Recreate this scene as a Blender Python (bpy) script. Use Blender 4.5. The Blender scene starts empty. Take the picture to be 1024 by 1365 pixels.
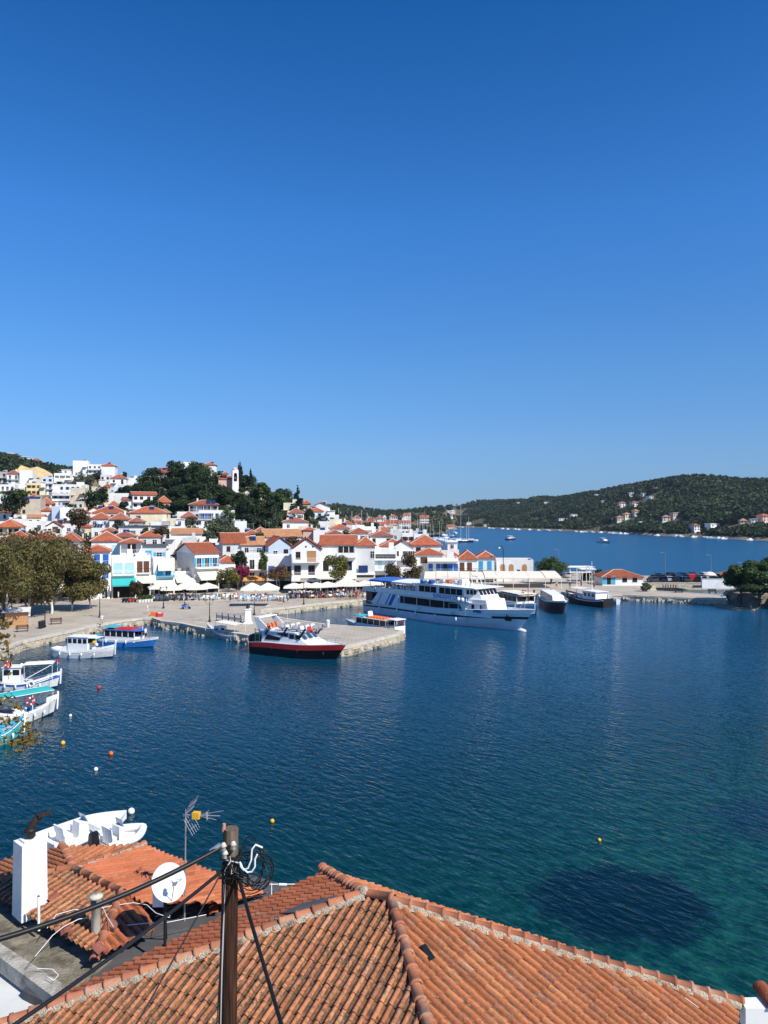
import bpy, bmesh, math, random
import numpy as np
from mathutils import Vector, Matrix, noise
rnd = random.Random(7)
SC = bpy.context.scene
COL = SC.collection
R = math.radians
PI = math.pi
# ------------------------------------------------------------------ camera, sky, sun, exposure
CAM_H = 18.0
FP, CX, CY = 1025.0, 512.0, 682.5
PITCH = math.atan((690 - CY) / FP)
cam = bpy.data.cameras.new('camera')
cam_o = bpy.data.objects.new('camera', cam)
COL.objects.link(cam_o)
cam.sensor_fit = 'VERTICAL'
cam.sensor_height = 24.0
cam.lens = 24.0 * FP / 1365.0
cam.clip_start = 0.1
cam.clip_end = 30000
cam_o.location = (0, 0, CAM_H)
cam_o.rotation_euler = (R(90) + PITCH, 0, 0)
SC.camera = cam_o
SUN_AZ = (0.76, -0.65)         # horizontal direction towards the sun
SUN_EL = R(44)
w = bpy.data.worlds.new('World')
SC.world = w
w.use_nodes = True
nt = w.node_tree
nt.nodes.clear()
sky = nt.nodes.new('ShaderNodeTexSky')
sky.sky_type = 'NISHITA'
sky.sun_disc = False
sky.sun_elevation = SUN_EL
sky.sun_rotation = math.atan2(SUN_AZ[0], SUN_AZ[1])
sky.altitude = 0
sky.air_density = 1.0
sky.dust_density = 0.2
sky.ozone_density = 3.0
hs = nt.nodes.new('ShaderNodeHueSaturation')
hs.inputs['Saturation'].default_value = 1.0
hs.inputs['Value'].default_value = 1.0
bg = nt.nodes.new('ShaderNodeBackground')
bg.inputs['Strength'].default_value = 0.11
wo = nt.nodes.new('ShaderNodeOutputWorld')
nt.links.new(sky.outputs[0], hs.inputs['Color'])
tc = nt.nodes.new('ShaderNodeTexCoord')
sx_ = nt.nodes.new('ShaderNodeSeparateXYZ'); nt.links.new(tc.outputs['Generated'], sx_.inputs[0])
tr_ = nt.nodes.new('ShaderNodeValToRGB')            # the air of that day: bluer than the standard sky
els = tr_.color_ramp.elements
els[0].position = 0.0; els[0].color = (.33, .52, .98, 1)
els[1].position = 1.0; els[1].color = (.16, .58, 1.0, 1)
for p_, c_ in ((.03, (.33, .52, .90)), (.0875, (.40, .60, .93)), (.182, (.39, .70, 1.03)), (.355, (.28, .76, 1.27)), (.555, (.10, .57, 1.08))):
 e_ = els.new(p_); e_.color = (*c_, 1)
nt.links.new(sx_.outputs['Z'], tr_.inputs['Fac'])
ml_ = nt.nodes.new('ShaderNodeMix'); ml_.data_type = 'RGBA'; ml_.blend_type = 'MULTIPLY'; ml_.inputs['Factor'].default_value = 1.0
nt.links.new(hs.outputs[0], ml_.inputs['A']); nt.links.new(tr_.outputs['Color'], ml_.inputs['B'])
nt.links.new(ml_.outputs['Result'], bg.inputs['Color'])
nt.links.new(bg.outputs[0], wo.inputs['Surface'])
sl = bpy.data.lights.new('sun', 'SUN')
sl.energy = 5.0
sl.angle = R(0.5)
sl.color = (1.0, 0.95, 0.86)
so = bpy.data.objects.new('sun', sl)
COL.objects.link(so)
sd = Vector((SUN_AZ[0] * math.cos(SUN_EL), SUN_AZ[1] * math.cos(SUN_EL), math.sin(SUN_EL)))
so.rotation_euler = sd.to_track_quat('Z', 'Y').to_euler()
so.location = (60, -40, 120)
SC.view_settings.view_transform = 'Standard'
SC.view_settings.look = 'None'
SC.view_settings.exposure = 0.22
SC.view_settings.gamma = 1.0
# ------------------------------------------------------------------ pixel geometry of the place
def ray(px, py):
 x, y, z = px - CX, FP, -(py - CY)
 c, s = math.cos(PITCH), math.sin(PITCH)
 return Vector((x, y * c - z * s, y * s + z * c))
def atz(px, py, z=0.0):
 d = ray(px, py)
 return Vector((0, 0, CAM_H)) + d * ((z - CAM_H) / d.z)
def aty(px, py, Y):
 d = ray(px, py)
 return Vector((0, 0, CAM_H)) + d * (Y / d.y)
def zat(py, Y): return aty(512, py, Y).z
def xat(px, Y): return aty(px, 690, Y).x
# ------------------------------------------------------------------ helpers
def tag(o, label=None, cat=None, group=None, kind=None):
 if label: o['label'] = label
 if cat: o['category'] = cat
 if group: o['group'] = group
 if kind: o['kind'] = kind
 return o
def thing(name, label, cat, loc=(0, 0, 0), rz=0.0, group=None):
 o = bpy.data.objects.new(name, None)
 COL.objects.link(o)
 o.empty_display_size = 0.3
 o.location = loc
 o.rotation_euler = (0, 0, rz)
 return tag(o, label, cat, group)
def link(name, me, parent=None, loc=None, rz=None):
 o = bpy.data.objects.new(name, me)
 COL.objects.link(o)
 if parent is not None: o.parent = parent
 if loc is not None: o.location = loc
 if rz is not None: o.rotation_euler = (0, 0, rz)
 return o
def kids(o): return [c for c in ALLKIDS(o)]
def ALLKIDS(o):
 return list(o.children)
def copy_tree(o, parent=None, loc=None, rz=None, label=None, group=None):
 c = o.copy()
 COL.objects.link(c)
 if parent is not None: c.parent = parent
 if loc is not None: c.location = loc
 if rz is not None: c.rotation_euler = (0, 0, rz)
 if label: c['label'] = label
 if group: c['group'] = group
 for ch in ALLKIDS(o): copy_tree(ch, c)
 return c
class MB:
 """collects faces, then links them as one mesh object"""
 def __init__(s): s.v = []; s.f = []; s.m = []; s.sm = []
 def add(s, vs, fs, m=0, smooth=False):
  b = len(s.v)
  s.v += [tuple(p) for p in vs]
  for f in fs:
   s.f.append(tuple(b + i for i in f)); s.m.append(m); s.sm.append(smooth)
 def box(s, x0, x1, y0, y1, z0, z1, m=0):
  s.add([(x0, y0, z0), (x1, y0, z0), (x1, y1, z0), (x0, y1, z0), (x0, y0, z1), (x1, y0, z1), (x1, y1, z1), (x0, y1, z1)],
              [(0, 3, 2, 1), (4, 5, 6, 7), (0, 1, 5, 4), (1, 2, 6, 5), (2, 3, 7, 6), (3, 0, 4, 7)], m)
  return s
 def hexa(s, p, m=0):            # 8 points: bottom loop then top loop
  s.add(p, [(0, 3, 2, 1), (4, 5, 6, 7), (0, 1, 5, 4), (1, 2, 6, 5), (2, 3, 7, 6), (3, 0, 4, 7)], m)
  return s
 def prism(s, poly, z0, z1, m=0, mtop=None):
  n = len(poly)
  s.add([(p[0], p[1], z0) for p in poly] + [(p[0], p[1], z1) for p in poly],
              [tuple((i, (i + 1) % n, n + (i + 1) % n, n + i)) for i in range(n)], m)
  s.add([(p[0], p[1], z1) for p in poly], [tuple(range(n))], m if mtop is None else mtop)
  s.add([(p[0], p[1], z0) for p in poly], [tuple(range(n - 1, -1, -1))], m)
  return s
 def bar(s, a, b, r, m=0, n=6, r2=None, smooth=True, cap=True):
  a, b = Vector(a), Vector(b)
  d = (b - a)
  if d.length < 1e-6: return s
  q = d.to_track_quat('Z', 'Y')
  r2 = r if r2 is None else r2
  vs = []
  for k, (c, rr) in enumerate(((a, r), (b, r2))):
   for i in range(n):
    t = 2 * PI * i / n
    vs.append(c + q @ Vector((math.cos(t) * rr, math.sin(t) * rr, 0)))
  s.add(vs, [(i, (i + 1) % n, n + (i + 1) % n, n + i) for i in range(n)], m, smooth)
  if cap: s.add(vs, [tuple(range(n - 1, -1, -1)), tuple(range(n, 2 * n))], m)
  return s
 def tube(s, pts, r, m=0, n=6):
  pts = [Vector(p) for p in pts]
  N = len(pts)
  rings = []
  up = Vector((0, 0, 1))
  for i, p in enumerate(pts):
   d = (pts[min(i + 1, N - 1)] - pts[max(i - 1, 0)]).normalized()
   a = d.cross(up)
   if a.length < 1e-3: a = d.cross(Vector((1, 0, 0)))
   a.normalize(); b = a.cross(d)
   rr = r[i] if isinstance(r, (list, tuple)) else r
   rings.append([p + a * math.cos(2 * PI * k / n) * rr + b * math.sin(2 * PI * k / n) * rr for k in range(n)])
  vs = [q for ring in rings for q in ring]
  fs = [(i * n + k, i * n + (k + 1) % n, (i + 1) * n + (k + 1) % n, (i + 1) * n + k) for i in range(N - 1) for k in range(n)]
  s.add(vs, fs, m, True)
  s.add(rings[0], [tuple(range(n))], m); s.add(rings[-1], [tuple(range(n))], m)
  return s
 def lathe(s, prof, m=0, n=16, c=(0, 0, 0), smooth=True):
  N = len(prof)
  vs = [(c[0] + r * math.cos(2 * PI * k / n), c[1] + r * math.sin(2 * PI * k / n), c[2] + z) for r, z in prof for k in range(n)]
  s.add(vs, [(i * n + k, i * n + (k + 1) % n, (i + 1) * n + (k + 1) % n, (i + 1) * n + k) for i in range(N - 1) for k in range(n)], m, smooth)
  return s
 def ball(s, c, r, m=0, n=10, sz=1.0):
  k = max(4, n // 2)
  return s.lathe([(max(1e-3, r * math.sin(PI * i / k)), -r * sz * math.cos(PI * i / k)) for i in range(k + 1)], m, n, c)
 def mesh(s, name, mats):
  me = bpy.data.meshes.new(name)
  me.from_pydata(s.v, [], s.f)
  for mt in (mats if isinstance(mats, (list, tuple)) else [mats]): me.materials.append(mt)
  me.polygons.foreach_set('material_index', s.m)
  me.polygons.foreach_set('use_smooth', s.sm)
  me.update()
  return me
 def build(s, name, mats, parent=None, loc=None, rz=None):
  return link(name, s.mesh(name, mats), parent, loc, rz)
def np_mesh(name, V, F, mats, attr=None, smooth=False):
 """V (n,3), F (m,k): one mesh from numpy arrays; attr {name: per-face floats}"""
 me = bpy.data.meshes.new(name)
 n, k = F.shape
 me.vertices.add(len(V)); me.vertices.foreach_set('co', np.ascontiguousarray(V, dtype=np.float32).ravel())
 me.loops.add(n * k); me.loops.foreach_set('vertex_index', np.ascontiguousarray(F, dtype=np.int32).ravel())
 me.polygons.add(n)
 me.polygons.foreach_set('loop_start', np.arange(0, n * k, k, dtype=np.int32))
 for mt in (mats if isinstance(mats, (list, tuple)) else [mats]): me.materials.append(mt)
 if smooth: me.polygons.foreach_set('use_smooth', np.ones(n, dtype=bool))
 me.update(calc_edges=True)
 me.validate()
 if attr:
  for kname, arr in attr.items():
   a = me.attributes.new(kname, 'FLOAT', 'FACE')
   a.data.foreach_set('value', np.ascontiguousarray(arr, dtype=np.float32))
 return me
# ------------------------------------------------------------------ materials
MATS = {}
def mat(name, col, rough=0.7, var=0.12, scale=1.5, metal=0.0, spec=0.3, bump=0.0, bscale=8.0, stain=None, stain_amt=0.0, sscale=0.6, objrand=0.0):
 if name in MATS: return MATS[name]
 m = bpy.data.materials.new(name); m.use_nodes = True
 t = m.node_tree; N = t.nodes; L = t.links
 b = N['Principled BSDF']
 b.inputs['Roughness'].default_value = rough
 b.inputs['Metallic'].default_value = metal
 b.inputs['Specular IOR Level'].default_value = spec
 g = N.new('ShaderNodeNewGeometry')
 n1 = N.new('ShaderNodeTexNoise'); n1.inputs['Scale'].default_value = scale; n1.inputs['Detail'].default_value = 5
 L.new(g.outputs['Position'], n1.inputs['Vector'])
 mr = N.new('ShaderNodeMapRange')
 mr.inputs['From Min'].default_value = 0.3; mr.inputs['From Max'].default_value = 0.7
 mr.inputs['To Min'].default_value = 1 - var; mr.inputs['To Max'].default_value = 1 + var
 L.new(n1.outputs['Fac'], mr.inputs['Value'])
 val = mr.outputs[0]
 if objrand:
  oi = N.new('ShaderNodeObjectInfo')
  m2 = N.new('ShaderNodeMapRange')
  m2.inputs['To Min'].default_value = 1 - objrand; m2.inputs['To Max'].default_value = 1 + objrand
  L.new(oi.outputs['Random'], m2.inputs['Value'])
  mm = N.new('ShaderNodeMath'); mm.operation = 'MULTIPLY'
  L.new(val, mm.inputs[0]); L.new(m2.outputs[0], mm.inputs[1]); val = mm.outputs[0]
 mx = N.new('ShaderNodeVectorMath'); mx.operation = 'SCALE'
 mx.inputs[0].default_value = col[:3]
 L.new(val, mx.inputs['Scale'])
 out = mx.outputs[0]
 if stain is not None:
  n2 = N.new('ShaderNodeTexNoise'); n2.inputs['Scale'].default_value = sscale; n2.inputs['Detail'].default_value = 8; n2.inputs['Roughness'].default_value = 0.65
  L.new(g.outputs['Position'], n2.inputs['Vector'])
  r2 = N.new('ShaderNodeMapRange'); r2.inputs['From Min'].default_value = 0.5; r2.inputs['From Max'].default_value = 0.68
  r2.inputs['To Max'].default_value = stain_amt
  L.new(n2.outputs['Fac'], r2.inputs['Value'])
  mi = N.new('ShaderNodeMix'); mi.data_type = 'RGBA'
  L.new(r2.outputs[0], mi.inputs['Factor']); L.new(out, mi.inputs['A']); mi.inputs['B'].default_value = (*stain[:3], 1)
  out = mi.outputs['Result']
 L.new(out, b.inputs['Base Color'])
 if bump:
  n3 = N.new('ShaderNodeTexNoise'); n3.inputs['Scale'].default_value = bscale; n3.inputs['Detail'].default_value = 6
  L.new(g.outputs['Position'], n3.inputs['Vector'])
  bp = N.new('ShaderNodeBump'); bp.inputs['Strength'].default_value = bump; bp.inputs['Distance'].default_value = 0.1
  L.new(n3.outputs['Fac'], bp.inputs['Height']); L.new(bp.outputs[0], b.inputs['Normal'])
 MATS[name] = m
 return m
W_ = mat('white_render', (0.80, 0.79, 0.76), 0.8, 0.05, 0.4, stain=(0.55, 0.52, 0.46), stain_amt=0.35, sscale=0.35)
CREAM = mat('cream_render', (0.72, 0.64, 0.46), 0.8, 0.07, 0.4, stain=(0.5, 0.45, 0.36), stain_amt=0.3)
YELLOW = mat('yellow_render', (0.74, 0.60, 0.30), 0.8, 0.06)
BEIGE = mat('beige_render', (0.56, 0.49, 0.38), 0.85, 0.08, 0.5, stain=(0.4, 0.36, 0.3), stain_amt=0.4)
GREY = mat('grey_render', (0.36, 0.35, 0.33), 0.85, 0.1, 0.5)
LGREY = mat('pale_grey_render', (0.58, 0.58, 0.57), 0.85, 0.08, 0.5)
BLUEW = mat('bluish_render', (0.50, 0.58, 0.70), 0.8, 0.06)
PINK = mat('pink_render', (0.66, 0.42, 0.34), 0.8, 0.06)
STONE = mat('stone', (0.50, 0.43, 0.32), 0.9, 0.25, 2.2, bump=0.5, bscale=3, stain=(0.22, 0.18, 0.12), stain_amt=0.5, sscale=1.4)
ROOF = mat('terracotta_roof', (0.36, 0.095, 0.042), 0.8, 0.3, 1.6, stain=(0.20, 0.09, 0.055), stain_amt=0.8, sscale=0.8, objrand=0.22, bump=0.6, bscale=5)
ROOFB = mat('aged_roof', (0.26, 0.085, 0.055), 0.85, 0.3, 1.5, stain=(0.19, 0.12, 0.09), stain_amt=0.6, sscale=0.7, objrand=0.2, bump=0.6, bscale=5)
ROOFT = mat('tan_roof', (0.42, 0.20, 0.095), 0.85, 0.25, 1.5, stain=(0.25, 0.14, 0.09), stain_amt=0.5, objrand=0.1, bump=0.6, bscale=5)
RIDGE = mat('ridge_mortar', (0.62, 0.40, 0.30), 0.85, 0.2, 3)
FLATR = mat('flat_roof', (0.40, 0.37, 0.33), 0.9, 0.15, 0.6, stain=(0.22, 0.2, 0.18), stain_amt=0.4)
GLASS = mat('window_glass', (0.015, 0.018, 0.022), 0.15, 0.2, 1, spec=0.3)
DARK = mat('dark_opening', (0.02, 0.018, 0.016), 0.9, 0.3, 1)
WOODB = mat('brown_wood', (0.13, 0.055, 0.03), 0.7, 0.2, 4)
WOODL = mat('light_wood', (0.45, 0.24, 0.11), 0.7, 0.15, 4)
BLUE = mat('blue_paint', (0.03, 0.12, 0.42), 0.5, 0.1)
SKYB = mat('sky_blue_paint', (0.06, 0.38, 0.62), 0.5, 0.1)
TURQ = mat('turquoise_paint', (0.05, 0.46, 0.50), 0.5, 0.1)
PALEB = mat('pale_blue_paint', (0.42, 0.66, 0.72), 0.6, 0.06)
GREEN = mat('green_paint', (0.03, 0.30, 0.24), 0.5, 0.1)
RED = mat('red_paint', (0.50, 0.03, 0.03), 0.5, 0.1)
ORANGE = mat('orange_fabric', (0.75, 0.15, 0.03), 0.7, 0.15, 6)
YEL = mat('yellow_plastic', (0.75, 0.42, 0.03), 0.5, 0.1)
NAVY = mat('navy_paint', (0.012, 0.018, 0.05), 0.35, 0.2)
BLACK = mat('black_paint', (0.012, 0.012, 0.013), 0.4, 0.2)
WP = mat('white_paint', (0.82, 0.82, 0.80), 0.45, 0.04, 1.2)
WPD = mat('weathered_white_paint', (0.68, 0.68, 0.66), 0.55, 0.1, 2, stain=(0.4, 0.36, 0.3), stain_amt=0.4, sscale=1.2)
STEEL = mat('galvanised_steel', (0.55, 0.56, 0.57), 0.4, 0.1, 3, metal=0.7)
IRON = mat('black_iron', (0.015, 0.015, 0.016), 0.5, 0.2)
FABW = mat('cream_canvas', (0.76, 0.70, 0.58), 0.9, 0.06, 0.8, stain=(0.6, 0.54, 0.42), stain_amt=0.3)
FABG = mat('grey_canvas', (0.42, 0.40, 0.36), 0.9, 0.1, 0.8)
FABO = mat('orange_canvas', (0.62, 0.30, 0.09), 0.9, 0.1, 0.8)
FABT = mat('teal_canvas', (0.04, 0.42, 0.40), 0.8, 0.06)
FABB = mat('blue_canvas', (0.04, 0.14, 0.45), 0.8, 0.1)
DECK = mat('boat_deck', (0.50, 0.47, 0.42), 0.7, 0.1, 2)
RUBBER = mat('grey_rubber', (0.25, 0.25, 0.26), 0.6, 0.1)
SOLAR = mat('solar_panel', (0.015, 0.03, 0.09), 0.15, 0.2, 4, spec=0.7)
CONC = mat('old_concrete', (0.23, 0.20, 0.145), 0.9, 0.4, 2.2, bump=0.6, bscale=14, stain=(0.07, 0.06, 0.035), stain_amt=0.95, sscale=1.9)
MEMB = mat('roof_membrane', (0.085, 0.085, 0.09), 0.7, 0.2, 1.5, stain=(0.2, 0.19, 0.17), stain_amt=0.35, sscale=1.6)
ASPH = mat('asphalt', (0.09, 0.088, 0.085), 0.9, 0.15, 1)
SOIL = mat('dry_ground', (0.20, 0.16, 0.09), 0.95, 0.25, 0.15, stain=(0.06, 0.07, 0.03), stain_amt=0.8, sscale=0.05)
EARTH = mat('ochre_earth', (0.55, 0.40, 0.20), 0.95, 0.2, 0.2)
BARK = mat('bark', (0.10, 0.075, 0.055), 0.9, 0.3, 5)
WBARK = mat('whitewashed_bark', (0.70, 0.68, 0.64), 0.9, 0.08, 3)
SKIN = mat('skin', (0.46, 0.27, 0.19), 0.6, 0.05)
HAIR = mat('dark_hair', (0.03, 0.02, 0.015), 0.7, 0.1)
def leafmat(name, c1, c2, scale=0.6, trans=0.25, var=0.35):
 if name in MATS: return MATS[name]
 m = bpy.data.materials.new(name); m.use_nodes = True
 t = m.node_tree; N = t.nodes; L = t.links
 b = N['Principled BSDF']; b.inputs['Roughness'].default_value = 0.6; b.inputs['Specular IOR Level'].default_value = 0.25
 g = N.new('ShaderNodeNewGeometry')
 n1 = N.new('ShaderNodeTexNoise'); n1.inputs['Scale'].default_value = scale; n1.inputs['Detail'].default_value = 6; n1.inputs['Roughness'].default_value = 0.7
 L.new(g.outputs['Position'], n1.inputs['Vector'])
 cr = N.new('ShaderNodeMapRange'); cr.inputs['From Min'].default_value = 0.36; cr.inputs['From Max'].default_value = 0.64
 L.new(n1.outputs['Fac'], cr.inputs['Value'])
 mi = N.new('ShaderNodeMix'); mi.data_type = 'RGBA'
 mi.inputs['A'].default_value = (*c1, 1); mi.inputs['B'].default_value = (*c2, 1)
 L.new(cr.outputs[0], mi.inputs['Factor'])
 ri = N.new('ShaderNodeMapRange'); ri.inputs['To Min'].default_value = 1 - var; ri.inputs['To Max'].default_value = 1 + var
 L.new(g.outputs['Random Per Island'], ri.inputs['Value'])
 sc = N.new('ShaderNodeVectorMath'); sc.operation = 'SCALE'
 L.new(mi.outputs['Result'], sc.inputs[0]); L.new(ri.outputs[0], sc.inputs['Scale'])
 L.new(sc.outputs[0], b.inputs['Base Color'])
 tr = N.new('ShaderNodeBsdfTranslucent'); L.new(sc.outputs[0], tr.inputs['Color'])
 ms = N.new('ShaderNodeMixShader'); ms.inputs['Fac'].default_value = trans
 L.new(b.outputs[0], ms.inputs[1]); L.new(tr.outputs[0], ms.inputs[2])
 L.new(ms.outputs[0], N['Material Output'].inputs['Surface'])
 MATS[name] = m
 return m
L_PINE = leafmat('pine_needles', (0.020, 0.042, 0.012), (0.050, 0.085, 0.022), 0.25)
L_DARK = leafmat('dark_foliage', (0.016, 0.030, 0.010), (0.040, 0.065, 0.020), 0.4)
L_OLIVE = leafmat('grey_green_foliage', (0.055, 0.075, 0.035), (0.12, 0.14, 0.075), 0.5)
L_YGREEN = leafmat('yellow_green_foliage', (0.07, 0.085, 0.015), (0.19, 0.17, 0.035), 0.6)
L_PLANE = leafmat('plane_tree_foliage', (0.060, 0.062, 0.018), (0.19, 0.155, 0.048), 0.45)
L_RUST = leafmat('rusty_foliage', (0.10, 0.045, 0.018), (0.20, 0.13, 0.05), 0.6)
L_BROWN = leafmat('brown_green_foliage', (0.045, 0.035, 0.014), (0.11, 0.075, 0.025), 0.6)
L_MAG = leafmat('bougainvillea_bracts', (0.16, 0.012, 0.05), (0.36, 0.03, 0.10), 0.8)
L_MID = leafmat('green_foliage', (0.030, 0.060, 0.012), (0.085, 0.13, 0.03), 0.4)
L_CYP = leafmat('cypress_foliage', (0.012, 0.022, 0.010), (0.028, 0.045, 0.018), 0.5)
L_HILL = leafmat('hill_wood_foliage', (0.020, 0.040, 0.012), (0.078, 0.098, 0.032), 0.016, var=0.26)
L_SCRUB = leafmat('dry_scrub', (0.055, 0.055, 0.028), (0.12, 0.10, 0.055), 0.02)
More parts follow.
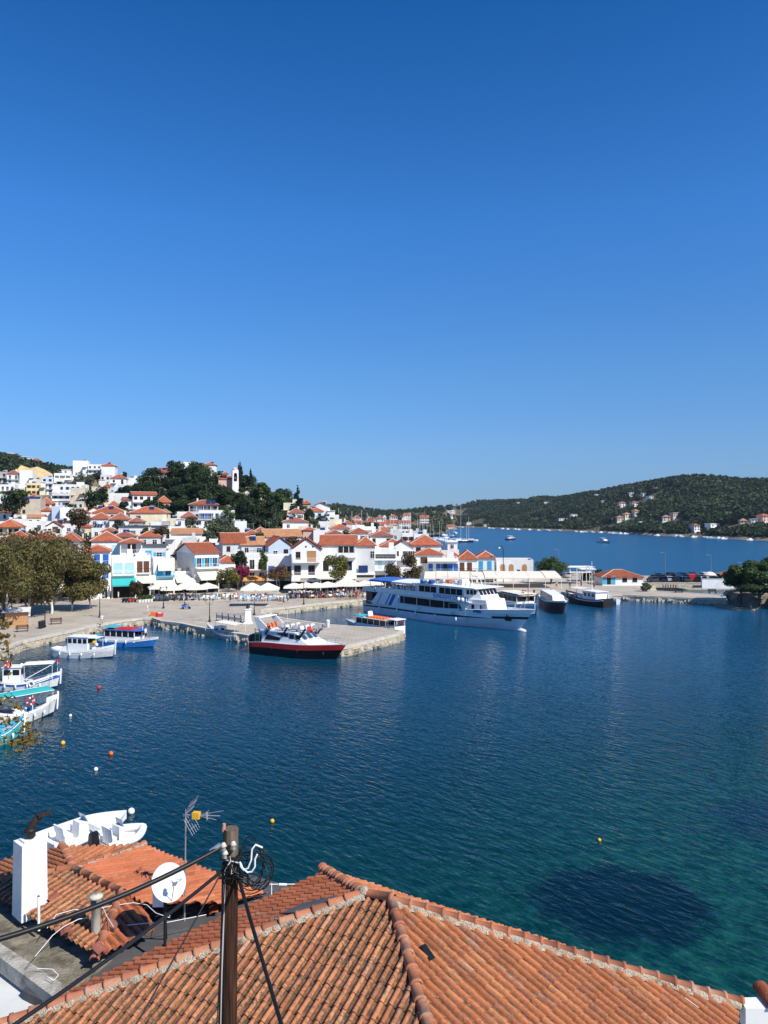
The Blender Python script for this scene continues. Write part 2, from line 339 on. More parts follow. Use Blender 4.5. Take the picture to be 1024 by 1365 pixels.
# ------------------------------------------------------------------ the houses of the town: pixel left, right, eave; distance; floors; roof; ridge pixel; turn; depth; wall; label; extras
HOUSES = [
# --- far left hillside
(-3,9,630,420,3,'F',0,18,9,'GREY','grey apartment block with stacked balconies, leftmost on the upper hillside',dict(bal=1)),
(9,26,632,415,3,'H',627,18,9,'W','apartment block with long balconies under a low brown roof, beside the grey leftmost block',dict(bal=1,rm='ROOFB')),
(26,43,628,415,3,'F',0,15,9,'W','plain white block with blank front below the ochre earth bank',dict(win=0)),
(35,55,645,385,2,'F',0,18,8,'YELLOW','yellow flat roofed house below the white block on the upper left hill',dict()),
(56,71,637,390,3,'F',0,22,9,'BLUEW','pale blue apartment block with dark stacked balconies on the left hill',dict(bal=1)),
(72,94,632,400,2,'F',0,15,9,'W','white stepped house with a rooftop room right of the pale blue block',dict(step=1)),
(71,115,647,370,2,'F',0,12,8,'W','long low white flat roofed house above the apartment block with dark verandas',dict()),
(69,94,659,325,4,'F',0,20,9,'LGREY','four storey apartment block with dark verandas in the middle of the left hillside',dict(bal=1,dark=1)),
(94,113,652,335,3,'F',0,12,8,'BEIGE','plain beige block wall standing right of the four storey verandas',dict(win=0)),
(24,54,667,285,3,'F',0,14,10,'BEIGE','beige three storey house with dark solar panels along its flat roof',dict(solar=3,sparse=1)),
(0,22,684,280,2,'H',678,12,8,'W','small white house with brown roof below the dark tree at the left edge',dict(rm='ROOFB')),
(52,69,672,305,2,'H',662,14,8,'PINK','red roofed house with dark veranda between beige block and apartment tower',dict(loggia=1)),
(55,68,681,275,2,'H',676,10,7,'W','narrow white house with red hip roof right of the beige solar panel house',dict(win=0)),
(69,80,677,272,3,'F',0,10,7,'BLUEW','slim pale blue wall house under the dark verandas',dict(sparse=1)),
(80,93,678,270,2,'F',0,14,7,'W','small white flat house with wooden doors right of the slim pale blue house',dict()),
(36,57,690,258,2,'G',686,14,7,'CREAM','cream house under a tan gable roof below the beige solar panel house',dict(rm='ROOFT')),
(12,33,694,250,2,'F',0,14,8,'W','white house with flat roof terrace above the left orange roof',dict(sparse=1)),
(62,82,702,235,2,'V',695,10,9,'W','white house whose pointed gable has one brown window, above the plane trees',dict(gwin=1)),
(82,100,701,238,2,'F',0,12,8,'W','low white house with small dark window beside the pointed white gable',dict(sparse=1)),
(32,60,697,243,1,'F',0,10,8,'W','long white terrace wall house above the reddish plane tree tops',dict(sparse=1)),
(-6,27,703,225,2,'H',693,16,9,'CREAM','wide orange hip roofed house at the left edge above the plane trees',dict(loggia=1)),
(8,40,718,205,2,'H',708,16,9,'CREAM','orange tiled house half hidden behind the leftmost plane tree',dict()),
(44,74,720,203,2,'H',709,16,9,'W','white house under orange tiles hidden behind the middle plane trees',dict()),
(78,107,722,200,2,'H',710,16,9,'W','white house with dark shop front beside the right plane tree crown',dict(sh='BLUE')),
(98,119,708,232,2,'F',0,12,8,'CREAM','cream cottage with grey blue terrace roof behind the brown green tree',dict(rm='ROOFB')),
(102,122,703,240,1,'H',698,12,8,'PINK','low brick coloured cottage with faded hip roof behind the cream cottage',dict(rm='ROOFB')),
# --- crest houses left
(97,117,615,450,4,'F',0,14,11,'W','tall white block with tanks on its roof on the left skyline',dict(win=0,tanks=1)),
(117,135,620,450,2,'F',0,10,9,'W','white house with long dark terrace right of the tall skyline block',dict(bal=1)),
(135,153,621,445,3,'H',617,10,9,'W','white skyline house with small red roof and one dark balcony',dict(sparse=1)),
(134,147,634,415,3,'F',0,14,8,'LGREY','narrow grey and white house below the skyline house with red roof',dict()),
(147,168,638,400,2,'H',632,12,8,'W','white house with faded red hip roof on the ridge right of the skyline blocks',dict(rm='ROOFB',sparse=1)),
(167,183,638,410,2,'F',0,10,8,'W','low white flat house on the ridge left of the wooded knoll',dict(win=0)),
(122,139,650,375,2,'F',0,12,8,'BEIGE','beige stone house among shrubs below the narrow grey and white house',dict(sparse=1)),
(136,149,650,372,2,'H',645,12,8,'CREAM','small cream house with red roof among shrubs on the upper slope',dict()),
(147,160,651,365,2,'F',0,12,8,'BLUEW','small pale blue flat house right of the cream house with red roof',dict()),
(144,172,659,335,2,'F',0,12,9,'W','broad white flat roofed house left of the shaded side apartment house',dict(sparse=1)),
(143,159,675,300,2,'H',668,14,8,'W','white house with red hip roof and dark windows below the broad white house',dict()),
(162,177,667,305,3,'G',663,10,8,'W','narrow white house with two tall windows and red roof beside the shaded side house',dict(rm='ROOFB')),
(177,210,660,305,3,'G',656,26,9,'W','three storey house with shaded grey side wall and white balconies below the knoll',dict(bal=1,sideshade=1)),
(208,228,670,300,2,'H',660,14,8,'PINK','tan walled house with bright red hip roof and two brown windows under the knoll',dict()),
(118,134,681,285,2,'V',676,10,8,'W','small white gable house with grey shed side below the dark slope trees',dict()),
(123,167,684,262,2,'H',675,12,9,'W','white house under the wide low red roof in the middle of the left slope',dict()),
(120,146,692,248,2,'H',684,12,8,'W','white house with blue shutters and red roof in front of the wide low red roof',dict(sh='PALEB')),
(146,172,693,246,2,'H',684,12,8,'W','long white walled house with patched brown roof beside the blue shuttered house',dict(win=0,rm='ROOFB')),
(173,222,684,258,3,'H',676,12,9,'CREAM','large cream house under long red hip roof below the three storey balcony house',dict(sparse=1)),
(172,191,696,240,1,'H',690,12,7,'GREY','dark walled shed with red hip roof in front of the cream house',dict(rm='ROOFB')),
(158,218,704,222,1,'F',0,6,7,'W','long low house with blue grey flat roof and row of dark openings',dict(rm='MEMB')),
(186,214,716,205,2,'H',707,12,8,'LGREY','grey walled house with orange roof above the blue door terrace house',dict()),
(205,226,697,236,2,'F',0,14,8,'GREY','grey house with timber veranda right of the cream house',dict(bal=1)),
(226,246,704,226,2,'F',0,12,8,'W','white terraced house with small red roof in the town centre left',dict(step=1)),
(228,268,712,212,1,'G',705,8,9,'W','long plain white wall house with a faded tan roof behind the gabled quay house',dict(win=0,rm='ROOFT')),
(241,262,690,265,2,'H',682,14,8,'BEIGE','brown red hip roofed house left of the blue glass balcony house',dict(rm='ROOFB')),
(252,291,673,290,2,'H',667,12,9,'LGREY','house with white columns and dark solar panels on its red roof at the knoll foot',dict(loggia=1,solar=1)),
(265,313,682,276,2,'F',0,12,9,'W','long white house with glazed blue balconies right below the solar roof',dict(bal=1,sh='BLUE')),
(313,329,697,250,2,'F',0,10,8,'W','plain white cube house with water tank beside the dark knoll trees',dict(win=0,tanks=1)),
(190,216,634,385,2,'F',0,14,9,'W','white flat house with two square windows at the left shoulder of the knoll',dict()),
(212,231,630,375,2,'G',623,10,8,'BEIGE','brown stone house with timber porch near the knoll top',dict(loggia=1,rm='ROOFB')),
(236,262,617,372,3,'F',0,12,9,'W','white house with roof tank on top of the wooded knoll',dict(tanks=1,sparse=1)),
(270,288,620,370,3,'H',617,10,9,'W','white block with thin red roof rising behind the knoll trees',dict(win=0)),
(279,303,721,205,2,'F',0,12,8,'W','white house with open roof terrace behind the gabled quay house',dict(bal=1)),
# --- right flank of the knoll
(378,398,672,300,2,'F',0,10,8,'CREAM','cream house with round shrubs right of the knoll, by the tall conifer',dict(sparse=1)),
(403,414,672,325,1,'H',667,8,7,'PINK','small pink house with red roof behind the tall conifer',dict()),
(415,440,676,310,2,'V',670,6,10,'W','white ridge house with long red roof and white chimney at the end of the skyline',dict(sparse=1)),
(412,431,682,290,2,'H',677,6,8,'W','white house with red hip roof and wide dark window below the ridge house',dict()),
(385,405,684,280,2,'H',678,8,8,'W','white cottage with brown red roof left of the round slope shrub',dict(rm='ROOFB')),
(377,410,696,255,2,'H',690,8,9,'W','broad white house under a low brown red roof at the foot of the knoll',dict(rm='ROOFB',sparse=1)),
(433,456,694,275,2,'F',0,5,8,'CREAM','cream flat house left of the sailing masts',dict(sparse=1)),
(410,440,697,262,1,'F',0,5,8,'W','long white flat house with dark garage openings below the ridge house',dict()),
(440,466,705,245,2,'H',699,5,9,'W','white house with spreading red hip roof in front of the masts',dict()),
(466,491,711,232,2,'H',704,4,9,'W','white house with orange hip roof and single dark window in front of the masts',dict()),
(418,440,709,236,1,'F',0,5,8,'W','low white terrace house behind the big double gabled quay house',dict(win=0)),
(404,420,707,240,1,'H',703,5,7,'PINK','small brick house with red roof behind the double gabled quay house',dict()),
(436,456,712,228,2,'H',707,5,8,'W','small white house with patchy red porch roof behind the quay row',dict(rm='ROOFB')),
(352,402,716,215,1,'G',706,14,10,'BLUEW','house with broad sandy tan roof and pale blue gable behind the quay row',dict(rm='ROOFT')),
(338,358,710,228,1,'H',703,10,8,'W','white cottage with pinkish roof at the foot of the dark knoll trees',dict(rm='ROOFB')),
(319,352,716,215,1,'H',707,10,9,'W','cottage with wide orange hip roof beside the small green shrub',dict()),
(297,327,725,196,2,'G',711,18,9,'LGREY','grey white house with orange gable roof behind the bougainvillea',dict()),
(322,352,727,197,1,'G',716,12,8,'LGREY','low house with tan red roof and white satellite dishes behind the vine house',dict(rm='ROOFT')),
(493,524,715,232,2,'H',708,3,9,'W','white house with flat dull red roof among the cranes of masts',dict(rm='ROOFB')),
(449,470,702,265,1,'F',0,4,8,'LGREY','grey flat workshop under the sailing masts',dict()),
# --- marina quarter, far
(500,516,700,420,1,'G',696,4,9,'W','small white house with red roof in the marina quarter, leftmost there',dict()),
(512,530,697,700,2,'G',693,0,10,'PINK','pink house with red roof in the marina quarter',dict()),
(532,548,697,800,2,'G',693,0,10,'W','white two storey house with red roof behind the marina masts',dict()),
(552,575,700,1150,1,'F',0,0,12,'LGREY','long pale boat shed behind the marina pontoons',dict(win=0)),
(480,498,699,470,1,'G',695,4,10,'W','white cottage with red roof left of the pink marina house',dict()),
(466,480,697,520,1,'G',694,4,9,'CREAM','cream cottage among trees at the left of the marina quarter',dict()),
(585,606,702,1100,1,'G',698,0,14,'CREAM','low cream building on the point where the marina ends',dict()),
(595,607,681,1500,2,'F',0,0,16,'W','large white villa alone on the far hill above the marina',dict()),
(560,572,690,900,2,'G',687,0,12,'W','white villa on the far green slope behind the marina',dict()),
(538,548,687,1000,2,'G',684,0,12,'W','small white villa in the trees, left of the villa on the far green slope',dict()),
# --- smaller houses between the others
(0,12,660,352,2,'F',0,14,8,'W','white flat house partly hidden behind the large dark tree at the left edge',dict()),
(36,52,664,335,1,'H',659,14,7,'CREAM','low red roofed house right below the yellow house',dict()),
(24,36,652,385,2,'F',0,14,7,'LGREY','pale grey house between the ochre bank block and the yellow house',dict()),
(0,20,647,400,2,'F',0,14,8,'W','white lower terrace house under the leftmost apartment blocks',dict(bal=1)),
(44,57,640,405,2,'F',0,14,8,'LGREY','small pale house at the foot of the ochre bank, left of the pale blue block',dict()),
(84,97,640,402,2,'F',0,12,8,'W','white house between the stepped house and the tall skyline block',dict()),
(97,112,670,312,2,'F',0,10,7,'BEIGE','beige house at the foot of the plain beige block wall',dict()),
(100,117,684,280,2,'V',679,10,7,'W','white gable house peeping over the brown green tree',dict()),
(86,99,697,244,1,'F',0,10,7,'GREY','low house with dark grey terrace left of the brown green tree',dict(rm='MEMB')),
(122,136,706,232,2,'F',0,10,7,'W','white house with small dark solar panels behind the cyan shutters',dict(solar=1)),
(136,152,709,224,1,'H',704,10,7,'W','white cottage with pinkish roof behind the cyan shutters',dict(rm='ROOFB')),
(150,181,716,192,2,'H',709,16,8,'CREAM','cream house under a faded red roof directly behind the shaded loggia house',dict(rm='ROOFB',loggia=1)),
(222,240,693,250,2,'F',0,12,7,'CREAM','cream terrace house right of the large cream house',dict()),
(255,274,703,238,2,'F',0,10,7,'W','white house half covered by the large olive tree',dict()),
(196,212,694,248,2,'F',0,12,7,'CREAM','cream lower house with plants in front of the large cream house',dict()),
(57,72,699,246,1,'F',0,10,7,'W','tiny white flat house right of the cream tan roof house',dict(win=0)),
(152,169,649,378,2,'F',0,10,8,'W','white flat house below the faded red hip roof on the ridge',dict()),
(169,184,647,392,1,'F',0,10,8,'LGREY','low pale house on the ridge just left of the knoll wood',dict()),
(139,151,661,348,2,'F',0,12,7,'CREAM','cream house left above the broad white flat house',dict()),
(108,122,660,352,2,'F',0,12,7,'W','white house among trees right of the long low white house',dict()),
(0,13,697,262,1,'F',0,12,7,'W','white shed house under the small brown roof at the left edge',dict(win=0)),
(236,254,684,280,2,'F',0,12,7,'W','white flat house left of the solar roof at the knoll foot',dict()),
(212,226,684,280,2,'H',679,12,7,'CREAM','cream cottage below the bright red hip roof under the knoll',dict(rm='ROOFB')),
(266,282,718,210,1,'F',0,10,7,'W','white terrace room behind the gabled quay house ridge',dict()),
(243,262,720,205,2,'F',0,12,7,'LGREY','pale house directly behind the ridge of the gabled quay house',dict()),
(382,397,692,272,1,'F',0,8,7,'W','low white house under the cottage on the right knoll slope',dict()),
(398,412,704,246,1,'F',0,6,7,'CREAM','low cream house right of the broad white knoll foot house',dict()),
(440,452,688,300,1,'F',0,4,7,'W','small white cube below the white chimney of the ridge house',dict(win=0)),
(424,440,690,288,2,'F',0,4,7,'W','white flat house under the wide dark window house',dict()),
(456,470,699,288,1,'H',694,4,7,'W','white cottage with orange hip roof at the left of the mast row',dict()),
(470,486,702,272,1,'F',0,4,7,'W','long white flat house in the middle of the mast row',dict()),
(486,501,704,275,2,'F',0,4,7,'W','white flat house right of the middle of the mast row',dict()),
(504,520,708,272,2,'H',702,3,7,'W','white house with small red hip roof in front of the boatyard',dict()),
(520,536,711,262,3,'F',0,2,7,'LGREY','grey white flat shed in front of the boatyard',dict()),
(536,553,713,262,3,'F',0,2,7,'W','white flat shed behind the broadest red hip roof',dict()),
(476,492,711,252,1,'F',0,4,7,'W','low white house behind the bare grey wall house',dict()),
(552,572,714,250,3,'F',0,0,7,'W','white flat house right behind the broadest red hip roof',dict()),
(452,463,694,480,1,'G',690,4,9,'W','little white cottage with red roof, farthest left in the marina quarter',dict()),
(488,500,694,560,2,'H',689,2,9,'CREAM','cream house with red roof near the trees of the marina quarter',dict()),
(500,512,692,640,2,'H',688,2,10,'W','white house with red roof beyond the pink marina house',dict()),
(515,529,706,440,2,'F',0,2,8,'W','flat white chandlery beside the boatyard',dict()),
(530,545,707,455,2,'F',0,2,8,'W','second flat white store in the boatyard',dict()),
(545,561,709,440,2,'F',0,2,8,'LGREY','pale flat store by the pontoons',dict()),
(519,530,689,820,2,'H',685,0,10,'W','white villa with red roof in the far woods left of the marina',dict()),
(505,515,689,860,2,'F',0,0,10,'W','plain white villa in the far woods left of the marina',dict()),
(470,481,691,700,1,'H',687,0,9,'W','white cottage with red roof in the far woods behind the mast row',dict()),
(546,557,693,1100,1,'F',0,0,10,'W','flat white house above the marina pontoons',dict()),
]
# near quay houses are built one by one further down; these keep the ground under them
QUAYBASE = [(30,815,1.2),(130,797,1.2),(175,797,1.2),(230,785,1.2),(280,783,1.2),(340,783,1.2),(400,782,1.2),(460,781,1.2),(520,776,1.2),(600,770,1.2),(680,765,1.2),(740,764,1.2)]
# ------------------------------------------------------------------ ground levels
CTRL = []
for h in HOUSES:
 l, r, ev, Y, fl = h[0], h[1], h[2], h[3], h[4]
 p = aty((l + r) / 2, ev, Y + 4)
 CTRL.append((p.x, p.y, max(1.3, p.z - fl * 2.9)))
for px, py, z in QUAYBASE:
 p = atz(px, py, z); CTRL.append((p.x, p.y + 4, z)); CTRL.append((p.x, p.y + 14, z + 0.6))
for px, py, Y in ((330,655,350),(305,650,352),(280,640,362),(250,634,366),(225,640,362),(300,690,300),(340,695,282),(270,668,310),(350,672,330),(240,668,312),(365,680,330),(210,690,256),(240,640,355),(265,645,345),(300,660,330),(330,672,315)):
 p = aty(px, py, Y); CTRL.append((p.x, p.y, p.z))
for x, y, z in ((20,250,1.2),(12,262,1.2),(22,280,1.2),(0,300,1.3),(20,350,1.2),(-15,380,1.5),(5,240,1.2),(40,260,1.2),(30,300,1.2),(10,340,1.4),(30,420,1.4),(45,520,1.4),(0,560,2),(-40,640,6),(-120,640,14),(70,205,1.2),(60,190,1.2),(40,200,1.2),(95,185,1.2)):
 CTRL.append((x, y, z))
CA = np.array(CTRL)
def ground_np(X, Y):
 d2 = (X[..., None] - CA[:, 0]) ** 2 + (Y[..., None] - CA[:, 1]) ** 2 + 9.0
 wt = d2 ** -1.7
 return (wt * CA[:, 2]).sum(-1) / wt.sum(-1)
def ground(x, y): return float(ground_np(np.array([float(x)]), np.array([float(y)]))[0])
# ------------------------------------------------------------------ water
def water_material():
 m = bpy.data.materials.new('harbour_water'); m.use_nodes = True
 t = m.node_tree; N = t.nodes; L = t.links
 b = N['Principled BSDF']
 g = N.new('ShaderNodeNewGeometry')
 sep = N.new('ShaderNodeSeparateXYZ'); L.new(g.outputs['Position'], sep.inputs[0])
 def mrange(src, a, c, lo=0.0, hi=1.0, smooth=True):
  r = N.new('ShaderNodeMapRange')
  if smooth: r.interpolation_type = 'SMOOTHSTEP'
  r.inputs['From Min'].default_value = a; r.inputs['From Max'].default_value = c
  r.inputs['To Min'].default_value = lo; r.inputs['To Max'].default_value = hi
  L.new(src, r.inputs['Value']); return r.outputs[0]
 def mix(f, a, c):
  x = N.new('ShaderNodeMix'); x.data_type = 'RGBA'
  L.new(f, x.inputs['Factor'])
  for sock, v in (('A', a), ('B', c)):
   if isinstance(v, tuple): x.inputs[sock].default_value = (*v, 1)
   else: L.new(v, x.inputs[sock])
  return x.outputs['Result']
 def math2(op, a, c):
  x = N.new('ShaderNodeMath'); x.operation = op
  for i, v in enumerate((a, c)):
   if isinstance(v, (int, float)): x.inputs[i].default_value = v
   else: L.new(v, x.inputs[i])
  return x.outputs[0]
 def noise_(scale, detail=5, rough=0.6, vec=None, dist=0.0):
  n = N.new('ShaderNodeTexNoise'); n.inputs['Scale'].default_value = scale; n.inputs['Detail'].default_value = detail
  n.inputs['Roughness'].default_value = rough; n.inputs['Distortion'].default_value = dist
  L.new(vec if vec is not None else g.outputs['Position'], n.inputs['Vector']); return n.outputs['Fac']
 # depth of the bottom: shallow near the village shore, deep in the basin
 n_big = noise_(0.035, 4)
 yy = math2('ADD', sep.outputs['Y'], math2('MULTIPLY', math2('SUBTRACT', n_big, 0.5), 30.0))
 yx = math2('ADD', yy, math2('MULTIPLY', sep.outputs['X'], -0.75))
 shallow = mrange(yx, 58.0, 16.0)
 deep = mix(mrange(sep.outputs['Y'], 45, 150), (0.0003, 0.022, 0.029), (0.0015, 0.067, 0.148))
 teal = mix(mrange(noise_(0.9, 8, 0.75), 0.38, 0.66), (0.0005, 0.026, 0.026), (0.008, 0.078, 0.060))
 c1 = mix(shallow, deep, teal)
 # sea grass meadow on the bottom
 ctr = atz(828, 1202, 0); 
 dx = math2('DIVIDE', math2('SUBTRACT', sep.outputs['X'], ctr.x), 4.3)
 dy = math2('DIVIDE', math2('SUBTRACT', sep.outputs['Y'], ctr.y), 3.9)
 rr = math2('ADD', math2('MULTIPLY', dx, dx), math2('MULTIPLY', dy, dy))
 rr = math2('ADD', rr, math2('MULTIPLY', math2('SUBTRACT', noise_(0.75, 8, 0.72), 0.5), 2.3))
 c2 = mix(mrange(rr, 1.25, 0.55), c1, (0.001, 0.013, 0.020))
 ctr2 = atz(1010, 1095, 0)
 dx = math2('DIVIDE', math2('SUBTRACT', sep.outputs['X'], ctr2.x + 4), 9)
 dy = math2('DIVIDE', math2('SUBTRACT', sep.outputs['Y'], ctr2.y), 5.0)
 r3 = math2('ADD', math2('MULTIPLY', dx, dx), math2('MULTIPLY', dy, dy))
 r3 = math2('ADD', r3, math2('MULTIPLY', math2('SUBTRACT', noise_(0.3, 5), 0.5), 2.4))
 c2 = mix(mrange(r3, 1.1, 0.2, 0, 0.8), c2, (0.0025, 0.018, 0.035))
 # light sand patches in the left shallows by the quay
 L.new(c2, b.inputs['Base Color'])
 L.new(mrange(sep.outputs['Y'], 50, 260, 0.03, 0.26), b.inputs['Roughness'])
 b.inputs['IOR'].default_value = 1.33
 b.inputs['Specular IOR Level'].default_value = 0.3
 # ripples: slope of three wave noises taken by differences, so they stay steep far away
 def heights(dx, dy):
  ad = N.new('ShaderNodeVectorMath'); ad.operation = 'ADD'; L.new(g.outputs['Position'], ad.inputs[0]); ad.inputs[1].default_value = (dx, dy, 0)
  mp = N.new('ShaderNodeMapping'); mp.vector_type = 'TEXTURE'; mp.inputs['Rotation'].default_value = (0, 0, R(-48)); mp.inputs['Scale'].default_value = (1.55, 0.72, 1)
  L.new(ad.outputs[0], mp.inputs['Vector'])
  h1 = noise_(0.6, 2, 0.5, mp.outputs[0], 0.3); h2 = noise_(1.7, 3, 0.5, mp.outputs[0], 0.4)
  return math2('ADD', math2('MULTIPLY', h1, 0.10), math2('MULTIPLY', h2, 0.12))
 D_ = 0.06
 h0, hx, hy = heights(0, 0), heights(D_, 0), heights(0, D_)
 calm = mrange(noise_(0.018, 3), 0.35, 0.65, 0.75, 1.15)
 amp = math2('MULTIPLY', math2('MULTIPLY', calm, mrange(sep.outputs['Y'], 50, 190, 1.0, 0.85)), -1.0 / D_)
 cb = N.new('ShaderNodeCombineXYZ'); L.new(math2('MULTIPLY', math2('SUBTRACT', hx, h0), amp), cb.inputs[0]); L.new(math2('MULTIPLY', math2('SUBTRACT', hy, h0), amp), cb.inputs[1]); cb.inputs[2].default_value = 1
 nm = N.new('ShaderNodeVectorMath'); nm.operation = 'NORMALIZE'; L.new(cb.outputs[0], nm.inputs[0]); L.new(nm.outputs[0], b.inputs['Normal'])
 return m
wm = MB()
wm.add([(-1500, -120, 0), (1900, -120, 0), (1900, 2600, 0), (-1500, 2600, 0)], [(0, 1, 2, 3)])
tag(wm.build('water', water_material()), kind='structure')
# ------------------------------------------------------------------ quay and promenade
def paving_material():
 m = mat('quay_paving', (0.50, 0.44, 0.36), 0.9, 0.12, 0.5, stain=(0.27, 0.235, 0.19), stain_amt=0.6, sscale=0.25)
 t = m.node_tree; N = t.nodes; L = t.links
 b = N['Principled BSDF']
 br = N.new('ShaderNodeTexBrick'); br.inputs['Scale'].default_value = 0.45
 br.inputs['Color1'].default_value = (1, 1, 1, 1); br.inputs['Color2'].default_value = (0.86, 0.85, 0.83, 1); br.inputs['Mortar'].default_value = (0.7, 0.68, 0.65, 1)
 g = N.new('ShaderNodeNewGeometry'); L.new(g.outputs['Position'], br.inputs['Vector'])
 src = b.inputs['Base Color'].links[0].from_socket
 mx = N.new('ShaderNodeMix'); mx.data_type = 'RGBA'; mx.blend_type = 'MULTIPLY'; mx.inputs['Factor'].default_value = 1
 L.new(src, mx.inputs['A']); L.new(br.outputs['Color'], mx.inputs['B']); L.new(mx.outputs['Result'], b.inputs['Base Color'])
 return m
PAVE = paving_material()
def q(px, py): p = atz(px, py, 1.2); return (p.x, p.y)
COPE = mat('pale_coping_stone', (0.56, 0.51, 0.42), 0.85, 0.12, 1.5, stain=(0.35, 0.3, 0.24), stain_amt=0.5, sscale=0.8)
QUAY_EDGE = [(-75, 70), q(0, 868), q(30, 855), q(66, 847), q(100, 840), q(129, 833), q(165, 827), q(190, 824), q(203, 824), q(215, 828), q(240, 831), q(275, 838), q(330, 847), q(400, 856),
             q(455, 863), q(464, 862), q(500, 853), q(533, 845), q(538, 841), q(520, 838), q(440, 833), q(380, 824), q(352, 818), q(352, 812), q(380, 810), q(430, 804), q(478, 800),
             (2, 163), (14, 171), (40, 174), q(790, 793), q(830, 793), q(900, 796), q(968, 799)]
q_in = [(74, 167), (62, 177), (60, 184), (68, 191), (90, 193), (112, 188), (130, 196), (110, 214), (86, 221), (60, 226), (35, 232), (28, 250)]
qp = QUAY_EDGE + q_in + [(10, 250), (-90, 215), (-140, 150), (-140, 70)]
qm = MB()
n = len(qp)
qm.add([(x, y, 1.2) for x, y in qp], [tuple(range(n))], 0)
for i in range(n):
 a, c = qp[i], qp[(i + 1) % n]
 qm.add([(a[0], a[1], -2), (c[0], c[1], -2), (c[0], c[1], 1.2), (a[0], a[1], 1.2)], [(0, 1, 2, 3)], 1)
quay = tag(qm.build('quay', [PAVE, STONE]), kind='structure')
# triangulate the concave top cleanly
bm = bmesh.new(); bm.from_mesh(quay.data); bmesh.ops.triangulate(bm, faces=[f for f in bm.faces if len(f.verts) > 4]); bmesh.ops.recalc_face_normals(bm, faces=bm.faces); bm.to_mesh(quay.data); bm.free()
# coping: a low course of pale blocks along the edge
cp = MB()
edge = QUAY_EDGE + q_in[:3]
for i in range(len(edge) - 1):
 a, c = Vector((*edge[i], 0)), Vector((*edge[i + 1], 0))
 d = c - a; Ln = d.length; d.normalize(); nr = Vector((-d.y, d.x, 0))
 k = max(1, int(Ln / 2.2))
 for j in range(k):
  p0 = a + d * (Ln * j / k + 0.02); p1 = a + d * (Ln * (j + 1) / k - 0.02)
  z = 1.27 + rnd.uniform(-0.015, 0.02); o = rnd.uniform(-0.05, 0.05); wd = 0.62
  P = [p0 - nr * (0.08 + o), p1 - nr * (0.08 + o), p1 + nr * wd, p0 + nr * wd]
  cp.hexa([(v.x, v.y, 0.92) for v in P] + [(v.x, v.y, z) for v in P])
tag(cp.build('quay_coping', COPE), kind='structure')
# rubble and weed line at the foot of the quay wall: rough blocks proud of the wall
rb = MB()
for i in range(len(edge) - 1):
 a, c = Vector((*edge[i], 0)), Vector((*edge[i + 1], 0))
 d = c - a; Ln = d.length; d.normalize(); nr = Vector((-d.y, d.x, 0))
 for j in range(int(Ln / 0.9)):
  for z in (0.05, 0.5):
   p = a + d * rnd.uniform(0, Ln) - nr * 0.02
   s = rnd.uniform(0.25, 0.5)
   rb.hexa([(p.x + sx * s * rnd.uniform(.6, 1), p.y + sy * s * rnd.uniform(.3, .6), z + sz) for sz in (-0.2, rnd.uniform(0.15, 0.38)) for sx, sy in ((-1, -1), (1, -1), (1, 1), (-1, 1))])
tag(rb.build('quay_rubble', STONE), kind='structure')
# ------------------------------------------------------------------ terrain under the town
gx = np.arange(-420, 66, 6.0); gy = np.arange(150, 720, 6.0)
GX, GY = np.meshgrid(gx, gy)
GZ = ground_np(GX, GY)
def land_edge_x(y):           # coast on the bay side
 pts = ((150, 200), (230, 34), (250, 22), (300, 8), (420, 0), (520, -4), (720, 10))
 for (y0, x0), (y1, x1) in zip(pts, pts[1:]):
  if y0 <= y <= y1: return x0 + (x1 - x0) * (y - y0) / (y1 - y0)
 return 58
for i in range(GX.shape[0]):
 for j in range(GX.shape[1]):
  x, y = GX[i, j], GY[i, j]
  e = land_edge_x(y)
  if y > 228 and x > e: GZ[i, j] = -3
  front = 186 + max(0, x + 5) * 0.6 if x > -60 else 150 + (x + 100) * 0.8
  if y < front: GZ[i, j] = -3
  if y > 505 and x < -110: GZ[i, j] = -3
V = np.stack([GX.ravel(), GY.ravel(), GZ.ravel()], 1)
ny, nx = GX.shape
idx = np.arange(ny * nx).reshape(ny, nx)
F = np.stack([idx[:-1, :-1].ravel(), idx[:-1, 1:].ravel(), idx[1:, 1:].ravel(), idx[1:, :-1].ravel()], 1)
tag(link('terrain', np_mesh('terrain', V, F, SOIL, smooth=True)), kind='structure')
# ------------------------------------------------------------------ far hills: shoreline, distance of the crest and skyline per bearing
#        px, shore distance, crest distance, crest skyline py, shore z
FAR = [(-260,470,760,598,30),(-80,460,740,604,30),(0,455,720,607,30),(22,455,715,608,30),(42,455,715,616,30),(62,455,715,621,30),(84,455,715,624,30),(110,460,730,630,30),(150,480,760,650,28),(190,500,900,668,24),(250,550,1100,678,15),(330,600,1300,682,8),
       (400,640,1450,680,4),(440,660,1500,674,3),(448,660,1500,672,3),(466,665,1550,675,3),(490,680,1600,678,3),(520,690,1700,680,2),(550,700,1700,679,2),(575,720,1700,677,2),(590,760,1650,676,2),
       (606,1480,2100,673,0),(630,1400,2050,668,0),(655,1300,1950,667,0),(690,1180,1850,667,0),(715,1110,1800,664,0),(745,1050,1700,663,0),(775,985,1600,659,0),(800,925,1450,654,0),(830,860,1350,648,0),(860,800,1250,644,0),
       (885,765,1180,640,0),(905,735,1120,637,0),(930,700,1080,635,0),(960,665,1050,637,0),(990,630,1030,640,0),(1024,600,1010,641,0),(1080,560,1000,645,0),(1180,500,1000,655,0),(1320,420,1000,665,0)]
FPX = np.array([f[0] for f in FAR], float)
def far_par(px):
 return [float(np.interp(px, FPX, [f[k] for f in FAR])) for k in (1, 2, 3, 4)]
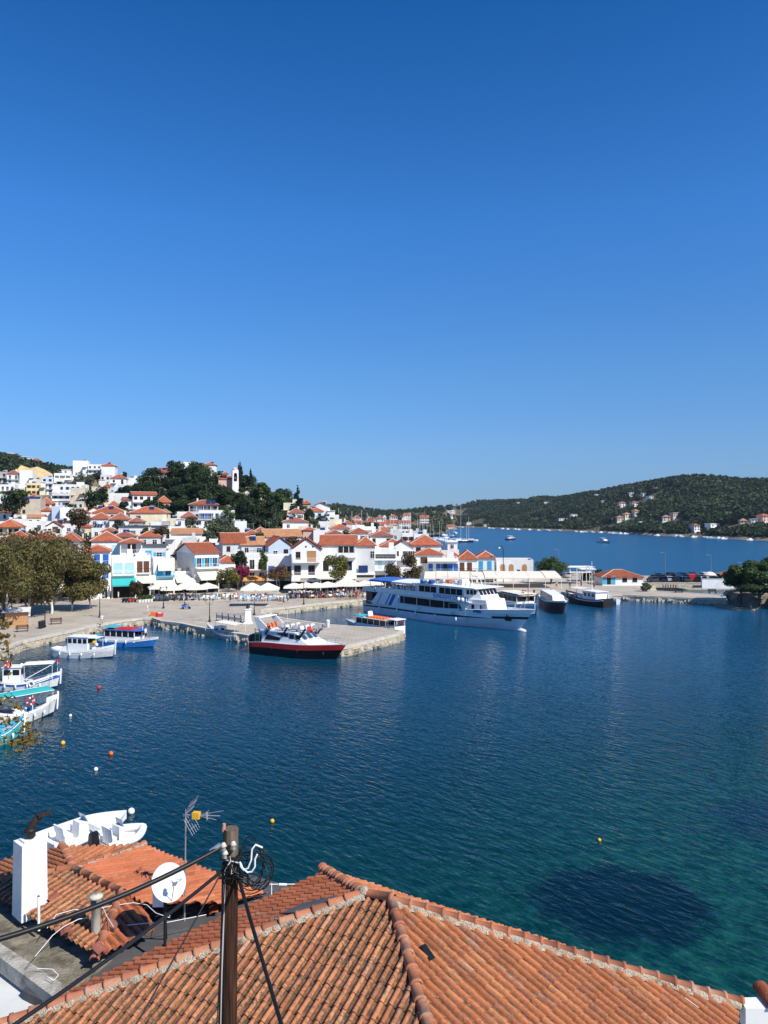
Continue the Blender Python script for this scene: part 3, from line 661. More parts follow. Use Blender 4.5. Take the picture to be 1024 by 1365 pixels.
def far_point(px, t, bump=True):
 """t 0 at the shore, 1 at the crest, up to 1.6 behind it"""
 y0, y1, sky_py, z0 = far_par(px)
 zc = zat(sky_py, y1) - 4.0
 Yd = y0 + (y1 - y0) * t
 x = xat(px, Yd)
 if t <= 1: z = z0 + (zc - z0) * (0.18 * t + 0.82 * (3 * t * t - 2 * t ** 3)) if t < 1 else zc
 else: z = zc - (t - 1) * (zc) * 1.4
 if bump and 0.03 < t < 0.97:
  z += (noise.noise(Vector((x * 0.006, Yd * 0.006, 3))) * 16 + noise.noise(Vector((x * 0.02, Yd * 0.02, 9))) * 4) * math.sin(PI * t) * min(1, (zc - z0) / 50)
  z = max(z, z0 + 0.4)
 return Vector((x, Yd, z))
pxs = np.arange(-260, 1321, 10.0)
ts = [-0.02, 0.0] + [i / 24 for i in range(1, 25)] + [1.2, 1.6]
V = []
for px in pxs:
 for t in ts:
  p = far_point(px, max(t, 0))
  if t < 0: p.y -= 4; p.z = -2 if far_par(px)[3] < 1 else p.z
  V.append(tuple(p))
nt_ = len(ts)
idx = np.arange(len(V)).reshape(len(pxs), nt_)
F = np.stack([idx[:-1, :-1].ravel(), idx[1:, :-1].ravel(), idx[1:, 1:].ravel(), idx[:-1, 1:].ravel()], 1)
HILLM = mat('hill_ground', (0.13, 0.11, 0.065), 0.95, 0.3, 0.03, stain=(0.05, 0.065, 0.025), stain_amt=0.8, sscale=0.012)
tag(link('hills', np_mesh('hills', np.array(V), F, HILLM, smooth=True)), kind='structure')
# narrow beach along the far shore
bv = []
bpx = np.arange(600, 1321, 6.0)
for px in bpx:
 y0 = far_par(px)[0]
 for dy, z in ((-6, -0.3), (0, 1.1), (5, 2.2)):
  Yd = y0 + dy + noise.noise(Vector((px * 0.05, dy, 0))) * 3
  bv.append((xat(px, Yd), Yd, z))
idx = np.arange(len(bv)).reshape(len(bpx), 3)
F = np.stack([idx[:-1, :-1].ravel(), idx[1:, :-1].ravel(), idx[1:, 1:].ravel(), idx[:-1, 1:].ravel()], 1)
tag(link('beach', np_mesh('beach', np.array(bv), F, mat('beach_sand', (0.24, 0.19, 0.13), 0.95, 0.3, 0.1), smooth=True)), kind='structure')
# ochre bank cut into the left hill
eb = MB()
ebp = [(16, 643, 470), (22, 627, 478), (28, 620, 482), (40, 624, 484), (50, 622, 486), (60, 626, 486), (70, 632, 484), (72, 643, 470)]
eb.add([tuple(aty(a, b_, c)) for a, b_, c in ebp] + [tuple(aty(a, b_ + 1, c + 30)) for a, b_, c in ebp], [tuple(range(8))] + [(i, i + 1, 9 + i, 8 + i) for i in range(7)], 0)
tag(eb.build('earth_bank_terrain', EARTH), kind='structure')
# ------------------------------------------------------------------ foliage
def leaf_cloud(n, clumps, size, seed, fill=0.55):
 """n leaf quads spread through clumps (cx,cy,cz,rx,ry,rz); returns V, F"""
 g = np.random.default_rng(seed)
 C = np.array(clumps, float)
 wts = (C[:, 3] * C[:, 4] + C[:, 4] * C[:, 5]); wts = wts / wts.sum()
 k = g.choice(len(C), n, p=wts)
 d = g.normal(size=(n, 3)); d /= np.linalg.norm(d, axis=1)[:, None]
 rad = np.where(g.random(n) < fill, g.uniform(0.82, 1.06, n), g.random(n) ** 0.5)
 P = C[k, :3] + d * C[k, 3:6] * rad[:, None]
 a = g.normal(size=(n, 3)) + d * 0.0; a /= np.linalg.norm(a, axis=1)[:, None]
 nrm = d * 0.9 + g.normal(size=(n, 3)) * 0.55; nrm[:, 2] += 0.35
 a = np.cross(nrm, a); a /= np.linalg.norm(a, axis=1)[:, None] + 1e-9
 b = np.cross(nrm, a); b /= np.linalg.norm(b, axis=1)[:, None] + 1e-9
 s = size * g.uniform(0.6, 1.25, n)[:, None]
 q = g.uniform(0.55, 0.95, n)[:, None]
 V = np.stack([P - a * s, P - b * s * q * 0.75, P + a * s, P + b * s * q * 0.75], 1).reshape(-1, 3)
 F = np.arange(n * 4).reshape(n, 4)
 return V, F
def crown_clumps(seed, w, h, kind):
 g = random.Random(seed); out = []
 if kind == 'round':
  for i in range(15):
   a = g.uniform(0, 2 * PI); u = g.uniform(-0.75, 0.9); rr = math.sqrt(max(0.05, 1 - u * u)) * g.uniform(0.35, 0.8)
   s = g.uniform(0.26, 0.42)
   out.append((math.cos(a) * rr * w / 2, math.sin(a) * rr * w / 2, h / 2 + u * h / 2 * 0.72, s * w / 2 * 1.1, s * w / 2 * 1.1, s * h / 2 * 0.95))
 elif kind == 'spread':
  for i in range(24):
   a = g.uniform(0, 2 * PI); rr = math.sqrt(g.random()) * 0.86
   u = g.uniform(-0.35, 1) * (1 - rr * rr * 0.75)
   s = g.uniform(0.16, 0.30)
   out.append((math.cos(a) * rr * w / 2, math.sin(a) * rr * w / 2, h / 2 + u * h / 2 * 0.75, s * w / 2 * 1.2, s * w / 2 * 1.2, s * h / 2 * 1.25))
 elif kind == 'pine':
  for i in range(16):
   t = g.random(); a = g.uniform(0, 2 * PI); rr = (1 - t * 0.75) * g.uniform(0.2, 0.75)
   s = g.uniform(0.2, 0.36) * (1 - 0.35 * t)
   out.append((math.cos(a) * rr * w / 2, math.sin(a) * rr * w / 2, h * (0.12 + 0.78 * t), s * w * 0.62, s * w * 0.62, s * h * 0.33))
 elif kind == 'cypress':
  for i in range(14):
   t = (i + 0.5) / 14; rr = math.sin(PI * min(1, t * 0.9 + 0.12)) ** 0.7
   out.append((g.uniform(-.08, .08) * w, g.uniform(-.08, .08) * w, h * t, w / 2 * rr * 0.9 + 0.05, w / 2 * rr * 0.9 + 0.05, h * 0.075))
 elif kind == 'cone':
  for i in range(22):
   t = (i % 11 + 0.5) / 11; a = g.uniform(0, 2 * PI); rr = (1 - t) * 0.55
   out.append((math.cos(a) * rr * w / 2, math.sin(a) * rr * w / 2, h * t, w / 2 * (1 - t) * 0.62 + 0.12, w / 2 * (1 - t) * 0.62 + 0.12, h * 0.06))
 return out
TREE_MESH = {}
def tree_parts(kind, w, h, trunk_h, leaf, n, lm, seed, bark):
 key = (kind, round(w, 1), round(h, 1), round(trunk_h, 1), leaf, n, lm.name, seed, bark.name)
 if key in TREE_MESH: return TREE_MESH[key]
 cl = crown_clumps(seed, w, h, kind)
 V, F = leaf_cloud(n, cl, leaf, seed)
 V[:, 2] += trunk_h
 cm = np_mesh('crown', V, F, lm)
 tb = MB()
 r0 = max(0.07, w * (0.016 if bark is not BARK else .028))
 g = random.Random(seed)
 top = (g.uniform(-.05, .05) * w, g.uniform(-.05, .05) * w, trunk_h + h * 0.35)
 tb.tube([(0, 0, -0.6), (0.02 * w, 0, trunk_h * 0.5), top], [r0 * 1.25, r0, r0 * 0.6], 0, 8)
 for i in range(0 if kind in ('cypress', 'cone') else 6):
  c = cl[(i * 3) % len(cl)]
  s0 = (0.015 * w, 0, trunk_h * g.uniform(0.8, 1.05))
  tb.tube([s0, ((s0[0] + c[0]) * 0.5, c[1] * 0.45, (s0[2] + c[2] + trunk_h) * 0.5), (c[0] * 0.9, c[1] * 0.9, c[2] + trunk_h)], [r0 * 0.6, r0 * 0.4, r0 * 0.12], 1, 6)
 tm = tb.mesh('trunk', [bark, BARK])
 TREE_MESH[key] = (cm, tm)
 return cm, tm
def tree(name, label, loc, kind, w, h, trunk_h, leaf, n, lm, seed, group=None, bark=BARK, rz=0.0, cat='tree', scale=None):
 cm, tm = tree_parts(kind, w, h, trunk_h, leaf, n, lm, seed, bark)
 t = thing(name, label, cat, loc, rz, group)
 link('crown', cm, t); link('trunk', tm, t)
 if scale: t.scale = scale
 return t
VILLAS = ((841, 662, 7, 'F', 'white flat villa high on the right hill, left end of its row'), (857, 663, 8, 'F', 'white flat villa high on the right hill, middle of its row'), (867, 667, 7, 'F', 'white flat villa high on the right hill, lowest right of its row'), (830, 676, 13, 'ROOFB', 'long villa with reddish roof in the middle of the right hill, left one'), (847, 676, 13, 'ROOFB', 'long white villa with reddish roof in the middle of the right hill, right one'),
          (797, 662, 11, 'F', 'long low white villa near the crest left of the right hill', False), (803, 670, 5, 'F', 'tiny white villa under the crest left of the right hill', False), (728, 672, 8, 'F', 'small white villa far left on the wooded right hill', False), (750, 696, 13, 'F', 'white villa just above the far shore, left of a pair'), (765, 691, 10, 'F', 'white villa just above the far shore, right of a pair'),
          (836, 691, 10, 'ROOFT', 'tan roofed cream villa in the lower right hill wood', True, 'CREAM'), (848, 687, 8, 'ROOFT', 'small tan roofed villa uphill of the cream villa', True, 'CREAM'), (826, 696, 10, 'ROOFT', 'beige villa nearest the shore left of the white walled garden', True, 'BEIGE'), (857, 700, 16, 'F', 'long low white villa with garden wall above the far shore', False), (887, 696, 12, 'ROOFT', 'wide tan villa among dark trees right of the garden wall villa', True, 'CREAM'), (899, 691, 8, 'F', 'pale flat villa behind the wide tan villa', True, 'BEIGE'),
          (927, 709, 10, 'ROOFB', 'white villa with dull roof close to the far shore at the right'), (951, 704, 17, 'F', 'long white colonnaded villa near the far shore at the right', False), (989, 702, 10, 'ROOFT', 'tan villa left of the orange roof at the right edge', True, 'CREAM'), (1003, 700, 9, 'F', 'white villa beside the orange roof at the right edge'), (1019, 697, 14, 'ROOF', 'villa with bright orange roof at the right edge of the far shore', True, 'PINK'), (625, 699, 7, 'F', 'small white house on the point beyond the marina', False), (690, 672, 6, 'F', 'tiny white villa under the low crest behind the bay', False), (648, 702, 8, 'F', 'white boathouse on the far beach beyond the marina', False), (600, 690, 8, 'ROOFB', 'red roofed villa in the woods above the marina point'))
VILLAS2 = ((10, 612, 9, 'F', 'white house on the far left ridge among dark trees', True, 'W'), (34, 616, 10, 'F', 'pale flat house on the far left ridge, right of the white one', True, 'LGREY'), (80, 626, 8, 'F', 'small pale house low on the far left ridge', True, 'CREAM'), (48, 622, 8, 'ROOFB', 'dull roofed house on the far left ridge above the ochre bank', True, 'BEIGE'))
def villa_spot(px, py):
 best = None
 for i in range(2, 98):
  p = far_point(px, i / 100); d = p - Vector((0, 0, CAM_H)); pyy = 690 - d.z / d.y * FP
  if best is None or abs(pyy - py) < best[0]: best = (abs(pyy - py), p)
 return best[1]
VSPOT = []
for v_ in VILLAS + VILLAS2:
 p_ = villa_spot(v_[0], v_[1]); VSPOT.append((p_.x, p_.y, v_[2] * p_.y / FP / 2 + 2))
# far woods: thousands of crowns that read as one mass
def woods(name, cond, count, hmin, hmax, lm, seed, per=26):
 g = np.random.default_rng(seed)
 protos = []
 for s in range(6):
  cl = crown_clumps(seed * 10 + s, 1.0, 1.0, ('round', 'pine')[s % 2])
  protos.append(leaf_cloud(per, cl, 0.24, seed * 20 + s, 0.75))
 VV, FF, base = [], [], 0
 made = 0; tries = 0
 while made < count and tries < count * 8:
  tries += 1
  px = g.uniform(-255, 1300); t = g.random()
  p = cond(px, t, g)
  if p is None: continue
  h = g.uniform(hmin, hmax); wd = h * g.uniform(0.75, 1.25)
  v, f = protos[g.integers(6)]
  a = g.uniform(0, 2 * PI); ca, sa = math.cos(a), math.sin(a)
  v2 = np.stack([(v[:, 0] * ca - v[:, 1] * sa) * wd + p.x, (v[:, 0] * sa + v[:, 1] * ca) * wd + p.y, v[:, 2] * h + p.z - 0.1 * h], 1)
  VV.append(v2); FF.append(f + base); base += len(v2); made += 1
 return tag(link(name, np_mesh(name, np.concatenate(VV), np.concatenate(FF), lm)), kind='stuff')
def dens(p, sc, off):
 return noise.noise(Vector((p.x * sc, p.y * sc, off)))
def c_right(px, t, g):
 if px < 597 or t < 0.02: return None
 p = far_point(px, t)
 if any(abs(p.x - v[0]) < v[2] and -24 < p.y - v[1] < 11 for v in VSPOT): return None
 f = 1 if px > 760 else 0.75
 if dens(p, 0.008, 1) < -0.38 * f and t > .25: return None
 if t < .3 and dens(p, 0.02, 2) < -0.05: return None
 return p
def c_left(px, t, g):
 if px > 600: return None
 if t < 0.02: return None
 p = far_point(px, t)
 if any(abs(p.x - v[0]) < v[2] and -24 < p.y - v[1] < 11 for v in VSPOT): return None
 if dens(p, 0.012, 5) < -.4: return None
 return p
woods('hill_woods', c_right, 15500, 5, 10, L_HILL, 3, 26)
woods('far_woods', c_left, 6500, 4.5, 8.5, L_HILL, 4, 24)
def c_scrub(px, t, g):
 if g.random() < .4 and px < 600: return None
 p = far_point(px, t)
 if any(abs(p.x - v[0]) < v[2] and -20 < p.y - v[1] < 12 for v in VSPOT): return None
 return p
woods('hill_scrub', c_scrub, 4500, 2.5, 4.5, L_SCRUB, 6, 14)
# ------------------------------------------------------------------ house kit
ROOFS = dict(ROOF=ROOF, ROOFB=ROOFB, ROOFT=ROOFT, FLATR=FLATR, MEMB=MEMB)
WALLS = dict(W=W_, CREAM=CREAM, YELLOW=YELLOW, BEIGE=BEIGE, GREY=GREY, LGREY=LGREY, BLUEW=BLUEW, PINK=PINK)
COLS = dict(BLUE=BLUE, SKYB=SKYB, TURQ=TURQ, PALEB=PALEB, WOODB=WOODB, WOODL=WOODL, GREEN=GREEN, WP=WP, BLACK=BLACK, RED=RED)
WMESH = {}
def window_meshes(wd, ht, frame, shutter, near, closed=False):
 key = (round(wd, 2), round(ht, 2), frame.name, shutter.name if shutter else None, near, closed)
 if key in WMESH: return WMESH[key]
 f = MB(); t = 0.07
 x = wd / 2
 f.box(-x - t, x + t, -0.06, 0.0, ht, ht + t); f.box(-x - t, -x, -0.06, 0.0, 0, ht); f.box(x, x + t, -0.06, 0.0, 0, ht)
 f.box(-x - t - .04, x + t + .04, -0.11, 0.0, -0.09, 0)
 f.box(-0.025, 0.025, -0.045, 0.0, 0, ht)
 if ht < 1.7: f.box(-x, x, -0.04, 0.0, ht * .62, ht * .62 + .04)
 p = MB(); p.box(-x, x, -0.02, 0.02, 0, ht)
 sm = []
 if shutter:
  if closed:
   s = MB(); s.box(-x, x, -0.055, -0.021, 0.02, ht - 0.02); s.box(-.015, .015, -.075, -.0551, .02, ht - .02)
   for k in range(int(ht / 0.12)):
    for a, b in ((-x + .06, -.06), (.06, x - .06)): s.box(a, b, -0.068, -0.05, .06 + k * .12, .06 + k * .12 + .05)
   sm.append(s.mesh('shutter', shutter))
  else:
   for sx in (-1, 1):
    s = MB(); a, b = sx * (x + t + 0.02), sx * (x + t + 0.02 + wd * 0.48); a, b = min(a, b), max(a, b)
    s.box(a, b, -0.05, -0.005, 0.0, ht)
    for k in range(int(ht / 0.14)): s.box(a + .06, b - .06, -0.065, -0.045, .05 + k * .14, .05 + k * .14 + .06)
    sm.append(s.mesh('shutter', shutter))
 if near:
  WMESH[key] = (f.mesh('window', frame), p.mesh('pane', GLASS), sm)
 else:
  b0 = len(f.f); f.box(-x, x, -0.02, 0.02, 0, ht, 1)
  WMESH[key] = (f.mesh('window', [frame, GLASS]), None, sm)
 return WMESH[key]
def put_window(root, x, y, z, wd, ht, frame=WP, shutter=None, near=False, rz=0.0, closed=False, name='window'):
 a, b, c = window_meshes(wd, ht, frame, shutter, near, closed)
 o = link(name, a, root, (x, y, z), rz)
 if b is not None: link('pane', b, o)
 for q_ in c: link('shutter', q_, o)
 return o
def roof_mb(kind, W, D, z, rise, ov=0.4, flip=False, ridge_tiles=True):
 """roof over the box x -W/2..W/2, y 0..D, eaves at z"""
 m = MB(); th = 0.16
 x0, x1, y0, y1 = -W / 2 - ov, W / 2 + ov, -ov, D + ov
 def slab(pts):                       # pts: outline seen from above, counter-clockwise
  n = len(pts)
  top = [(p[0], p[1], p[2] + th) for p in pts]
  m.add(list(pts) + top, [tuple(range(n - 1, -1, -1)), tuple(range(n, 2 * n))] + [(i, (i + 1) % n, n + (i + 1) % n, n + i) for i in range(n)], 0)
 lines = []
 if kind == 'H':
  s = min(W, D) / 2 + ov
  if W >= D:
   a, b = (x0 + s, (y0 + y1) / 2, z + rise), (x1 - s, (y0 + y1) / 2, z + rise)
  else:
   a, b = ((x0 + x1) / 2, y0 + s, z + rise), ((x0 + x1) / 2, y1 - s, z + rise)
  c = [(x0, y0, z), (x1, y0, z), (x1, y1, z), (x0, y1, z)]
  if W >= D:
   slab([c[0], c[1], b, a]); slab([c[1], c[2], b]); slab([c[2], c[3], a, b]); slab([c[3], c[0], a])
   lines = [(a, b), (c[0], a), (c[1], b), (c[2], b), (c[3], a)]
  else:
   slab([c[0], c[1], a]); slab([c[1], c[2], b, a]); slab([c[2], c[3], b]); slab([c[3], c[0], a, b])
   lines = [(a, b), (c[0], a), (c[1], a), (c[2], b), (c[3], b)]
 elif kind == 'G':
  yc = (y0 + y1) / 2
  slab([(x0, y0, z), (x1, y0, z), (x1, yc, z + rise), (x0, yc, z + rise)])
  slab([(x0, yc, z + rise), (x1, yc, z + rise), (x1, y1, z), (x0, y1, z)])
  lines = [((x0, yc, z + rise), (x1, yc, z + rise))]
 elif kind == 'V':
  xc = 0
  slab([(x0, y0, z), (xc, y0, z + rise), (xc, y1, z + rise), (x0, y1, z)])
  slab([(xc, y0, z + rise), (x1, y0, z), (x1, y1, z), (xc, y1, z + rise)])
  lines = [((xc, y0, z + rise), (xc, y1, z + rise))]
 for a, b in lines:
  a, b = Vector(a) + Vector((0, 0, th)), Vector(b) + Vector((0, 0, th))
  m.bar(a, b, 0.11, 1, 6)
 return m
def gable_walls(m, kind, W, D, z, rise):
 if kind == 'G':
  for x in (-W / 2, W / 2):
   s = 0.22 if x < 0 else -0.22
   m.prism_x = None
   a = [(x, 0, z), (x, D, z), (x, D / 2, z + rise * D / (D + .8))]
   b = [(x + s, p[1], p[2]) for p in a]
   m.add(a + b, [(0, 1, 2), (5, 4, 3), (0, 2, 5, 3), (1, 4, 5, 2)])
 elif kind == 'V':
  for y in (0, D):
   s = 0.22 if y == 0 else -0.22
   a = [(-W / 2, y, z), (W / 2, y, z), (0, y, z + rise * W / (W + .8))]
   b = [(p[0], y + s, p[2]) for p in a]
   m.add(a + b, [(0, 1, 2), (5, 4, 3), (0, 3, 5, 2), (1, 2, 5, 4)])
def railing(x0, x1, y0, z, h=0.95, m=None, step=0.35, side=0.0):
 m = m or MB()
 m.box(x0, x1, y0 - .02, y0 + .02, z + h - .05, z + h)
 k = int((x1 - x0) / step)
 for i in range(k + 1):
  x = x0 + (x1 - x0) * i / max(1, k)
  m.box(x - .015, x + .015, y0 - .015, y0 + .015, z, z + h - .05)
 if side:
  for x in (x0, x1):
   m.box(x - .02, x + .02, y0 + .02, y0 + side, z + h - .05, z + h)
   kk = int(side / step)
   for j in range(1, kk + 1): m.box(x - .015, x + .015, y0 + side * j / (kk + 1) - .015, y0 + side * j / (kk + 1) + .015, z, z + h - .05)
 return m
def house_frame(l, r, Y, rot):
 th = R(rot)
 p0 = aty(l, 690, Y); ur = (r - CX) / FP
 c, s = math.cos(th), math.sin(th)
 Wd = (ur * Y - p0.x) / (c - ur * s)
 return p0.x, Y, th, abs(Wd)
def house(l, r, ev, Y, fl, kind, rid, rot, D, wall, label, ex, base=None, group=None, cat='house', name='house'):
 g = random.Random(hash((l, r, ev)) % 99991)
 x0, y0, th, Wd = house_frame(l, r, Y, rot)
 zE = zat(ev, Y)
 cx, cy = x0 + math.cos(th) * Wd / 2, y0 + math.sin(th) * Wd / 2
 back = ground(cx - math.sin(th) * D / 2, cy + math.cos(th) * D / 2)
 zB = base if base is not None else min(zE - fl * 2.7, ground(cx, cy), back) - 0.6
 root = thing(name, label, cat, (cx, cy, zB), th, group)
 HE = zE - zB
 wm = WALLS[wall] if isinstance(wall, str) else wall
 b = MB()
 rise = 0
 if kind in 'HGV':
  Yr = Y + (D / 2 if kind in 'HG' else 1)
  rise = max(0.8, min(2.6, zat(rid, Yr) - zE))
 lg = ex.get('loggia')
 if lg:
  top = HE - 2.5
  b.box(-Wd / 2, Wd / 2, 0, D, 0, top)
  b.box(-Wd / 2, Wd / 2, 1.7, D, top, HE)
  po = MB()
  k = max(2, int(Wd / 2.6))
  for i in range(k + 1):
   x = -Wd / 2 + .15 + (Wd - .3) * i / k
   po.box(x - .12, x + .12, .05, .29, top, HE)
  po.build('post', wm, root)
  railing(-Wd / 2 + .3, Wd / 2 - .3, .12, top).build('railing', WP, root)
 else:
  b.box(-Wd / 2, Wd / 2, 0, D, 0, HE)
 if kind == 'F':
  t = .22
  b.box(-Wd / 2, Wd / 2, 0, t, HE + .003, HE + .55); b.box(-Wd / 2, Wd / 2, D - t, D, HE + .003, HE + .55)
  b.box(-Wd / 2, -Wd / 2 + t, t, D - t, HE + .003, HE + .55); b.box(Wd / 2 - t, Wd / 2, t, D - t, HE + .003, HE + .55)
  rm = ROOFS[ex.get('rm', 'FLATR')]
  rf = MB(); rf.box(-Wd / 2 + t, Wd / 2 - t, t, D - t, HE + .004, HE + .06)
  if ex.get('rm') == 'MEMB': rf.box(-Wd / 2 - .5, Wd / 2 + .5, -.5, D + .3, HE + .56, HE + .74)
  rf.build('roof', rm, root)
  # rooftop room or tank
  if ex.get('step'):
   s = MB(); s.box(-Wd * .1, Wd * .45, D * .35, D - .3, HE + .06, HE + 2.6); s.box(-Wd * .14, Wd * .49, D * .31, D - .2, HE + 2.603, HE + 2.78)
   s.build('rooftop_room', wm, root)
   put_window(root, Wd * .15, D * .35, HE + .9, .9, 1.1)
  elif ex.get('tanks'):
   for i in range(3):
    s = MB(); xx = -Wd * .2 + i * Wd * .17
    s.bar((xx, D * .4, HE + .7), (xx + .9, D * .4, HE + .7), .35, 0, 10); s.box(xx, xx + .9, D * .4 - .3, D * .4 + .3, HE + .06, HE + .38, 0)
    s.build('water_tank', [STEEL, IRON][i % 2], root)
  elif g.random() < .5:
   s = MB(); s.box(Wd * .15, Wd * .38, D * .55, D * .8, HE + .06, HE + 1.9); s.build('stair_head', wm, root)
 else:
  gable_walls(b, kind, Wd, D, HE, rise)
  rf = roof_mb(kind, Wd, D, HE, rise)
  ro = rf.build('roof', [ROOFS[ex.get('rm', 'ROOF')], RIDGE], root)
  if ex.get('ch', g.random() < .45):
   c = MB(); xx = Wd * g.uniform(-.3, .3)
   c.box(xx - .3, xx + .3, D * .62, D * .62 + .6, HE + rise * .4, HE + rise + .75); c.box(xx - .38, xx + .38, D * .62 - .08, D * .62 + .68, HE + rise + .753, HE + rise + .87)
   c.build('chimney', W_, ro)
 b.build('wall', wm, root)
 if ex.get('sideshade'):
  s = MB(); s.box(-Wd / 2 - .05, -Wd / 2 - .003, 0, D, 0, HE + .3); s.build('side_shade', GREY, root)  # grey sheet paints the shade onto the left wall
 if ex.get('solar'):
  for i in range(3 if kind == 'F' else 2):
   s = MB(); xx = -Wd * .38 + i * Wd * .27
   if kind == 'F': s.hexa([(xx, D * .2, HE + .5), (xx + Wd * .24, D * .2, HE + .5), (xx + Wd * .24, D * .55, HE + 1.6), (xx, D * .55, HE + 1.6)] + [(xx, D * .2 - .05, HE + .58), (xx + Wd * .24, D * .2 - .05, HE + .58), (xx + Wd * .24, D * .55 - .05, HE + 1.68), (xx, D * .55 - .05, HE + 1.68)])
   else:
    xx = Wd * .08 + i * Wd * .17
    s.hexa([(xx, .2, HE + .35), (xx + Wd * .15, .2, HE + .35), (xx + Wd * .15, D * .4, HE + rise * .9 + .25), (xx, D * .4, HE + rise * .9 + .25)] + [(xx, .2, HE + .42), (xx + Wd * .15, .2, HE + .42), (xx + Wd * .15, D * .4, HE + rise * .9 + .32), (xx, D * .4, HE + rise * .9 + .32)])
   s.build('solar_panel', SOLAR, root)
 # lean-to annexes, solar water heaters, aerials
 if base is None and Wd > 4:
  for k in range(g.randrange(3)):
   w_, hh = g.uniform(2.2, 4), HE * g.uniform(.35, .8); xx = g.choice([-1, 1]) * (Wd / 2 - g.uniform(-.8, 1.6)); an = MB(); an.box(xx - w_ / 2, xx + w_ / 2, -g.uniform(1.5, 3), -.004, 0, hh); an.box(xx - w_ / 2 - .1, xx + w_ / 2 + .1, -3.15, -.004, hh + .003, hh + .18)
   ao = an.build('annex', g.choice([wm, W_, W_, CREAM]), root)
   put_window(ao, xx, -3.1 if False else -1.5, max(.2, hh - 2.4), .9, 1.3, WP, None, False)
  if g.random() < .4:
   s = MB(); xx, yy, zz = g.uniform(-.3, .2) * Wd, D * .3, HE + (.1 if kind == 'F' else rise * .55)
   s.hexa([(xx, yy - .7, zz), (xx + 1.5, yy - .7, zz), (xx + 1.5, yy + .6, zz + 1), (xx, yy + .6, zz + 1), (xx, yy - .76, zz + .08), (xx + 1.5, yy - .76, zz + .08), (xx + 1.5, yy + .54, zz + 1.08), (xx, yy + .54, zz + 1.08)]); s.bar((xx, yy + .7, zz + 1.2), (xx + 1.5, yy + .7, zz + 1.2), .26, 1, 8)
   s.build('solar_heater', [SOLAR, STEEL], root)
  if g.random() < .5:
   s = MB(); xx = g.uniform(-.4, .4) * Wd; zz = HE + rise; s.bar((xx, D * .5, HE), (xx, D * .5, zz + 2.2), .03, 0, 5); s.bar((xx - .5, D * .5, zz + 2), (xx + .5, D * .5, zz + 2), .025, 0, 5); s.build('aerial', STEEL, root)
 # openings
 near = Y < 215
 sh = COLS[ex['sh']] if ex.get('sh') else (g.choice([None, None, WOODB, None, PALEB]) if not ex.get('bal') else None)
 fm = g.choice([WP, WP, WOODB])
 if ex.get('win', 1):
  nf = int(HE / 2.8)
  for f in range(nf):
   zf = HE - (f + 1) * 2.85
   if zf < -0.3: break
   if f > fl: break
   yy = 1.7 if (lg and f == 0) else 0.0
   n = max(1, int(Wd / (3.0 if ex.get('sparse') else 2.15)))
   bal = ex.get('bal') and f < fl - (0 if fl > 2 else 0)
   if bal:
    sl = MB(); sl.box(-Wd / 2 + .1, Wd / 2 - .1, -1.25, -.003, zf - .02, zf + .14)
    bo = sl.build('balcony', W_ if not ex.get('dark') else LGREY, root)
    if g.random() < .5 or ex.get('sideshade'):
     pr = MB(); pr.box(-Wd / 2 + .1, Wd / 2 - .1, -1.25, -1.14, zf + .143, zf + 1.0); pr.build('parapet', [W_, LGREY, W_][g.randrange(3)] if sh is None else BLUEW, bo)
    else:
     railing(-Wd / 2 + .15, Wd / 2 - .15, -1.2, zf + .14, .9).build('railing', IRON if ex.get('dark') else WP, bo)
    if ex.get('dark') and f < 2:
     aw = MB(); aw.hexa([(-Wd / 2 + .1, -1.2, zf + 2.2), (Wd / 2 - .1, -1.2, zf + 2.2), (Wd / 2 - .1, -.05, zf + 2.62), (-Wd / 2 + .1, -.05, zf + 2.62)] + [(-Wd / 2 + .1, -1.2, zf + 2.24), (Wd / 2 - .1, -1.2, zf + 2.24), (Wd / 2 - .1, -.05, zf + 2.66), (-Wd / 2 + .1, -.05, zf + 2.66)])
     aw.build('awning', GREY, bo)
   for i in range(n):
    if ex.get('sparse') and g.random() < .4: continue
    if g.random() < .12: continue
    x = -Wd / 2 + Wd * (i + .5) / n + g.uniform(-.2, .2)
    if bal or (lg and f == 0) or g.random() < .15:
     put_window(root, x, yy, zf + .16, 1.15 if bal else .95, 2.1, fm, sh if g.random() < .4 else None, near, name='window')
    else:
     put_window(root, x, yy, zf + .95, g.choice([.8, .95, 1.1]), 1.2, fm, sh, near)
  # one window on each side wall
  if not ex.get('sideshade'):
   for sx in (-1, 1):
    for f in range(min(2, nf)):
     zf = HE - (f + 1) * 2.85
     if zf > 0 and g.random() < .7:
      put_window(root, sx * Wd / 2, D * g.uniform(.35, .65), zf + .95, .8, 1.1, fm, None, False, rz=sx * PI / 2)
 if ex.get('gwin'):
  put_window(root, 0.4, 0, HE - 1.6, 1.5, 1.5, WOODB, WOODB, near, closed=True)
 return root, Wd, D, HE, rise
for h in HOUSES:
 house(*h)
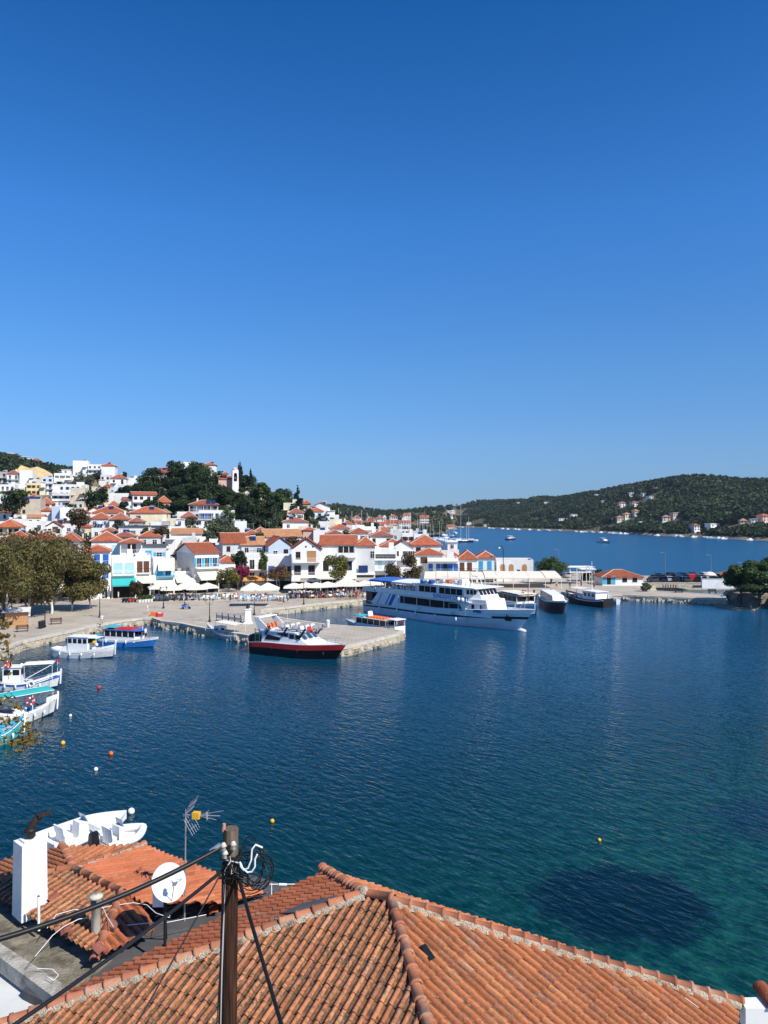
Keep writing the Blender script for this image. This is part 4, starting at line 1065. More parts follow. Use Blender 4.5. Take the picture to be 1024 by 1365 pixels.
# ------------------------------------------------------------------ quay row: each house built for itself
def awning(root, x0, x1, y, z, out, drop, m, name='awning', val=.25):
 a = MB(); t = .04
 y1 = y - out
 a.hexa([(x0, y1, z - drop), (x1, y1, z - drop), (x1, y - .02, z), (x0, y - .02, z)] + [(x0, y1, z - drop + t), (x1, y1, z - drop + t), (x1, y - .02, z + t), (x0, y - .02, z + t)])
 a.box(x0, x1, y1 - .03, y1 - .003, z - drop - val, z - drop + t)
 for x in (x0 + .04, x1 - .04): a.bar((x, y - .03, z - drop), (x, y1, z - drop), .025, 1, 5)
 return a.build(name, [m, STEEL], root)
def balcony(root, x0, x1, z, out=1.3, y=0, rail=WP, slab=W_, solid=None, step=.3):
 s = MB(); s.box(x0, x1, y - out, y - .003, z - .16, z)
 o = s.build('balcony', slab, root)
 if solid is not None:
  p = MB(); p.box(x0, x1, y - out, y - out + .1, z + .003, z + .95); p.box(x0, x0 + .1, y - out + .1, y - .01, z + .003, z + .95); p.box(x1 - .1, x1, y - out + .1, y - .01, z + .003, z + .95)
  p.build('parapet', solid, o)
 else:
  railing(x0 + .05, x1 - .05, y - out + .06, z, .95, None, step, out - .1).build('railing', rail, o)
 return o
def base_house(l, r, ev, Y, kind, rid, rot, D, wall, label, ex=None, base=1.2):
 e = dict(win=0, ch=False); e.update(ex or {})
 return house(l, r, ev, Y, 3, kind, rid, rot, D, wall, label, e, base=base)
SHOPD = MB
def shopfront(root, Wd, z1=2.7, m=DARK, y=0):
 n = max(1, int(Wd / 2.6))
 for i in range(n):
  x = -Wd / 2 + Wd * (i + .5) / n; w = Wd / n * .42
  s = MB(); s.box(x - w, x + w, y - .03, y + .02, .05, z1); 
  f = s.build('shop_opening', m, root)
  g = MB(); g.box(x - w - .1, x - w, y - .09, y, 0, z1 + .1); g.box(x + w, x + w + .1, y - .09, y, 0, z1 + .1); g.box(x - w, x + w, y - .09, y, z1, z1 + .1)
  g.build('frame', WOODB, f)
def relabel(o, **k): return tag(o, **k)
# blue balcony house beside the plane tree
r, Wd, D, HE, ri = base_house(112, 147, 736, 158, 'H', 727, 20, 9, 'W', 'small white house with deep blue windows and balconies beside the right plane tree')
for z in (HE - 2.7, HE - 5.5):
 balcony(r, -Wd / 2 + .3, Wd / 2 - .3, z, 1.1, rail=PALEB)
 for k in range(3): put_window(r, -Wd / 2 + Wd * (k + .5) / 3, 0, z + .05, 1.0, 2.1, BLUE, BLUE, True, closed=True)
put_window(r, 0.4, 0, 1.4, 1.6, .9, WP, None, True); put_window(r, Wd * .3, 0, .1, 1, 2.1, WP, None, True)
# house with pale blue shutters above and turquoise awning below
r, Wd, D, HE, ri = base_house(122, 162, 722, 176, 'H', 709, 20, 10, 'W', 'white house with pale cyan shutters and wide orange hip roof behind the blue balcony house')
for x, w in ((-.1, 1.1), (.28, 1.3)):
 put_window(r, Wd * x, 0, HE - 3.0, w, 2.2, WP, PALEB, True, closed=True)
r, Wd, D, HE, ri = base_house(149, 182, 746, 160, 'F', 0, 20, 9, 'W', 'white shop house with two pale turquoise shuttered windows and a teal awning')
for x in (-.24, .22): put_window(r, Wd * x, 0, HE - 3.1, 1.9, 2.4, WP, PALEB, True, closed=True)
balcony(r, -Wd / 2 + .2, Wd / 2 - .2, HE - 3.2, .7, rail=WP)
awning(r, -Wd / 2 + .1, Wd / 2 - .1, 0, HE - 3.9, 2.2, 1.3, FABT); shopfront(r, Wd, 2.7)
# loggia house
r, Wd, D, HE, ri = base_house(160, 190, 724, 176, 'H', 718, 18, 9, 'W', 'white house with shaded roof loggia and brown doors right of the cyan shutters', dict(loggia=1))
for x in (-.05, .1): put_window(r, Wd * x, 1.7, HE - 2.45, .9, 2.1, WOODB, WOODB, True, closed=True)
r, Wd, D, HE, ri = base_house(181, 201, 743, 163, 'F', 0, 20, 9, 'W', 'narrow white house with two brown balcony doors right of the teal awning')
for x in (-.22, .22): put_window(r, Wd * x, 0, HE - 3.2, 1.0, 2.3, WOODB, WOODB, True, closed=True)
balcony(r, -Wd / 2, Wd / 2, HE - 3.25, 1.0, rail=IRON); awning(r, -Wd / 2, Wd / 2 + 1, 0, HE - 3.9, 3.0, 1.2, FABW); shopfront(r, Wd)
# blue door terrace house
r, Wd, D, HE, ri = base_house(190, 222, 731, 182, 'F', 0, 18, 9, 'LGREY', 'grey white terrace house with bright blue door under the orange roofs', dict(rm='MEMB'))
put_window(r, -Wd * .25, 0, HE - 3.0, 1.3, 2.4, SKYB, SKYB, True, closed=True); put_window(r, Wd * .2, 0, HE - 2.4, 1.2, 1.4, WP, SKYB, True)
balcony(r, -Wd * .1, Wd / 2, HE - 3.1, 1.6, rail=BLUE)
r, Wd, D, HE, ri = base_house(205, 233, 748, 168, 'F', 0, 20, 9, 'W', 'white flat house with blue balcony sides and cream blind left of the big shaded gable')
balcony(r, -Wd / 2 + .2, Wd / 2, HE - 3.2, 1.4, rail=SKYB, slab=SKYB)
awning(r, -Wd * .3, Wd * .45, 0, HE - .5, 1.8, 1.3, FABW)
put_window(r, -.2 * Wd, 0, HE - 3.1, 1.1, 2.2, SKYB, SKYB, True, closed=True); put_window(r, .2 * Wd, 0, HE - 3.1, 1.1, 2.2, SKYB, None, True)
awning(r, -Wd / 2, Wd / 2, 0, HE - 4.0, 3.5, 1.3, FABW); shopfront(r, Wd)
# the gabled quay house
r, Wd, D, HE, ri = base_house(260, 292, 738, 171, 'G', 724, 31, 14, 'W', 'white quay house with big shaded side gable, orange roof and sky blue shutters')
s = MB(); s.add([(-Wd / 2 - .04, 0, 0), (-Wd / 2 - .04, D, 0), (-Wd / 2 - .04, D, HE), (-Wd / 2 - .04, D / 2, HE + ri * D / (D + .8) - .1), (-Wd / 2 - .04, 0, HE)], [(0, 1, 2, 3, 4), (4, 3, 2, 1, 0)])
s = MB(); s.box(-Wd / 2 - .06, -Wd / 2 - .003, .05, D - .05, 0, HE - .1); s.build('side_shade', LGREY, r)  # the gable's shade, painted as a grey sheet over the white wall
for x in (-.33, 0, .33): put_window(r, Wd * x, 0, HE - 3.0, .95, 2.0, WP, SKYB, True)
balcony(r, -Wd / 2 + .1, Wd / 2, HE - 3.2, 1.2, rail=WP)
awning(r, -Wd / 2 + .3, Wd / 2, 0, HE - 3.9, 3.4, 1.6, FABW); shopfront(r, Wd)
# terrace with folded chairs left of the gable house
r, Wd, D, HE, ri = base_house(232, 262, 765, 172, 'F', 0, 24, 8, 'W', 'low cafe building with roof terrace under the big shaded gable')
awning(r, -Wd / 2, Wd / 2, 0, HE - .2, 4.0, 1.3, FABW); shopfront(r, Wd)
for k in range(2):
 s = MB(); s.bar((-1 + k * 2, 1.5, HE + .1), (-1.6 + k * 2, 1.5, HE + 1.9), .05); s.box(-1.5 + k * 2, -.2 + k * 2, 1.4, 1.48, HE + .2, HE + 1.2); s.build('sun_screen', FABG, r)
# low orange roofed house between gable house and bougainvillea
r, Wd, D, HE, ri = base_house(291, 318, 750, 182, 'H', 741, 18, 9, 'W', 'low white house with orange roof between the gabled quay house and the bougainvillea')
awning(r, -Wd / 2, Wd / 2, 0, HE - 1.8, 2.0, .8, FABG); shopfront(r, Wd)
# iron balcony house
r, Wd, D, HE, ri = base_house(327, 358, 742, 180, 'F', 0, 10, 9, 'W', 'house with black iron balconies and climbing vine beside the bougainvillea')
for z in (HE - 3.0, HE - 6.0):
 balcony(r, -Wd / 2, Wd / 2, z, 1.1, rail=IRON)
 for x in (-.2, .2): put_window(r, Wd * x, 0, z + .05, 1.05, 2.2, WP, None, True)
railing(-Wd / 2 + .1, Wd / 2 - .1, .3, HE + .55, .9).build('railing', IRON, r)
awning(r, -Wd / 2 - .5, Wd / 2, 0, 3.1, 3.0, .7, FABO)
# blue door house
r, Wd, D, HE, ri = base_house(356, 389, 744, 178, 'F', 0, 8, 10, 'W', 'white flat house with bright blue door and blue awning left of the double gabled house')
put_window(r, -Wd * .32, 0, HE - 4.2, 1.2, 2.3, BLUE, BLUE, True, closed=True); put_window(r, Wd * .05, 0, HE - 3.4, 1.2, 1.3, BLUE, BLUE, True); put_window(r, Wd * .36, 0, HE - 4.2, 1.0, 2.2, WOODB, None, True)
awning(r, -Wd * .1, Wd * .3, 0, HE - 1.9, 1.1, .8, FABB); balcony(r, -Wd / 2, Wd / 2, HE - 4.3, 1.0, rail=WP); shopfront(r, Wd)
awning(r, -Wd / 2, Wd / 2, 0, 3.3, 2.5, .7, FABG)
r, Wd, D, HE, ri = base_house(358, 389, 729, 192, 'V', 716, 16, 12, 'BLUEW', 'house with two small orange gables and cluttered white balcony, left of the double gabled house')
put_window(r, .25 * Wd, 0, HE - 2.6, 1.0, 1.9, WOODB, None, True); put_window(r, -.2 * Wd, 0, HE - 2.2, 1, 1.2, WP, None, True); balcony(r, -.05 * Wd, Wd / 2, HE - 2.8, 1.2, rail=WP)
# big double gabled house: two gables side by side on one body
r, Wd, D, HE, ri = base_house(389, 428, 733, 172, 'V', 717, 6, 13, 'W', 'tall white double gabled quay house with two balconies and brown gable door')
for x in (-.14, .1):
 s = MB(); s.bar((Wd * x + .8, -.03, HE + .7), (Wd * x + .8, .05, HE + .7), .22, 0, 10); s.build('vent', DARK, r)
put_window(r, Wd * .18, 0, HE - 2.6, 1.9, 2.3, WOODL, WOODL, True, closed=True); put_window(r, -Wd * .28, 0, HE - 2.0, .9, 1.5, WOODB, None, True)
balcony(r, -Wd / 2 + .4, Wd / 2 - .2, HE - 2.7, 1.3, rail=WP, step=.22)
balcony(r, -Wd / 2 + .4, Wd / 2 - .2, HE - 5.9, 1.2, rail=WP, step=.22)
for x in (-.3, .18): put_window(r, Wd * x, 0, HE - 5.85, 1.35, 2.3, WOODB, None, True)
put_window(r, -Wd * .06, 0, HE - 5.85, .9, 2.2, WP, WP, True, closed=True)
awning(r, -Wd / 2, Wd / 2, 0, 3.9, 3.2, .9, FABW); shopfront(r, Wd, 2.9)
s = MB(); s.box(-Wd * .2, Wd * .35, -3.3, -3.25, 3.05, 3.55); s.build('sign_board', FABG, r)
r, Wd, D, HE, ri = base_house(428, 475, 727, 176, 'G', 714, 4, 12, 'W', 'long white quay house with dark roof veranda, right half of the double gabled pair')
s = MB(); s.box(-.02 * Wd, Wd / 2 - .3, -.04, .02, HE - 2.4, HE - .25); v = s.build('veranda', DARK, r)  # flat dark panel painted in place of the veranda's shaded depth
for k in range(4):
 s = MB(); x = -.02 * Wd + (Wd * .5 - .3) * k / 3.0; s.box(x - .07, x + .07, -.12, -.045, HE - 2.4, HE - .25); s.build('post', WP, v)
balcony(r, -.05 * Wd, Wd / 2, HE - 2.6, 1.6, solid=W_)
put_window(r, -.36 * Wd, 0, HE - 5.8, 1.2, 2.2, WOODB, None, True); put_window(r, .28 * Wd, 0, HE - 5.6, 1.5, 1.9, BLUE, None, True); put_window(r, .02 * Wd, 0, HE - 5.8, 1.1, 2.2, WP, None, True)
awning(r, -Wd / 2, Wd / 2, 0, 4.2, 3.6, 1.0, FABW); shopfront(r, Wd, 3)
# grey side wall house
r, Wd, D, HE, ri = base_house(474, 500, 728, 180, 'H', 716, 2, 11, 'LGREY', 'house with tall bare grey wall and orange roof left of the dark quay tree')
s = MB(); s.box(-Wd / 2, Wd / 2, -3.0, -.003, 3.6, 3.9); s.build('canopy_slab', W_, r)
s = MB(); s.hexa([(-1.6, -1.6, 4.0), (.6, -1.6, 4.0), (.6, -.6, 5.6), (-1.6, -.6, 5.6)] + [(-1.6, -1.67, 4.05), (.6, -1.67, 4.05), (.6, -.67, 5.65), (-1.6, -.67, 5.65)]); s.build('solar_panel', SOLAR, r)
put_window(r, Wd * .36, 0, HE - 2.8, .9, 1.6, WP, None, True); shopfront(r, Wd, 2.6); awning(r, -Wd / 2, Wd / 2, 0, 3.5, 4.5, 1.0, FABG)
# flat blue shutter house
r, Wd, D, HE, ri = base_house(499, 529, 735, 186, 'F', 0, 0, 10, 'W', 'white flat topped house with pale blue shutters behind the dark quay tree')
for x in (-.25, .2): put_window(r, Wd * x, 0, HE - 4.3, 1.1, 2.1, WP, PALEB, True, closed=True)
s = MB(); s.box(-Wd / 2 + .3, Wd / 2 - .3, -.05, .02, HE - 1.7, HE - .7); s.build('window_band', GLASS, r); balcony(r, -Wd / 2 + .2, Wd / 2 - .2, HE - 4.5, 1.0, rail=WP); balcony(r, -Wd / 2, Wd / 2, HE - 2.0, .8, rail=WP)
shopfront(r, Wd, 2.8)
# white pediment house with wide red roofs
r, Wd, D, HE, ri = base_house(522, 551, 730, 198, 'V', 720, 0, 10, 'W', 'white house with classical pediment and tall windows under the wide red roofs')
for x in (-.25, .12, .36): put_window(r, Wd * x, 0, HE - 2.9, 1.0, 2.0, WP, WOODB if x > .3 else None, True)
balcony(r, -Wd / 2, Wd / 2, HE - 3.1, 1.2, solid=W_)
base_house(507, 540, 729, 206, 'H', 719, 0, 11, 'W', 'white house under the left of the wide red roofs above the dark quay tree')
r, Wd, D, HE, ri = base_house(545, 588, 727, 212, 'H', 712, -2, 14, 'W', 'large white house with the broadest red hip roof, left of the blue shuttered loggia')
for x in (-.2, .1): put_window(r, Wd * x, 0, HE - 2.2, 1.2, 1.6, WOODB, None, True)
r, Wd, D, HE, ri = base_house(553, 590, 740, 200, 'H', 731, -2, 9, 'W', 'white house with brown window under an orange lean roof beside the pediment house')
put_window(r, -.15 * Wd, 0, HE - 2.0, 1.9, 1.4, WOODB, WOODB, True, closed=True)
r, Wd, D, HE, ri = base_house(588, 612, 736, 210, 'F', 0, -2, 9, 'W', 'white stepped house with chimney pots behind the blue shuttered loggia', dict(step=1))
# blue shutter loggia
r, Wd, D, HE, ri = base_house(570, 611, 747, 195, 'F', 0, -3, 9, 'W', 'white flat house with long loggia of royal blue shutters above the ship stern')
for x in (-.4, -.15, .08, .25, .42): put_window(r, Wd * x, 0, HE - 2.9, 1.0, 2.0, BLUE, BLUE, True, closed=abs(x) > .1)
balcony(r, -Wd / 2 + .1, Wd / 2 - .1, HE - 3.0, 1.5, rail=PALEB, slab=CREAM)
s = MB(); s.box(-Wd / 2, Wd / 2, -1.6, -.003, HE - .2, HE + .05); s.build('canopy_slab', W_, r); shopfront(r, Wd, 3)
r, Wd, D, HE, ri = base_house(593, 614, 744, 206, 'H', 735, -3, 9, 'W', 'white house with small orange roof just behind the royal blue loggia')
r, Wd, D, HE, ri = base_house(611, 636, 746, 200, 'H', 734, -4, 11, 'W', 'white house with orange roof and two red brown balcony doors right of the blue loggia')
for x in (-.3, .1): put_window(r, Wd * x, 0, HE - 3.0, 1.1, 2.2, WOODB, RED if False else WOODB, True, closed=True)
balcony(r, -Wd / 2, Wd / 2, HE - 3.1, 1.2, rail=IRON); shopfront(r, Wd, 3)
r, Wd, D, HE, ri = base_house(636, 659, 744, 200, 'H', 735, -5, 11, 'W', 'white house with orange roof and blue shuttered windows, last orange roof of the row')
for x in (-.28, .22): put_window(r, Wd * x, 0, HE - 2.8, 1.0, 2.0, SKYB, SKYB, True, closed=True)
shopfront(r, Wd, 3)
r, Wd, D, HE, ri = base_house(662, 711, 749, 203, 'F', 0, -6, 11, 'W', 'white flat hall with three arched tan windows at the end of the quay row')
for x in (-.33, -.1, .26):
 f = MB(); f.box(Wd * x - .65, Wd * x + .65, -.05, .02, HE - 2.6, HE - 1.2)
 f.add([(Wd * x + .65 * math.cos(PI * k / 8), -.05, HE - 1.2 + .65 * math.sin(PI * k / 8)) for k in range(9)], [tuple(range(8, -1, -1))])
 f.build('window', WOODL, r)
s = MB(); s.box(.06 * Wd, .14 * Wd, -.06, .02, HE - 2.8, HE - 2.0); s.build('air_unit', BLACK, r)
# long cream canopies in front of the right end of the row
for a, b, Yc, lab in ((566, 612, 190, 'long cream canvas cafe canopy in front of the royal blue loggia'), (612, 660, 190, 'long cream canvas cafe canopy in front of the orange roofed end houses'), (660, 742, 191, 'broad cream canvas cafe canopy sloping to the round green tree')):
 x0, y0, th, Wc = house_frame(a, b, Yc, -4)
 c = thing('cafe_canopy', lab, 'canopy', (x0 + Wc / 2 * math.cos(th), y0 + Wc / 2 * math.sin(th), 1.2), th)
 k = max(3, int(Wc / 3.2))
 for i in range(k):
  m = MB(); xa, xb = -Wc / 2 + Wc * i / k + .04, -Wc / 2 + Wc * (i + 1) / k - .04
  dz = rnd.uniform(-.1, .1)
  zs = [2.5 + dz, 2.85 + dz, 3.15 + dz, 3.4 + dz]; ys = [-7.5, -5, -2, 2.5]
  for j in range(3):
   m.add([(xa, ys[j], zs[j]), (xb, ys[j], zs[j]), (xb, ys[j + 1], zs[j + 1]), (xa, ys[j + 1], zs[j + 1]), (xa, ys[j], zs[j] + .04), (xb, ys[j], zs[j] + .04), (xb, ys[j + 1], zs[j + 1] + .04), (xa, ys[j + 1], zs[j + 1] + .04)],
                  [(3, 2, 1, 0), (4, 5, 6, 7), (0, 1, 5, 4), (2, 3, 7, 6), (1, 2, 6, 5), (3, 0, 4, 7)])
  m.box(xa, xb, -7.56, -7.503, zs[0] - .3, zs[0] + .04)
  m.build('canvas', FABW, c)
 for i in range(k + 1):
  m = MB(); x = -Wc / 2 + Wc * i / k; m.bar((x, -7.3, 0), (x, -7.3, 2.6), .05, 0, 6); m.build('pole', WP, c)
r, Wd, D, HE, ri = base_house(56, 112, 786, 160, 'F', 0, 16, 7, 'W', 'low white shop building in the shade behind the plane trees')
shopfront(r, Wd, 1.5); awning(r, -Wd / 2, 0, 0, HE - .2, 2, .5, FABW)
r, Wd, D, HE, ri = base_house(-4, 54, 788, 150, 'F', 0, 20, 7, 'CREAM', 'low cream building behind the leftmost plane tree')
shopfront(r, Wd, 1.5)
# ------------------------------------------------------------------ the tiled roofs below the camera
def tile_material(name, base, moss, moss_amt, warm):
 m = bpy.data.materials.new(name); m.use_nodes = True
 t = m.node_tree; N = t.nodes; L = t.links
 b = N['Principled BSDF']; b.inputs['Roughness'].default_value = 0.75; b.inputs['Specular IOR Level'].default_value = 0.25
 a = N.new('ShaderNodeAttribute'); a.attribute_name = 'rnd'
 cr = N.new('ShaderNodeValToRGB')
 e = cr.color_ramp.elements
 e[0].position = 0; e[0].color = (base[0] * .62, base[1] * .55, base[2] * .5, 1)
 e[1].position = 1; e[1].color = (base[0] * 1.1, base[1] * 1.5, base[2] * 1.7, 1)
 for p, k in ((.3, (.85, .82, .8)), (.6, (1, 1, 1)), (.85, (1.12, 1.15, 1.1))):
  x = e.new(p); x.color = (base[0] * k[0], base[1] * k[1], base[2] * k[2], 1)
 L.new(a.outputs['Fac'], cr.inputs['Fac'])
 g = N.new('ShaderNodeNewGeometry')
 def nz(scale, detail, rough):
  n = N.new('ShaderNodeTexNoise'); n.inputs['Scale'].default_value = scale; n.inputs['Detail'].default_value = detail; n.inputs['Roughness'].default_value = rough
  L.new(g.outputs['Position'], n.inputs['Vector']); return n.outputs['Fac']
 def mr(src, a0, a1, b0, b1):
  r = N.new('ShaderNodeMapRange'); r.inputs['From Min'].default_value = a0; r.inputs['From Max'].default_value = a1; r.inputs['To Min'].default_value = b0; r.inputs['To Max'].default_value = b1
  L.new(src, r.inputs['Value']); return r.outputs[0]
 def mix(f, A, B):
  x = N.new('ShaderNodeMix'); x.data_type = 'RGBA'; L.new(f, x.inputs['Factor'])
  for s, v in (('A', A), ('B', B)):
   if isinstance(v, tuple): x.inputs[s].default_value = (*v, 1)
   else: L.new(v, x.inputs[s])
  return x.outputs['Result']
 def mul(A, B):
  x = N.new('ShaderNodeMath'); x.operation = 'MULTIPLY'; L.new(A, x.inputs[0])
  if isinstance(B, float): x.inputs[1].default_value = B
  else: L.new(B, x.inputs[1])
  return x.outputs[0]
 c = cr.outputs['Color']
 # pale lime bloom, dark lichen, fine grain
 a2 = N.new('ShaderNodeAttribute'); a2.attribute_name = 'rnd2'
 bloom = mul(mr(nz(5, 6, .6), .42, .7, 0, .75), mr(a2.outputs['Fac'], .72, .95, .12, 1.0))
 c = mix(bloom, c, (.50, .40, .31))
 lich = mul(mr(nz(1.1, 5, .6), .34, .58, 0.25, 1.0), mr(nz(16, 8, .75), .44, .58, 0, moss_amt))
 c = mix(lich, c, moss)
 a3 = N.new('ShaderNodeAttribute'); a3.attribute_name = 'pan'      # channels mixed towards a darkened moss colour
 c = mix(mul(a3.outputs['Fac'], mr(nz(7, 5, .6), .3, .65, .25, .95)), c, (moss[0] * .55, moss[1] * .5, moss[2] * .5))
 c = mix(mr(nz(60, 4, .7), .3, .7, 0, .25), c, (.10, .05, .035))
 L.new(c, b.inputs['Base Color'])
 bp = N.new('ShaderNodeBump'); bp.inputs['Strength'].default_value = .35; bp.inputs['Distance'].default_value = .012
 L.new(nz(45, 6, .7), bp.inputs['Height']); L.new(bp.outputs[0], b.inputs['Normal'])
 return m
T_OLD = tile_material('weathered_roof_tile', (.54, .20, .085), (.085, .070, .04), 1.0, 1)
T_MID = tile_material('lighter_roof_tile', (.62, .205, .075), (.12, .085, .05), .55, 1)  # brighter orange base and less moss than the weathered tile
T_NEW = tile_material('orange_roof_tile', (.55, .155, .060), (.16, .08, .05), .40, 1)
T_CAP = tile_material('ridge_tile', (.46, .155, .075), (.17, .13, .09), .45, 1)
MORTAR = mat('lime_mortar', (.50, .42, .31), .95, .25, 14, stain=(.17, .10, .06), stain_amt=.95, sscale=3.5, bump=.8, bscale=30)
def plane_of(a, b, c):
 n = (b - a).cross(c - a).normalized()
 if n.z < 0: n = -n
 return a, n
def hit(px, py, pl):
 o = Vector((0, 0, CAM_H)); d = ray(px, py)
 return o + d * ((pl[0] - o).dot(pl[1]) / d.dot(pl[1]))
def tiled_panel(root, poly, pl, mt, seed, pitch=.20, course=.37, barrel=.07, name='roof', sag=.012):
 """rows of barrel tiles over the outline poly (3D points in the plane pl), cut off at its edges"""
 o, n = pl
 s = Vector((0, 0, -1)) - n * Vector((0, 0, -1)).dot(n); s.normalize()      # down the slope
 c = s.cross(n).normalized()
 pts = [((p - o).dot(c), (p - o).dot(s)) for p in poly]
 c0, c1 = min(p[0] for p in pts), max(p[0] for p in pts)
 s0, s1 = min(p[1] for p in pts), max(p[1] for p in pts)
 g = np.random.default_rng(seed)
 nc = int((c1 - c0) / pitch) + 2; ns = int((s1 - s0) / course) + 2
 prof = []                             # across one tile: pan then barrel
 K = 14
 for k in range(K + 1):
  u = k / K
  if u < .36:
   z = -.012 * math.sin(PI * u / .36)
  else:
   z = barrel * max(0.0, math.sin(PI * (u - .36) / .64)) ** .75
  prof.append((u * pitch, z))
 prof = np.array(prof)
 VV, FF, A1, A2 = [], [], [], []
 base = 0
 cn, sn, nn = np.array(c), np.array(s), np.array(n); on = np.array(o)
 A3 = []; colrnd, colrnd2 = g.random(nc), g.random(nc)
 for i in range(nc):
  for j in range(ns):
   cc, ss = c0 + i * pitch, s0 + j * course
   if not in_poly_pad(cc + pitch / 2, ss + course / 2, pts, .45): continue
   jit = g.normal(0, .0030, 3); tw = g.normal(0, .008)
   sagz = sag * math.sin(cc * 1.3 + seed) * math.cos(ss * .9)
   L = course + .05
   grid = []
   for t, lift, wd in ((0, -.004, .95), (.33, .004, .97), (.66, .012, .985), (1.0, .020, 1.0)):
    u = (prof[:, 0] - pitch / 2) * wd + pitch / 2
    P = on + np.outer(cc + u + jit[0] + tw * (t - .5) * L, cn) + (ss + t * L + jit[1]) * sn + np.outer(prof[:, 1] * (.94 + .06 * t) + lift + jit[2] + sagz, nn)
    grid.append(P)
   end = on + np.outer(cc + prof[:, 0] + jit[0] + tw * .5 * L, cn) + (ss + L + jit[1]) * sn + np.outer(prof[:, 1] + .020 - .018 + jit[2] + sagz, nn)
   grid.append(end)
   VV.append(np.concatenate(grid))
   w_ = K + 1
   for r_ in range(4):
    for k in range(K):
     FF.append((base + r_ * w_ + k, base + (r_ + 1) * w_ + k, base + (r_ + 1) * w_ + k + 1, base + r_ * w_ + k + 1))
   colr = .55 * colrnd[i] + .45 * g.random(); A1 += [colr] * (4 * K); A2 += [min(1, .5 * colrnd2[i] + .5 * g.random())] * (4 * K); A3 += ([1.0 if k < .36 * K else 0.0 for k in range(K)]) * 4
   base += 5 * w_
 me = np_mesh(name, np.concatenate(VV), np.array(FF), mt, dict(rnd=A1, rnd2=A2, pan=A3))
 bm = bmesh.new(); bm.from_mesh(me)
 area = sum(pts[i][0] * pts[(i + 1) % len(pts)][1] - pts[(i + 1) % len(pts)][0] * pts[i][1] for i in range(len(pts)))
 for i in range(len(poly)):
  a, b = poly[i], poly[(i + 1) % len(poly)]
  d = (b - a).normalized(); out = d.cross(n) if area > 0 else -d.cross(n)
  ctr = sum(poly, Vector()) / len(poly)
  if (ctr - a).dot(out) > 0: out = -out
  geom = bm.verts[:] + bm.edges[:] + bm.faces[:]
  bmesh.ops.bisect_plane(bm, geom=geom, plane_co=a, plane_no=out, clear_outer=True)
 bmesh.ops.recalc_face_normals(bm, faces=bm.faces)
 up = sum((f.normal.dot(n) * f.calc_area() for f in bm.faces))
 if up < 0: bmesh.ops.reverse_faces(bm, faces=bm.faces)
 bm.to_mesh(me); bm.free()
 me.polygons.foreach_set('use_smooth', [False] * len(me.polygons))
 return link(name, me, root)
def in_poly_pad(x, y, pts, pad):
 ins = False; n = len(pts); dm = 1e9
 for i in range(n):
  (x0, y0), (x1, y1) = pts[i], pts[(i + 1) % n]
  if (y0 > y) != (y1 > y) and x < (x1 - x0) * (y - y0) / (y1 - y0) + x0: ins = not ins
  dx, dy = x1 - x0, y1 - y0; t = max(0, min(1, ((x - x0) * dx + (y - y0) * dy) / (dx * dx + dy * dy + 1e-12)))
  dm = min(dm, math.hypot(x - x0 - t * dx, y - y0 - t * dy))
 return ins or dm < pad
def ridge_caps(root, a, b, seed, r=.105, step=.34, lift=.05, mt=None, name='ridge', mortar=True):
 """a line of overlapping half-round cap tiles from a (upper) to b, bedded in mortar"""
 g = random.Random(seed)
 d = (b - a); Ln = d.length; d.normalize()
 side = d.cross(Vector((0, 0, 1))).normalized(); up = side.cross(d)
 VV, FF, A1, A2 = [], [], [], []
 base = 0; K = 12
 k = max(1, int(Ln / step))
 for i in range(k):
  t0 = i * Ln / k; L = Ln / k + .06
  jx, jz, r1, r2 = g.gauss(0, .008), g.gauss(0, .006), g.random(), g.random()
  rows = [(0, .88, 0), (.86, 1.0, .012), (.87, 1.13, .02), (1.0, 1.13, .022), (1.0, .95, .0)]
  for t, f, lf in rows:
   for q_ in range(K + 1):
    an = PI * (q_ / K * 1.16 - .08)
    p = a + d * (t0 + t * L) + side * (math.cos(an) * r * f + jx) + up * (math.sin(an) * r * f * .92 + lift + lf + jz - .02)
    VV.append(tuple(p))
  for rr_ in range(4):
   for q_ in range(K):
    FF.append((base + rr_ * (K + 1) + q_, base + rr_ * (K + 1) + q_ + 1, base + (rr_ + 1) * (K + 1) + q_ + 1, base + (rr_ + 1) * (K + 1) + q_)); A1.append(r1); A2.append(r2)
  base += 5 * (K + 1)
 me = np_mesh(name, np.array(VV), np.array(FF), mt or T_CAP, dict(rnd=A1, rnd2=A2))
 bm = bmesh.new(); bm.from_mesh(me); bmesh.ops.recalc_face_normals(bm, faces=bm.faces); bm.to_mesh(me); bm.free()
 o = link(name, me, root)
 if mortar:
  m = MB()
  for sgn in (-1, 1):
   q0 = None; n_ = int(Ln / .09)
   rows = []
   for i in range(n_ + 1):
    p = a + d * (Ln * i / n_)
    w1 = r * 1.0 + .0; w2 = r * 1.28 + g.uniform(0, .055)
    rows.append([p + side * sgn * w1 * .8 + up * (lift + .035), p + side * sgn * w1 * 1.1 + up * (lift + .012 + g.uniform(-.01, .012)), p + side * sgn * w2 - Vector((0, 0, .02))])
   vs = [v for r_ in rows for v in r_]
   m.add(vs, [(i * 3 + j, (i + 1) * 3 + j, (i + 1) * 3 + j + 1, i * 3 + j + 1) for i in range(n_) for j in range(2)])
  m.build('mortar', MORTAR, o)
 return o
